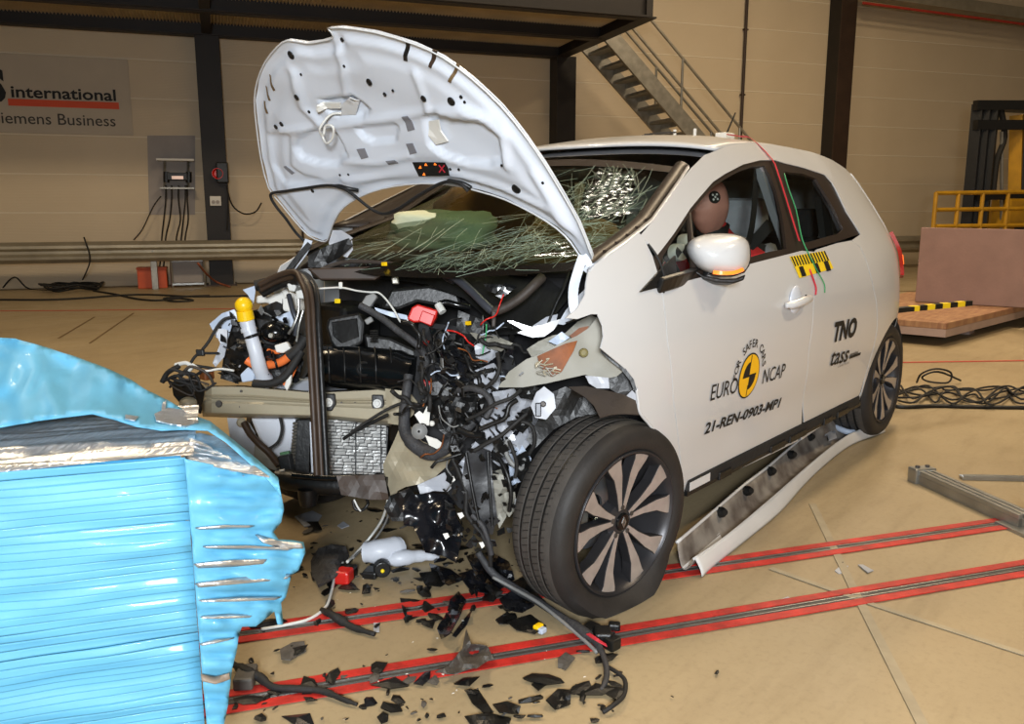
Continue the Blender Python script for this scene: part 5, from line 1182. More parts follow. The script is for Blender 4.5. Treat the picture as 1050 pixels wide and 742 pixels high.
hose('white_wire', [(325, 296, 2.95), (340, 295, 2.94), (352, 295, 2.93), (366, 298, 2.92), (379, 299.5, 2.9), (388, 300, 2.9), (396, 307, 2.88), (404, 318, 2.86), (410, 329, 2.85), (414, 331, 2.84), (418, 328, 2.82)], 1.0, 'wire_white'); block('wire_tag', [(347, 289), (351, 289), (351, 296), (347, 296)], 2.92, .006, 'wire_white')
block('grey_module', [(369, 313), (375, 303), (383, 300), (387, 304), (380, 314), (373, 319)], 2.87, .03, 'wire_grey'); block('grey_module', [(373, 328), (380, 324), (383, 329), (376, 333)], 2.87, .02, 'wire_grey'); block('sensor', [(401, 284), (408, 283), (409, 291), (402, 291)], 2.93, .02, 'galv'); m = MB(); m.box(D(346, 308.5, 2.88), (.014, .014, .014)); m.build('yellow_plug', 'tape_yellow', CAR); m = MB(); m.box(D(394, 270.5, 2.9), (.014, .014, .012)); m.build('yellow_plug', 'yellow_plastic', CAR); m = MB(); m.box(D(480, 331, 2.75), (.014, .014, .012)); m.build('yellow_plug', 'yellow_plastic', CAR)
HAR = hose('corrugated_harness', [(369, 313, 2.86), (382, 320, 2.85), (394, 328, 2.83), (408, 339, 2.81), (422, 349, 2.79), (432, 358, 2.78), (437, 370, 2.77), (434, 382, 2.76)], 3.6, 'corrugated', n=10)
HAR2 = hose('corrugated_harness', [(419, 384, 2.78), (417, 400, 2.77), (415, 420, 2.76), (415, 440, 2.74), (421, 452, 2.72), (434, 462, 2.70), (446, 464, 2.68), (458, 458, 2.66), (472, 446, 2.65), (486, 432, 2.64), (500, 424, 2.62)], [5, 5, 6, 6.5, 7.5, 8, 7, 6, 5, 4], 'corrugated', n=12); lab(HAR2, 'thick grey corrugated wiring loom')
hose('black_lever', [(360, 443, 2.78), (378, 431, 2.77), (400, 418, 2.76), (416, 413, 2.75), (434, 416, 2.74)], 1.6, 'rubber'); hose('black_lever', [(352, 450, 2.79), (366, 441, 2.78), (398, 425, 2.76)], 1.8, 'black_plastic')
# cowl
sheet('cowl_panel', [(318, 276), (340, 270), (380, 264), (440, 268), (520, 276), (580, 276), (590, 290), (584, 306), (562, 332), (540, 342), (512, 344), (504, 330), (476, 306), (440, 292), (400, 286), (360, 284), (322, 286)], 2.94, 'black_plastic', CAR, .015, 5, .01, 8, gx=-.16, gy=-.1, smooth=True)
block('cowl_beam', [(314, 275), (380, 273), (400, 278), (384, 287), (328, 287)], 2.96, .04, 'brown_rubber', bevel=.006)
hose('wiper_linkage', [(456, 281, 2.78), (466, 284, 2.76), (482, 297, 2.72), (496, 311, 2.69), (505, 319, 2.68)], 4.6, 'dark_grey', n=10); hose('wiper_linkage', [(505, 320, 2.68), (520, 314, 2.67), (535, 304, 2.66), (548, 292, 2.66), (556, 284, 2.68)], 5.2, 'liner', n=8); block('linkage_post', [(504, 318), (509, 319), (508, 336), (504, 335)], 2.66, .02, 'liner')
hose('wiper_arm', [(452, 278, 2.80), (458, 284, 2.79), (466, 288, 2.78)], 4, 'black_plastic'); hose('wiper_arm', [(330, 276, 3.05), (360, 268, 3.02), (420, 272, 2.92), (480, 277, 2.8), (540, 281, 2.7)], 2.2, 'liner'); hose('wiper_arm', [(440, 262, 2.93), (500, 271, 2.8), (560, 275, 2.7), (590, 272, 2.66)], 1.6, 'black_plastic')
for pl in ([(496, 291), (516, 292), (508, 301), (500, 298)], [(518, 290), (530, 294), (514, 306), (508, 303)]): sheet('cowl_shard', pl, 2.68, 'black_gloss', CAR, .01, step=4)
hose('gas_strut', [(586, 276, 2.64), (578, 296, 2.62), (570, 312, 2.61), (562, 332, 2.60)], 1.7, 'black_plastic'); sheet('foam_block', [(337, 249), (341, 236), (350, 236), (358, 241), (362, 244), (350, 252), (340, 256)], 3.2, 'sheet_white', CAR, .02); sheet('foam_block', [(350, 262), (358, 250), (361, 246), (362, 256), (356, 264)], 3.15, 'sheet_white', CAR, .01, step=4); sheet('cowl_end', [(316, 262), (335, 252), (358, 244), (362, 252), (348, 264), (330, 274), (316, 274)], 3.12, 'black_plastic', CAR, .02)
# left inner wing: the torn grey panel with brown wax
WING = sheet('inner_wing', [(511, 397), (522, 381), (540, 368), (556, 362), (574, 352), (592, 344), (604, 336), (612, 325), (617, 332), (619, 345), (616, 357), (628, 368), (641, 379), (632, 386), (616, 389), (600, 384), (582, 388), (560, 393), (536, 397)], 2.50, 'sheet_grey', CAR, .012, 6, .003, 5, gx=-.05, smooth=True); lab(WING, 'torn grey inner wing panel')
sheet('wax_patch', [(551, 365), (566, 358), (580, 352), (592, 349), (588, 360), (581, 372), (576, 381), (566, 386), (558, 381), (553, 373)], 2.478, 'wax', WING, .012, 6, .002, 4, gx=-.05)
sheet('wing_top', [(540, 358), (552, 350), (566, 344), (580, 341), (592, 330), (606, 323), (613, 326), (604, 338), (590, 346), (572, 354), (556, 362), (545, 366)], 2.56, 'sheet_grey', CAR, .03, 9, .003, 4, seed=6); sheet('wing_top', [(562, 350), (576, 340), (584, 346), (572, 354)], 2.53, 'blue_white', CAR, .02, 9, .003, 4, seed=7); sheet('wax_patch', [(584, 344), (594, 336), (604, 334), (600, 341), (588, 348)], 2.525, 'wax', WING, .006, 6, .002, 3)
m = MB(); m.lathe([(0, .003), (.007, .003), (.012, .006), (.014, .0)], D(598.5, 361.5, 2.475), -FW, 16); m.build('wing_hole', mat('olive', '7a7048', .6), WING); sheet('wing_slot', [(532, 384), (536, 380.5), (537, 382), (533, 385.5)], 2.49, 'black_plastic', WING, .001, step=3)
for k in range(9):
    g = random.Random(200+k); x, y = 562+g.uniform(-8, 14), 376+g.uniform(-6, 9); r = g.uniform(3, 6)
    hose('wax_curl', [(x+r*math.cos(a), y+r*.8*math.sin(a), 2.468) for a in [g.uniform(0, 3)+i*.9 for i in range(5)]], .7, 'sheet_grey' if k % 2 else 'beam_beige', WING, 5)
sheet('fender_flap', [(530, 341), (542, 336), (556, 333), (566, 329), (575, 327), (568, 338), (558, 345), (546, 346)], 2.55, 'paint', CAR, .01, 5, .002, 4, smooth=True); sheet('fender_flap', [(520, 329), (526, 329), (547, 336), (545, 340), (534, 337)], 2.58, 'paint', CAR, .006, 5, .002, 4); sheet('fender_flap', [(572, 332), (580, 318), (590, 306), (600, 296), (602, 304), (594, 318), (588, 327), (578, 333)], 2.56, 'paint_in', CAR, .03, 9, .002, 4, seed=21); sheet('fender_flap', [(546, 334), (560, 325), (572, 322), (570, 330), (556, 336)], 2.6, 'sheet_white', CAR, .02, 9, .002, 4, seed=3)
# crumpled white structure between wheel and beam
for k, (pl, d_, mt) in enumerate((([(505, 402), (530, 398), (548, 396), (556, 402), (548, 414), (536, 426), (524, 446), (512, 456), (500, 452), (492, 434)], 2.60, 'sheet_white'), ([(470, 476), (484, 458), (497, 437), (512, 432), (516, 440), (504, 462), (492, 486), (478, 494)], 2.60, 'sheet_white'),
    ([(500, 450), (524, 440), (540, 436), (545, 452), (530, 470), (512, 478), (502, 470)], 2.66, 'sheet_white'), ([(486, 380), (506, 372), (516, 384), (510, 400), (494, 410), (486, 400)], 2.62, 'sheet_white'), ([(505, 484), (514, 481), (520, 500), (519, 530), (512, 542), (506, 520)], 2.62, 'sheet_grey'), ([(516, 505), (528, 504), (530, 520), (522, 530), (516, 522)], 2.62, 'sheet_grey'), ([(520, 462), (535, 456), (545, 470), (538, 492), (524, 498)], 2.66, 'blue_white'), ([(486, 352), (500, 352), (512, 362), (500, 372), (488, 366)], 2.62, 'sheet_white'), ([(482, 341), (510, 345), (526, 352), (514, 360), (496, 356)], 2.64, 'sheet_grey'))):
    sheet('crumpled_panel', pl, d_, mt, CAR, .055, 13, .003, 5, seed=30+k)
BR = sheet('strut_bracket', [(544, 416), (550, 402), (558, 396), (568, 404), (570, 418), (560, 430), (549, 428)], 2.50, 'sheet_white', CAR, .015, 6, .004, 4, smooth=True)
block('bracket_slot', [(549, 413), (555, 413), (555, 427), (549, 427)], 2.47, .02, 'dark_grey', BR, .003); m = MB(); m.lathe([(0, .003), (.006, .003), (.009, .0)], D(557, 414, 2.475), -FW, 10); m.build('bracket_hole', 'slot', BR)
hose('spring_hose', [(520, 450, 2.55), (519, 464, 2.54), (526, 476, 2.53), (536, 480, 2.54), (538, 468, 2.56)], 2.6, 'wire_grey'); hose('spring_hose', [(521, 434, 2.55), (535, 432, 2.53), (546, 438, 2.53), (548, 454, 2.54), (542, 466, 2.56)], 2.2, 'rubber')
LIN = sheet('fender_liner', [(583, 397), (600, 396), (620, 400), (640, 405), (652, 411), (655, 425), (640, 424), (626, 425), (615, 428), (609, 416), (600, 407)], 2.42, 'liner', CAR, .012, 5, .004, 5, gx=-.08, gy=-.3, smooth=True); lab(LIN, 'bent dark brown wheel arch liner piece')
sheet('wing_lower', [(600, 385), (624, 387), (625, 398), (612, 398), (604, 393)], 2.44, 'sheet_white', CAR, .01, step=4); sheet('wing_lower', [(640, 408), (648, 400), (652, 404), (653, 414), (646, 412)], 2.45, 'sheet_white', CAR, .01, step=4); sheet('wing_gap', [(622, 383), (640, 377), (650, 392), (652, 404), (640, 407), (626, 399)], 2.52, 'black_plastic', CAR, .01); sheet('wing_trim', [(616, 357), (628, 366), (640, 376), (650, 389), (653, 400), (650, 400), (646, 390), (638, 380), (626, 370), (616, 361)], 2.44, 'black_plastic', CAR, .002, step=3)
hose('torn_edge', [(580, 331, 2.50), (592, 327, 2.49), (606, 322, 2.47), (613, 322, 2.46), (618, 334, 2.45), (619, 345, 2.45), (616, 357, 2.44)], .9, 'black_plastic')
sheet('liner_shell', [(560, 405), (580, 396), (604, 410), (612, 424), (590, 428), (568, 440), (548, 460), (540, 450), (552, 430)], 2.62, 'black_plastic', CAR, .02, 7, .004, 6, seed=2)
# black plate and undertray
sheet('black_duct', [(478, 462), (494, 459), (503, 462), (506, 500), (510, 530), (505, 548), (492, 544), (482, 520), (474, 490)], 2.56, 'film_black', CAR, .012, 5, .006, 6, smooth=True); hose('duct_lip', [(478, 464, 2.54), (484, 500, 2.53), (492, 540, 2.53)], 1.6, 'black_plastic'); hose('duct_lip', [(500, 463, 2.54), (502, 500, 2.53), (505, 540, 2.53)], 1.4, 'black_plastic')
TRAY = sheet('undertray', [(413, 516), (420, 508), (440, 505), (458, 507), (465, 514), (468, 530), (474, 540), (473, 556), (468, 577), (455, 570), (436, 566), (430, 552), (424, 540), (414, 538)], 2.66, 'film_black', CAR, .05, 12, .004, 4, gy=-.12, seed=1.7, smooth=True); lab(TRAY, 'crumpled glossy black undertray')
sheet('undertray_flap', [(400, 508), (420, 500), (430, 512), (418, 534), (402, 534), (394, 520)], 2.74, 'black_plastic', CAR, .03, 9, .004, 5, seed=2.2)
for (x, y) in ((457, 549), (472, 528), (494, 558), (463, 491)):
    sheet('white_chip', [(x-3, y-2), (x+2, y-3), (x+4, y+1), (x, y+4)], 2.56, 'white_plastic', CAR, .004, step=3)
hose('lower_loom', [(464, 470, 2.58), (472, 488, 2.57), (478, 505, 2.56), (478, 525, 2.56), (484, 535, 2.55), (494, 548, 2.55), (502, 566, 2.56), (503, 580, 2.58)], 2.4, 'rubber'); hose('lower_loom', [(484, 528, 2.54), (494, 538, 2.53), (500, 552, 2.53), (504, 568, 2.55)], 2.8, 'corrugated')
# white bracket cluster
sheet('white_clamp', [(425, 425), (430, 421), (434, 424), (438, 416), (441, 422), (440, 436), (432, 436)], 2.66, 'white_plastic', CAR, .01, step=4, smooth=True); sheet('white_clamp', [(436, 446), (448, 450), (456, 456), (448, 460), (440, 456)], 2.64, 'white_plastic', CAR, .015, step=4, smooth=True); m = MB(); m.lathe([(.004, .012), (.010, .012), (.022, .004), (.026, .0)], D(430, 442, 2.66), -FW, 18); m.build('round_mount', 'wire_grey', CAR, smooth=True); m = MB(); m.ball(D(443, 434, 2.64), pxr(3, 2.6)); m.build('clip_ball', 'white_plastic', CAR, smooth=True)
block('relay_box', [(432, 392), (455, 388), (474, 392), (474, 402), (458, 408), (438, 406)], 2.72, .06, 'black_plastic', bevel=.006)
sheet('smashed_box', [(446, 372), (452, 364), (470, 357), (482, 372), (486, 390), (474, 398), (456, 396), (446, 388)], 2.70, 'film_black', CAR, .04, 10, .004, 4, seed=8.8); sheet('smashed_box', [(460, 400), (480, 392), (494, 404), (490, 424), (474, 432), (462, 420)], 2.68, 'black_plastic', CAR, .05, 10, .004, 5, seed=8.1); sheet('smashed_box', [(440, 404), (470, 412), (480, 440), (462, 450), (444, 436)], 2.74, 'black_plastic', CAR, .05, 10, .004, 6, seed=7.1); sheet('smashed_box', [(470, 318), (500, 330), (512, 345), (500, 356), (482, 350), (468, 336)], 2.78, 'black_plastic', CAR, .03, 10, .004, 6, seed=5.5); sheet('smashed_box', [(440, 336), (470, 340), (486, 356), (476, 372), (448, 366)], 2.80, 'black_gloss', CAR, .03, 10, .004, 6, seed=4.5)
sheet('bay_backing', [(430, 330), (520, 340), (530, 380), (520, 470), (505, 540), (470, 520), (440, 480), (420, 400)], 2.86, 'interior_black', CAR, .02, 6, .006, 12)
for k, (mt, lo, hi) in enumerate((('rubber', 34, 0), ('black_plastic', 26, 1), ('wire_grey', 5, 2), ('red_plastic', 2, 3), ('tape_green', 1, 4), ('blue_white', 4, 5), ('wax', 4, 6))):
    m = MB()
    for j in range(lo):
        g = random.Random(900+100*k+j); x = g.uniform(426, 520); y = g.uniform(340, 470) if x > 450 else g.uniform(340, 420)
        if k in (3, 4): x, y = g.uniform(484, 506), g.uniform(332, 362)
        P = [(x, y)]; a = g.uniform(0, 6.3)
        for t in range(4): a += g.uniform(-.9, .9); P.append((P[-1][0]+math.cos(a)*g.uniform(5, 13), P[-1][1]+math.sin(a)*g.uniform(5, 13)))
        z0 = g.uniform(2.58, 2.72); m.tube([D(px, py, z0+g.uniform(-.02, .02)) for px, py in P], pxr(g.choice((.8, 1.2, 1.7, 2.4)) if k < 2 else .8, 2.65), 6, 3)
    o = m.build('loose_wires', mt, CAR, smooth=True); o['kind'] = 'stuff'
for k, (mt, nn) in enumerate((('black_plastic', 170), ('film_black', 40), ('sheet_white', 16), ('wire_grey', 12))):
    m = MB()
    for j in range(nn):
        g = random.Random(5000+1000*k+j)
        if j % 3: x, y, d_ = g.uniform(430, 530), g.uniform(345, 560), g.uniform(2.58, 2.75)
        else: x, y, d_ = g.uniform(225, 310), g.uniform(318, 396), g.uniform(2.95, 3.05)
        if x < 470 and y > 440 and j % 3: x += 40
        c = D(x, y, d_); R_ = Quaternion((g.random(), g.random(), g.random(), g.random())).normalized().to_matrix(); s_ = g.uniform(.006, .022) if k != 2 else g.uniform(.004, .012)
        m.prism([c+R_ @ Vector((s_, 0, 0)), c+R_ @ Vector((.2*s_, s_*g.uniform(.5, 1.3), 0)), c+R_ @ Vector((-s_, .4*s_, 0)), c+R_ @ Vector((-.3*s_, -s_*.6, 0))], R_ @ Vector((0, 0, .003)))
    o = m.build('bay_splinters', mt, CAR); o['kind'] = 'stuff'

for P, r, mt in (([(486, 462, 2.5), (498, 455, 2.49), (514, 446, 2.48), (528, 434, 2.48), (540, 424, 2.49)], 2.2, 'rubber'), ([(478, 430, 2.52), (492, 424, 2.5), (508, 414, 2.48), (524, 408, 2.48), (534, 400, 2.5)], 2.0, 'rubber'), ([(492, 440, 2.5), (506, 434, 2.49), (518, 428, 2.48), (522, 416, 2.48), (530, 410, 2.49)], 2.6, 'black_plastic'),
    ([(470, 400, 2.56), (484, 398, 2.53), (498, 404, 2.51), (504, 416, 2.5), (498, 428, 2.5)], 3.4, 'corrugated'), ([(498, 398, 2.52), (508, 388, 2.5), (512, 376, 2.5), (510, 362, 2.52)], 2.4, 'rubber'), ([(522, 452, 2.49), (526, 462, 2.48), (530, 476, 2.49), (528, 490, 2.5)], 2.0, 'rubber'), ([(470, 440, 2.55), (484, 446, 2.53), (496, 446, 2.51)], 3.6, 'black_plastic'), ([(512, 470, 2.52), (520, 486, 2.5), (524, 506, 2.5), (522, 524, 2.52)], 2.2, 'black_plastic')):
    hose('loose_cable', P, r, mt)
for k, pl in enumerate(([(528, 398), (548, 396), (560, 400), (548, 410), (534, 408)], [(505, 452), (514, 450), (520, 466), (510, 472)], [(528, 468), (540, 462), (546, 480), (536, 496), (528, 486)], [(490, 410), (504, 402), (508, 412), (496, 424)], [(535, 420), (545, 416), (546, 432), (536, 444), (528, 438)])):
    sheet('black_fragment', pl, 2.53, 'black_plastic', CAR, .05, 12, .003, 4, seed=60+k)
m = MB()
for j in range(90):
    g = random.Random(8000+j); x, y = g.uniform(455, 540), g.uniform(380, 560)
    c = D(x, y, g.uniform(2.50, 2.58)); R_ = Quaternion((g.random(), g.random(), g.random(), g.random())).normalized().to_matrix(); s_ = g.uniform(.006, .018)
    m.prism([c+R_ @ Vector((s_, 0, 0)), c+R_ @ Vector((.2*s_, s_*g.uniform(.5, 1.3), 0)), c+R_ @ Vector((-s_, .4*s_, 0)), c+R_ @ Vector((-.3*s_, -s_*.6, 0))], R_ @ Vector((0, 0, .003)))
o = m.build('bay_splinters', 'black_plastic', CAR); o['kind'] = 'stuff'
# ------------------------------------------------------------------ blue deformable barrier
mat('blue_foil', '5ca4c6', .55, 0, .08, 4, .12, 18, coat=.1); mat('blue_inner', '2f8ab8', .5, 0, .1, 6); mat('foil', 'c9cbcd', .33, .8, .12, 20, .35, 30, stretch=(1, 6, 1)); mat('band_brown', '8a7a6a', .5)
KC = on_z(190, 469, .718); KB = -RN
BAR = empty('crash_barrier', Vector((KC.x-RD.x*.7+KB.x*.5, KC.y-RD.y*.7+KB.y*.5, 0)), 'bright blue crushed honeycomb barrier block at the left', 'barrier')
def fold(u, z, seed, a=.010):
    return a*mnoise.noise(Vector((u*3.1, z*14, seed)))+a*.5*mnoise.noise(Vector((u*9, z*30, seed+3)))
NL = 40; ZB, ZT = .045, .718; LH = (ZT-ZB)/NL
for k in range(NL):
    z0 = ZB+k*LH
    def f(u, v, z0=z0, k=k):
        z = z0+LH*v*1.02; out = .0030*(1-v)*(.35+.65*abs(mnoise.noise(Vector((u*4, k*.7, 6)))))+fold(u, z, 4.0, .016)
        zz = z+.012*mnoise.noise(Vector((u*2.3, k*.17, 1.0)))*(1 if 0 < k < NL-1 else .3)
        return KC-RD*(1.55*(1-u))+RN*out+Vector((0, 0, zz-.718))
    m = MB(); m.grid(f, 44, 5); m.build('honeycomb_layer', 'blue_foil', BAR, smooth=True, solid=.003, offset=-1)
m = MB(); m.prism([KC-RD*1.55+KB*.02, KC-RD*.01+KB*.02, KC-RD*.12+KB*.28, KC-RD*.7+KB*.75, KC-RD*1.55+KB*.95], (0, 0, -.60)); m.build('core_block', 'blue_inner', BAR)
m = MB(); a = KC-RD*1.2+KB*.45; m.box((a.x, a.y, .075), (.6, .8, .15), Matrix((RD, RN, Vector((0, 0, 1)))).transposed()); m.build('support_frame', 'steel_black', BAR)
# silver top
m = MB(); m.grid(lambda u, v: KC-RD*(1.55*(1-u)-.015*u)+KB*(v*.34)+Vector((0, 0, .004+.030*v+.012*mnoise.noise(Vector((u*2, v*26, 2)))+.008*mnoise.noise(Vector((u*7, v*40, 7))))), 50, 60); m.build('foil_top', 'foil', BAR, smooth=True)
# crushed front end
D2 = Vector((-.985, .17, 0)).normalized(); N2 = Vector((.17, .985, 0)).normalized()
def crush(px, py, extra=0.0): return dep(on_pl(px, py, KC, N2))+extra
def crushed(name, poly, mt, amp, rows, step=5, seed=0, extra=0.0, th=.003):
    pts, tri = fill2d(poly, step); V = []
    for x, y in pts:
        q = Vector((x*.02, y*.05, seed)); k = mnoise.noise(q)+.5*mnoise.noise(q*2.7)
        edge = max(0, (x-196)/110); V.append(D(x, y, crush(x, y, extra)+amp*k*(.3+edge)-.024*abs(math.sin(y*PI/rows))*min(1, edge*4)))
    m = MB(); m.tris(V, tri); return m.build(name, mt, BAR, smooth=True, solid=th, offset=0)
crushed('crushed_end', [(189, 470), (215, 476), (245, 482), (274, 489), (283, 492), (288, 505), (291, 522), (288, 535), (280, 545), (285, 553), (300, 554), (311, 556), (313, 566), (306, 584), (298, 590), (296, 600), (293, 612), (288, 618), (290, 640), (285, 640), (281, 626), (272, 634), (262, 642), (248, 642), (245, 650), (242, 670), (238, 684), (236, 700), (234, 720), (228, 750), (213, 752), (208, 700), (203, 640), (197, 560), (192, 500)], 'blue_foil', .030, 21, 4.5, 2.0)
for k, (x0, x1, y0, y1, hh) in enumerate(((199, 275, 578, 573, 5), (200, 300, 598, 588, 5), (203, 288, 615, 612, 2.5), (205, 262, 632, 630, 2.5), (204, 240, 660, 654, 2), (208, 300, 560, 562, 2), (200, 260, 541, 539, 1.5))):
    crushed('torn_foil_strip', [(x0, y0), ((x0+x1)/2, (y0+y1)/2-1.5), (x1, y1), (x1-6, y1+hh), ((x0+x1)/2, (y0+y1)/2+hh), (x0+4, y0+hh*.8)], 'foil', .012, 21, 4, 3.0+k, -.018)
crushed('brown_band', [(206, 691), (220, 694), (235, 690), (236, 696), (221, 701), (207, 698)], 'band_brown', .006, 21, 4, 3, -.02)
crushed('torn_foil_strip', [(262, 548), (284, 554), (309, 557), (311, 562), (288, 562), (270, 556)], 'foil', .02, 21, 4, 9, -.02)
sheet('folded_foil', [(188, 447), (205, 444), (222, 448), (240, 462), (258, 476), (276, 489), (250, 484), (220, 478), (196, 474), (189, 468)], 1.80, 'foil', BAR, .02, 16, .003, 4, gx=.12, gy=-.35, seed=4, smooth=True)
for k in range(7):
    y = 450+k*5.2; x1 = 214+k*9.5; sheet('foil_fold', [(194, y), ((194+x1)/2, y+2.5), (x1, y+7), (x1+4, y+10), ((194+x1)/2, y+5.5), (195, y+3.2)], 1.775+.002*k, 'foil', BAR, .012, 14, .003, 4, gx=.12, gy=-.35, seed=20+k)
# the blue sheet peeled over the top
def peel(x, y):
    tp = interp(x, [-30, 15, 40, 75, 110, 135, 150, 175, 195, 215, 240, 262, 285], [344, 347, 354, 365, 378, 390, 400, 412, 425, 432, 452, 470, 490])
    bt = interp(x, [-190, -100, -30, 40, 70, 95, 118, 140, 165, 190, 213, 232, 250, 272, 285], [470, 452, 441, 431, 427, 424, 430, 437, 441, 440, 441, 452, 468, 487, 492])
    v = (y-tp)/max(1, bt-tp); n = mnoise.noise(Vector((x*.018, y*.03, 5)))+.6*mnoise.noise(Vector((x*.05, y*.02, 9)))
    return interp(x, [-190, -30, 190, 288], [1.86, 2.02, 1.98, 1.80])-.30*min(1, max(0, v))**1.3*interp(x, [0, 200, 285], [1, .6, .05])+.045*n+.025*abs(mnoise.noise(Vector((x*.04+y*.03, y*.05-x*.02, 21))))
poly = [(-190, 352), (-100, 346), (-30, 345), (0, 346), (15, 347), (40, 354), (75, 365), (110, 378), (135, 390), (150, 400), (175, 412), (195, 425), (215, 432), (240, 452), (262, 470), (285, 490), (288, 508), (272, 489), (250, 469), (232, 453), (213, 441), (190, 440), (165, 441), (140, 437), (118, 430), (95, 424), (70, 427), (40, 431), (0, 438), (-30, 442), (-100, 452), (-190, 470)]
pts, tri = fill2d(poly, 5); m = MB(); m.tris([D(x, y, peel(x, y)) for x, y in pts], tri); o = m.build('peeled_sheet', 'blue_foil', BAR, smooth=True, solid=.003, offset=0); lab(o, 'blue sheet peeled back over the top')
for pl in ([(158, 425), (172, 419), (188, 421), (200, 428), (203, 434), (190, 438), (172, 435), (160, 432)], [(166, 414), (170, 411), (169, 422), (165, 424)], [(128, 426), (142, 428), (138, 432), (128, 430)]):
    q, t = fill2d(pl, 4); m = MB(); m.tris([D(x, y, peel(x, y)-.014) for x, y in q], t); m.build('torn_foil', 'foil', BAR, smooth=False, solid=.003)

# ------------------------------------------------------------------ detached sill cover
mat('dirty', '5a5048', .6, 0, .4, 12, .1, 40, color2='8c847a'); mat('sill_white', 'c9c8c6', .4, 0, .05)
SILL = empty('sill_cover', on_z(790, 520), 'detached white sill cover lying on the floor beside the car', 'sill cover')
nr = [on_z(*p, .055) for p in ((711, 574), (747, 549), (790, 513), (832, 476), (858, 455), (876, 444), (903, 434))]; frr = [on_z(*p, .10) for p in ((694, 556), (735, 521), (763, 497), (788, 478), (809, 460), (830, 443), (855, 428))]
nrs = smooth_path(nr, 6); frs = smooth_path(frr, 6); NN = len(nrs)
def sillsec(i, v):
    a, b = frs[i], nrs[i]; c = a.lerp(b, .45); c = Vector((c.x, c.y, .010)); 
    if v < .5: t = v/.5; p = a.lerp(c, t); p.z = a.z*(1-t)**2+.010*(1-(1-t)**2); return p
    t = (v-.5)/.5; p = c.lerp(b, t); p.z = .010+(b.z-.010)*t**2.2; return p
m = MB(); m.grid(lambda u, v: sillsec(int(round(u*(NN-1))), v), NN-1, 12); m.build('trough', 'dirty', SILL, smooth=True, solid=.003)
def outer(u, v):
    i = int(round(u*(NN-1))); b = nrs[i]; a = frs[i]; d = (b-a); d.z = 0; d.normalize(); return Vector((b.x, b.y, b.z))+d*(.004+.028*math.sin(v*PI*.5))+Vector((0, 0, .006-(b.z+.001)*v))
m = MB(); m.grid(outer, NN-1, 6); m.build('outer_face', 'sill_white', SILL, smooth=True, solid=.003)
m = MB(); m.tube([p+Vector((0, 0, .003)) for p in nrs], .005, 8); m.build('near_lip', 'sill_white', SILL, smooth=True)
m = MB(); m.tube([p for p in frs], .006, 8); m.build('far_lip', 'sill_white', SILL, smooth=True)
m = MB(); m.grid(lambda u, v: sillsec(int(round(u*(NN-1))), v*.24)+Vector((0, 0, .0035)), NN-1, 4); m.build('far_wall', 'sill_white', SILL, smooth=True)
m = MB(); m.grid(lambda u, v: sillsec(int(round(u*6)), .1+v*.85)+Vector((0, 0, .004)), 6, 6); m.build('clean_end', 'sill_white', SILL, smooth=True)
for px, py in ((739, 525), (766, 503), (790, 483), (811, 466), (830, 448)):
    p = on_z(px, py, .085); m = MB(); m.lathe([(0, .03), (.012, .03), (.020, .012), (.022, 0)], p, (.4, .75, .3), 10); m.box(p, (.03, .02, .03)); m.build('clip', 'black_plastic', SILL)
m = MB(); m.tube([on_z(852, 434, .06), on_z(862, 440, .05), on_z(874, 443, .04), on_z(889, 438, .04)], .016, 10, 4); m.build('end_tube', 'blue_white', SILL, smooth=True)
for pl in ([(843, 440), (850, 437), (853, 443), (846, 447)], [(848, 446), (856, 442), (858, 449), (850, 452)]):
    m = MB(); m.prism([on_z(x, y, .05) for x, y in pl], (0, 0, .004)); m.build('tape_patch', 'sheet_white', SILL)

# ------------------------------------------------------------------ crash test dummy at the wheel
mat('dummy_skin', 'c08474', .55, 0, .08, 8); mat('dummy_red', 'd02a2c', .8, 0, .15, 20, .2, 80)
hc = on_y(727, 211, .40)
DUM = empty('crash_dummy', (-1.25, .36, .52), 'seated crash test dummy in a red shirt behind the driver window', 'dummy')
def skin(name, verts, edges, mt, parent, sub=2):
    me = bpy.data.meshes.new(name); o0 = ORG[parent.name]; me.from_pydata([tuple(Vector(v[:3])-o0) for v in verts], edges, []); me.materials.append(MATS[mt])
    o = bpy.data.objects.new(name, me); COL.objects.link(o); o.parent = parent; ORG[o.name] = o0
    md = o.modifiers.new('skin', 'SKIN'); md.use_smooth_shade = True
    for i, v in enumerate(verts): me.skin_vertices[0].data[i].radius = (v[3], v[4] if len(v) > 4 else v[3]); me.skin_vertices[0].data[i].use_root = (i == 0)
    s_ = o.modifiers.new('sub', 'SUBSURF'); s_.levels = sub; s_.render_levels = sub; return o
hx, hy, hzz = hc
V = [(-1.36, .36, .64, .14, .12), (-1.40, .37, .78, .14, .12), (hx-.18, .38, .93, .16, .13), (hx-.13, .385, 1.03, .13, .10), (hx-.08, .395, hzz-.13, .06), (hx-.06, .40, hzz-.05, .06),
     (hx-.16, .57, 1.00, .075), (hx-.10, .63, .82, .055), (hx+.12, .56, .80, .045), (hx+.24, .45, .86, .036), (hx-.16, .19, 1.00, .075), (hx-.10, .10, .80, .055), (hx+.14, .20, .80, .045), (hx+.26, .27, .88, .036),
     (-1.28, .46, .63, .085), (-.92, .48, .66, .07), (-.68, .48, .42, .05), (-1.28, .26, .63, .085), (-.92, .24, .66, .07), (-.68, .24, .42, .05)]
E_ = [(0, 1), (1, 2), (2, 3), (3, 4), (4, 5), (3, 6), (6, 7), (7, 8), (8, 9), (3, 10), (10, 11), (11, 12), (12, 13), (0, 14), (14, 15), (15, 16), (0, 17), (17, 18), (18, 19)]
skin('body', V, E_, 'dummy_red', DUM)
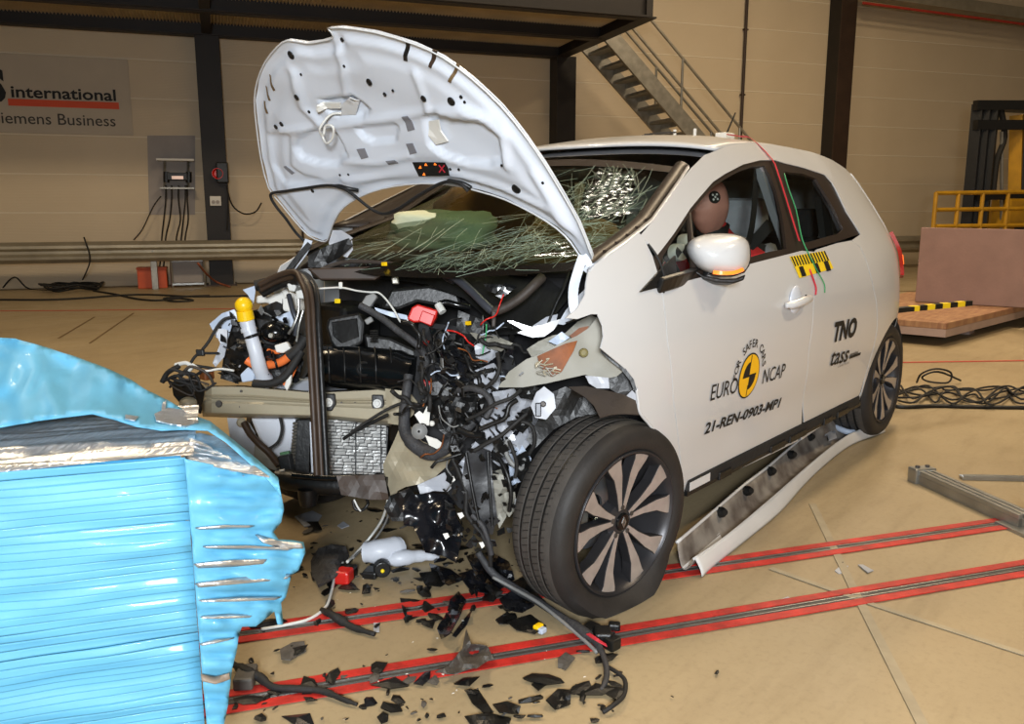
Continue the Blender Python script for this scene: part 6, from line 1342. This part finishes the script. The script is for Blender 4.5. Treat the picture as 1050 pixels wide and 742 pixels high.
for hy_, hx_ in ((.45, hx+.24), (.27, hx+.26)):
    sgn = 1 if hy_ > .36 else -1; b = Vector((hx_, hy_, .87)); vv = [(b.x, b.y, b.z, .034, .02), (b.x+.05, b.y-.01*sgn, b.z+.02, .038, .018)]; ee = [(0, 1)]
    for q in range(4):
        i = len(vv); y0 = b.y-.01*sgn+(q-1.5)*.018; ln = (.065, .075, .07, .055)[q]; vv += [(b.x+.075, y0, b.z+.03, .010), (b.x+.075+ln*.6, y0, b.z+.025, .009), (b.x+.075+ln*.7, y0, b.z-.01, .008)]; ee += [(1, i), (i, i+1), (i+1, i+2)]
    i = len(vv); vv += [(b.x+.03, b.y-.045*sgn, b.z+.015, .011), (b.x+.065, b.y-.065*sgn, b.z+.02, .009)]; ee += [(0, i), (i, i+1)]
    skin('hand', vv, ee, 'dummy_skin', DUM, 1)
m = MB(); m.ball((0, 0, 0), 1, (1, 1, 1), 32, 24); VV = []
for v in m.v:
    x, y, z = v; X = x*.105; Y = y*.078; Z = z*.125
    if x > 0 and z < 0: X *= 1-.12*(-z); Y *= 1-.18*(-z)
    if x < 0: X *= 1.02
    X += .022*math.exp(-((y)/.22)**2-((z+.12)/.16)**2)*(x > 0)            # nose
    X += .010*math.exp(-(y/.4)**2-((z+.48)/.10)**2)*(x > 0)               # lips
    X -= .012*(math.exp(-((y-.38)/.2)**2-((z-.08)/.12)**2)+math.exp(-((y+.38)/.2)**2-((z-.08)/.12)**2))*(x > 0)  # eye hollows
    Y += math.copysign(.012, y)*math.exp(-((x+.1)/.14)**2-((z+.02)/.22)**2)*(abs(y) > .6)                         # ears
    VV.append((hc.x+X, hc.y+Y, hc.z+Z))
m.v = VV; HEAD = m.build('head', 'dummy_skin', DUM, smooth=True)
m = MB(); m.tube([(hx-.08, .395, hzz-.16), (hx-.05, .398, hzz-.12), (hx-.04, .40, hzz-.09)], [.07, .068, .075], 14); m.build('neck', 'rubber', DUM, smooth=True)
def headpt(px, py):
    r = ray(px, py); t = (hc-CAM).length-.5
    for _ in range(300):
        X = CAM+r.normalized()*t; q = X-hc
        if (q.x/.107)**2+(q.y/.080)**2+(q.z/.128)**2 < 1: break
        t += .003
    return X, Vector((q.x/.107**2, q.y/.080**2, q.z/.128**2)).normalized()
c, nn = headpt(733, 202); m = MB(); m.lathe([(0, .003), (.026, .002), (.027, -.004)], c, nn, 24); mk = m.build('marker_disc', 'ink', HEAD)
u_ = nn.orthogonal().normalized(); w_ = nn.cross(u_)
for k in range(5):
    p = c+nn*.003+(u_*math.cos(2*PI*k/4)+w_*math.sin(2*PI*k/4))*(.014 if k < 4 else 0); m = MB(); m.lathe([(0, .001), (.0045, .001), (.005, 0)], p, nn, 10); m.build('marker_dot', 'white_plastic', HEAD)
c = on_y(697, 258.5, .56); m = MB(); nn = Vector((.35, .93, .1)).normalized(); m.lathe([(0, .012), (.032, .012), (.034, 0), (.034, -.03)], c, nn, 24); mk = m.build('target_marker', 'white_plastic', DUM)
for a0 in (0, PI):
    u_ = nn.orthogonal().normalized(); w_ = nn.cross(u_); m = MB(); b = m.addv([c+nn*.0135]+[c+nn*.0135+(u_*math.cos(a0+k*PI/12)+w_*math.sin(a0+k*PI/12))*.031 for k in range(7)]); [m.face((b, b+k+1, b+k+2)) for k in range(6)]; m.build('target_quadrant', 'ink', mk)
c = on_y(705, 247, .56); m = MB(); m.lathe([(0, .012), (.026, .012), (.028, 0), (.028, -.03)], c, nn, 24); m.build('target_marker', 'white_plastic', DUM)
m = MB(); m.strip([(hx-.20, .60, 1.16), (hx-.10, .55, 1.06), (hx+.0, .44, .95), (hx-.02, .30, .80)], .05, .003, (.7, .5, .5), 5); m.build('belt', 'seat_black', DUM)

# ------------------------------------------------------------------ debris on the floor
mat('shard_black', '131312', .38, 0, .4, 14, .15, 50); mat('felt', '3f3d3c', .95, 0, .3, 40, .6, 120); mat('shard_grey', '55514c', .55, 0, .3, 14, .15, 40)
def floor_sheet(name, poly, mt, label, cat, h=.012, amp=.012, th=.003, seed=0.0, step=5, lift=None, group=None):
    pts, tri = fill2d(poly, step); V = []
    for x, y in pts:
        z = h+amp*(.5+mnoise.noise(Vector((x*.06, y*.08, seed)))); p = on_z(x, y, 0); 
        if lift: z += lift(x, y)
        p = on_z(x, y, max(.003, z)); V.append(p)
    zm = min(v.z for v in V)
    for v in V: v.z -= zm-.002
    m = MB(); m.tris(V, tri); o = m.build(name, mt, None, solid=th, offset=1, smooth=False); return top(o, label, cat, group)
floor_sheet('felt_chunk', [(318, 565), (326, 552), (340, 548), (354, 550), (358, 560), (352, 572), (340, 584), (326, 589), (319, 580)], 'felt', 'grey felt insulation chunk on the floor beside the barrier tip', 'felt', .02, .05, .008, 3, lift=lambda x, y: .05*math.sin((x-318)/40*PI))
# white plastic duct with black cap
e = empty('plastic_duct', on_z(405, 578), 'translucent white plastic duct lying under the car front', 'plastic duct')
dz = on_z(410, 578)
def dsh(px, py, h): return on_z(px, py, h)
m = MB(); m.tube([dsh(374, 566, .045), dsh(390, 565, .05), dsh(404, 562, .05), dsh(410, 560, .05)], [.036, .042, .042, .036], 12, 3); m.build('duct_body', 'poly_clear', e, bevel=.0, smooth=True, auto=50)
m = MB(); m.tube([dsh(395, 574, .025), dsh(412, 572, .03), dsh(428, 570, .025), dsh(440, 570, .02), dsh(450, 571, .012)], [.020, .028, .022, .016, .006], 10, 3); m.build('duct_spout', 'poly_clear', e, smooth=True)
m = MB(); c = dsh(391, 580, .03); m.tube([c, c+Vector((.02, .03, .0))], [.028, .028], 16); cp = m.build('cap', 'black_plastic', e, bevel=.004); m = MB(); m.ball(c+Vector((.024, .034, 0)), .007); m.build('cap_button', 'tape_yellow', e, smooth=True)
# red connector
e = empty('red_connector', on_z(352, 596), 'red electrical connector with black base on the floor', 'connector')
c = on_z(353, 590, .03); Rz = Matrix.Rotation(.5, 3, 'Z'); m = MB(); m.box(c, (.055, .05, .045), Rz); m.build('red_body', 'red_plastic', e, bevel=.008)
m = MB(); m.box(c+Vector((-.03, -.03, -.01)), (.07, .06, .04), Rz); m.build('black_base', 'black_plastic', e, bevel=.006); m = MB(); m.box(c+Vector((-.10, .02, -.018)), (.06, .05, .026), Rz); m.build('side_plug', 'black_plastic', e, bevel=.006)
m = MB(); m.tube([on_z(398, 512, .26), on_z(392, 532, .15), on_z(380, 550, .06), on_z(366, 566, .03), on_z(356, 576, .05)], .005, 6, 5); top(m.build('white_cable', 'wire_white', smooth=True), 'white cable hanging from the car front down to the red connector', 'cable')
m = MB(); m.tube([on_z(401, 513, .26), on_z(396, 534, .14), on_z(384, 553, .05), on_z(372, 562, .03), on_z(362, 572, .04)], .004, 6, 5); top(m.build('grey_cable', 'wire_grey', smooth=True), 'thin grey cable hanging beside the white one', 'cable')
m = MB(); m.tube([on_z(352, 576, .03), on_z(344, 590, .02), on_z(340, 606, .012), on_z(334, 622, .01), on_z(318, 634, .008), on_z(296, 640, .008), on_z(268, 645, .008)], .005, 6, 5); top(m.build('white_cable', 'wire_white', smooth=True), 'pale cable curving over the floor from the red connector towards the barrier', 'cable')
big = [([(410, 612), (424, 613), (437, 615), (446, 622), (430, 630), (418, 635), (414, 628)], 'shard_black', 'flat black angular plastic panel lying across the far track', .006),
 ([(448, 641), (456, 628), (462, 612), (470, 603), (478, 612), (470, 630), (462, 645), (452, 652)], 'film_black', 'crumpled shiny black plastic strip on the far track', .05),
 ([(464, 648), (474, 634), (484, 622), (478, 638), (468, 650)], 'film_black', 'narrow curled black strip beside the crumpled one', .03),
 ([(446, 689), (460, 682), (474, 664), (478, 644), (483, 660), (500, 662), (506, 674), (488, 684), (466, 690)], 'shard_grey', 'large crumpled grey-black sheet with a spike on the near track', .05),
 ([(287, 664), (300, 657), (312, 656), (314, 666), (298, 675), (288, 674)], 'shard_grey', 'grey flattened plastic piece near the barrier foot', .012),
 ([(560, 712), (572, 701), (586, 702), (585, 716), (570, 722)], 'shard_black', 'black broken box corner at the bottom of the picture', .03),
 ([(505, 720), (520, 717), (534, 722), (532, 730), (512, 728)], 'shard_black', 'black curved plastic piece at the bottom edge', .02),
 ([(478, 706), (490, 704), (498, 716), (506, 728), (496, 728), (484, 718)], 'shard_black', 'jagged black splinter pointing down near the bottom edge', .012),
 ([(572, 673), (580, 666), (590, 672), (580, 684), (572, 682)], 'shard_grey', 'dark grey folded scrap on the near track edge', .016),
 ([(512, 612), (524, 604), (540, 606), (548, 618), (536, 626), (518, 622)], 'film_black', 'shiny black mangled trim under the wiring loom by the tyre', .035),
 ([(508, 634), (520, 626), (530, 632), (524, 638), (512, 638)], 'shard_black', 'flat black flake left of the front tyre', .01),
 ([(470, 584), (494, 578), (508, 592), (500, 604), (482, 600)], 'film_black', 'broken black trim heap under the crushed corner', .04),
 ([(430, 586), (450, 584), (464, 592), (452, 600), (436, 598)], 'shard_black', 'black trim shards below the white duct', .02),
 ([(476, 732), (500, 728), (524, 734), (520, 744), (486, 746)], 'shard_black', 'black trim strip cut by the bottom edge of the picture', .015),
 ([(318, 584), (336, 586), (330, 594), (320, 592)], 'shard_black', 'small black scrap left of the red connector', .01),
 ([(302, 528), (320, 522), (330, 527), (324, 536), (312, 538)], 'sheet_white', 'white torn plastic scrap under the bumper beam', .012),
 ([(312, 532), (326, 532), (330, 540), (318, 542)], 'shard_black', 'black scrap tucked beside the white scrap under the beam', .015),
 ([(346, 537), (352, 533), (358, 537), (350, 540)], 'sheet_white', 'thin white sliver on the floor under the lower crossmember', .006),
 ([(478, 566), (500, 560), (522, 572), (528, 590), (512, 600), (490, 590)], 'film_black', 'heap of glossy black trim beneath the black duct', .06),
 ([(486, 604), (504, 598), (516, 606), (506, 616), (490, 614)], 'shard_black', 'matt black bracket piece beside the loom above the far track', .03),
 ([(524, 596), (536, 590), (548, 604), (560, 616), (546, 618), (532, 608)], 'shard_black', 'black cable clip strip under the trailing loom', .03),
 ([(440, 574), (462, 580), (476, 590), (460, 596), (444, 588)], 'film_black', 'glossy black flake under the crumpled undertray', .03),
 ([(520, 636), (544, 628), (560, 640), (548, 648), (530, 644)], 'shard_black', 'broad black flake between the tracks left of the loom', .012),
 ([(545, 700), (556, 694), (560, 700), (552, 706)], 'shard_black', 'small black chip right of the folded scrap', .008)]
for k, (pl, mt, lb, amp) in enumerate(big): floor_sheet('plastic_shard' if mt != 'sheet_white' else 'white_scrap', pl, mt, lb, 'debris', .006, amp, .003, 10+k, 4)
for pl, lb in (([(856, 583), (862, 578), (870, 578), (867, 585), (860, 586)], 'white paint shard on the floor between the two tracks'), ([(880, 577), (885, 577), (896, 583), (890, 585)], 'pointed white shard right of its twin between the tracks'), ([(800, 613), (808, 610), (816, 615), (806, 618)], 'pale grey flake on the near track'), ([(383, 635), (389, 635), (389, 646), (383, 646)], 'small white label tag on the far track')):
    floor_sheet('white_shard', pl, 'sheet_white', lb, 'debris', .004, .008, .002, 50, 3)
m = MB(); m.tube([on_z(330, 625, .012), on_z(340, 630, .03), on_z(350, 636, .02), on_z(362, 643, .012), on_z(384, 650, .012)], [.008, .011, .014, .010, .007], 8, 4); top(m.build('hose_piece', 'rubber', smooth=True), 'hooked black hose piece on the far track', 'hose')
m = MB(); m.tube([on_z(238, 680, .02), on_z(252, 688, .03), on_z(266, 694, .02), on_z(280, 704, .015), on_z(305, 706, .015), on_z(330, 708, .015), on_z(350, 716, .012), on_z(366, 722, .01)], [.008, .014, .012, .009, .010, .009, .007, .005], 8, 5); top(m.build('wiring_loom', 'rubber', smooth=True), 'black wiring loom on the near track beside the barrier', 'wiring')
m = MB(); c = on_z(252, 694, .02); m.box(c, (.08, .05, .035), Matrix.Rotation(.8, 3, 'Z')); o = m.build('plug_block', 'shard_grey', bevel=.006); top(o, 'grey plug block lying in the loom beside the barrier', 'connector')
lp = [on_z(490, 566, .14), on_z(506, 588, .07), on_z(528, 603, .035), on_z(552, 617, .03), on_z(575, 632, .03), on_z(596, 646, .03), on_z(612, 660, .025), on_z(620, 676, .02), on_z(622, 694, .015), on_z(616, 708, .01)]
m = MB(); m.tube(lp, [.011, .013, .014, .012, .012, .016, .010, .008, .008, .006], 8, 5); top(m.build('wiring_loom', 'corrugated', smooth=True), 'long black wiring loom trailing from the car past the flat tyre', 'wiring')
m = MB(); m.tube([p+Vector((.02, .015, .012*math.sin(i))) for i, p in enumerate(lp[1:7])], .006, 6, 5); top(m.build('loose_wire', 'wire_grey', smooth=True), 'grey wire twisted along the trailing loom', 'wiring')
m = MB(); m.tube([on_z(624, 684, .01), on_z(634, 690, .012), on_z(641, 698, .01), on_z(640, 712, .01), on_z(630, 722, .02), on_z(618, 730, .01)], .006, 6, 5); top(m.build('loose_wire', 'rubber', smooth=True), 'short black wire arc at the loom end', 'wiring')
e = empty('connector_block', on_z(616, 660), 'black multi-pin connector block at the loom end by the tyre', 'connector')
for k, (px, py, s_) in enumerate(((606, 646, .05), (618, 652, .06), (626, 658, .05), (630, 642, .035))):
    m = MB(); m.box(on_z(px, py, s_*.4), (s_, s_*.8, s_*.7), Matrix.Rotation(k*.7, 3, 'Z')); m.build('plug', 'black_plastic' if k % 2 else 'shard_black', e, bevel=.006)
m = MB(); m.strip([on_z(603, 650, .05), on_z(612, 656, .055), on_z(622, 662, .04)], .012, .003, (0, 0, 1), 3); m.build('red_lock', 'tape_red', e)
m = MB(); m.box(on_z(552, 643, .012), (.03, .02, .02)); top(m.build('yellow_clip', 'yellow_plastic', bevel=.004), 'tiny yellow clip on the floor left of the loom', 'clip')
m = MB(); m.box(on_z(556, 646, .01), (.025, .018, .016)); top(m.build('blue_clip', 'blue_white', bevel=.004), 'tiny blue-white clip beside the yellow one', 'clip')
# small shards: a few shapes, copied
protos = []
for k in range(9):
    g = random.Random(300+k); n = g.randint(4, 7); P = []
    for i in range(n):
        a = 2*PI*i/n+g.uniform(-.3, .3); r = g.uniform(.35, 1.0)*(1.0 if k % 3 else 1.4); P.append(Vector((r*math.cos(a), r*math.sin(a)*(.7 if k % 2 else .45), .0)))
    m = MB(); b = m.addv([p+Vector((0, 0, .05+.18*g.random())) for p in P]+[p*.92 for p in P]+[Vector((0, 0, .30*g.random()+.12))])
    for i in range(n): j = (i+1) % n; m.face((b+i, b+j, b+2*n)); m.face((b+i, b+n+i, b+n+j, b+j))
    m.face(range(b+2*n-1, b+n-1, -1)); protos.append(m)
g = random.Random(77); me_cache = {}
def place(k, mt, p, s, rz, name, label, group):
    key = (k, mt)
    if key not in me_cache:
        o = protos[k].build(name, mt, local=True); me_cache[key] = o.data
    else:
        o = bpy.data.objects.new(name, me_cache[key]); COL.objects.link(o)
    o.location = (p.x, p.y, .0062 if p.z == 0 else p.z); o.scale = (s, s, s*.6); o.rotation_euler = (0, 0, rz); top(o, label, 'debris', group)
cnt = 0
zones = [((300, 520), (560, 610), 85), ((430, 560), (575, 640), 45), ((250, 470), (610, 700), 36), ((360, 640), (690, 742), 44), ((230, 420), (690, 742), 26), ((560, 750), (600, 720), 12), ((290, 420), (520, 560), 18)]
for (xr, yr, nn) in zones:
    for j in range(nn):
        px, py = g.uniform(*xr), g.uniform(*yr); p = on_z(px, py, 0)
        if px < 300 and py < 640: continue
        if 528 < px < 690 and py < 640: continue
        s = g.choice((.007, .010, .014, .020, .028, .036)) if g.random() < .88 else .048
        km = 'shard_black' if g.random() < .75 else ('film_black' if g.random() < .5 else 'shard_grey'); q = (p-Vector((.054, 1.073, 0))).dot(RN); q2 = (p-Vector((-.42, .84, 0))).dot(RN)
        where = 'in front of the near track' if q > .01 else 'on the near track' if q > -.12 else 'between the two tracks' if q2 > .11 else 'on the far track' if q2 > -.01 else 'beyond the far track under the car front'
        if q <= -.12 and q2 > .11: where += ' near the barrier' if px < 420 else ' near the flat tyre'
        lb = {1: 'tiny', 2: 'small', 3: 'larger'}[1 if s < .012 else 2 if s < .025 else 3]+' '+{'shard_black': 'matt black', 'film_black': 'glossy black', 'shard_grey': 'grey'}[km]+' plastic splinter lying '+where
        place(g.randrange(9), km, p, s, g.uniform(0, 6.3), 'plastic_splinter', lb, 'dark splinters on the floor'); cnt += 1
for j in range(26):
    px, py = g.uniform(330, 640), g.uniform(590, 735); place(g.randrange(9), 'white_plastic', on_z(px, py, 0), g.choice((.003, .004, .006)), g.uniform(0, 6.3), 'white_chip', 'tiny white chip scattered on the floor among the dark splinters', 'white chips on the floor')
for px, py, s in ((735, 692, .016), (770, 466, .008), (864, 578, .006)): place(2, 'shard_black', on_z(px, py, 0), s, .4, 'black_speck', {735: 'single black scrap on the open floor right of the tyre', 770: 'black speck on the floor inside the sill cover shadow', 864: 'tiny black bit beside the white paint shard'}[px], None)
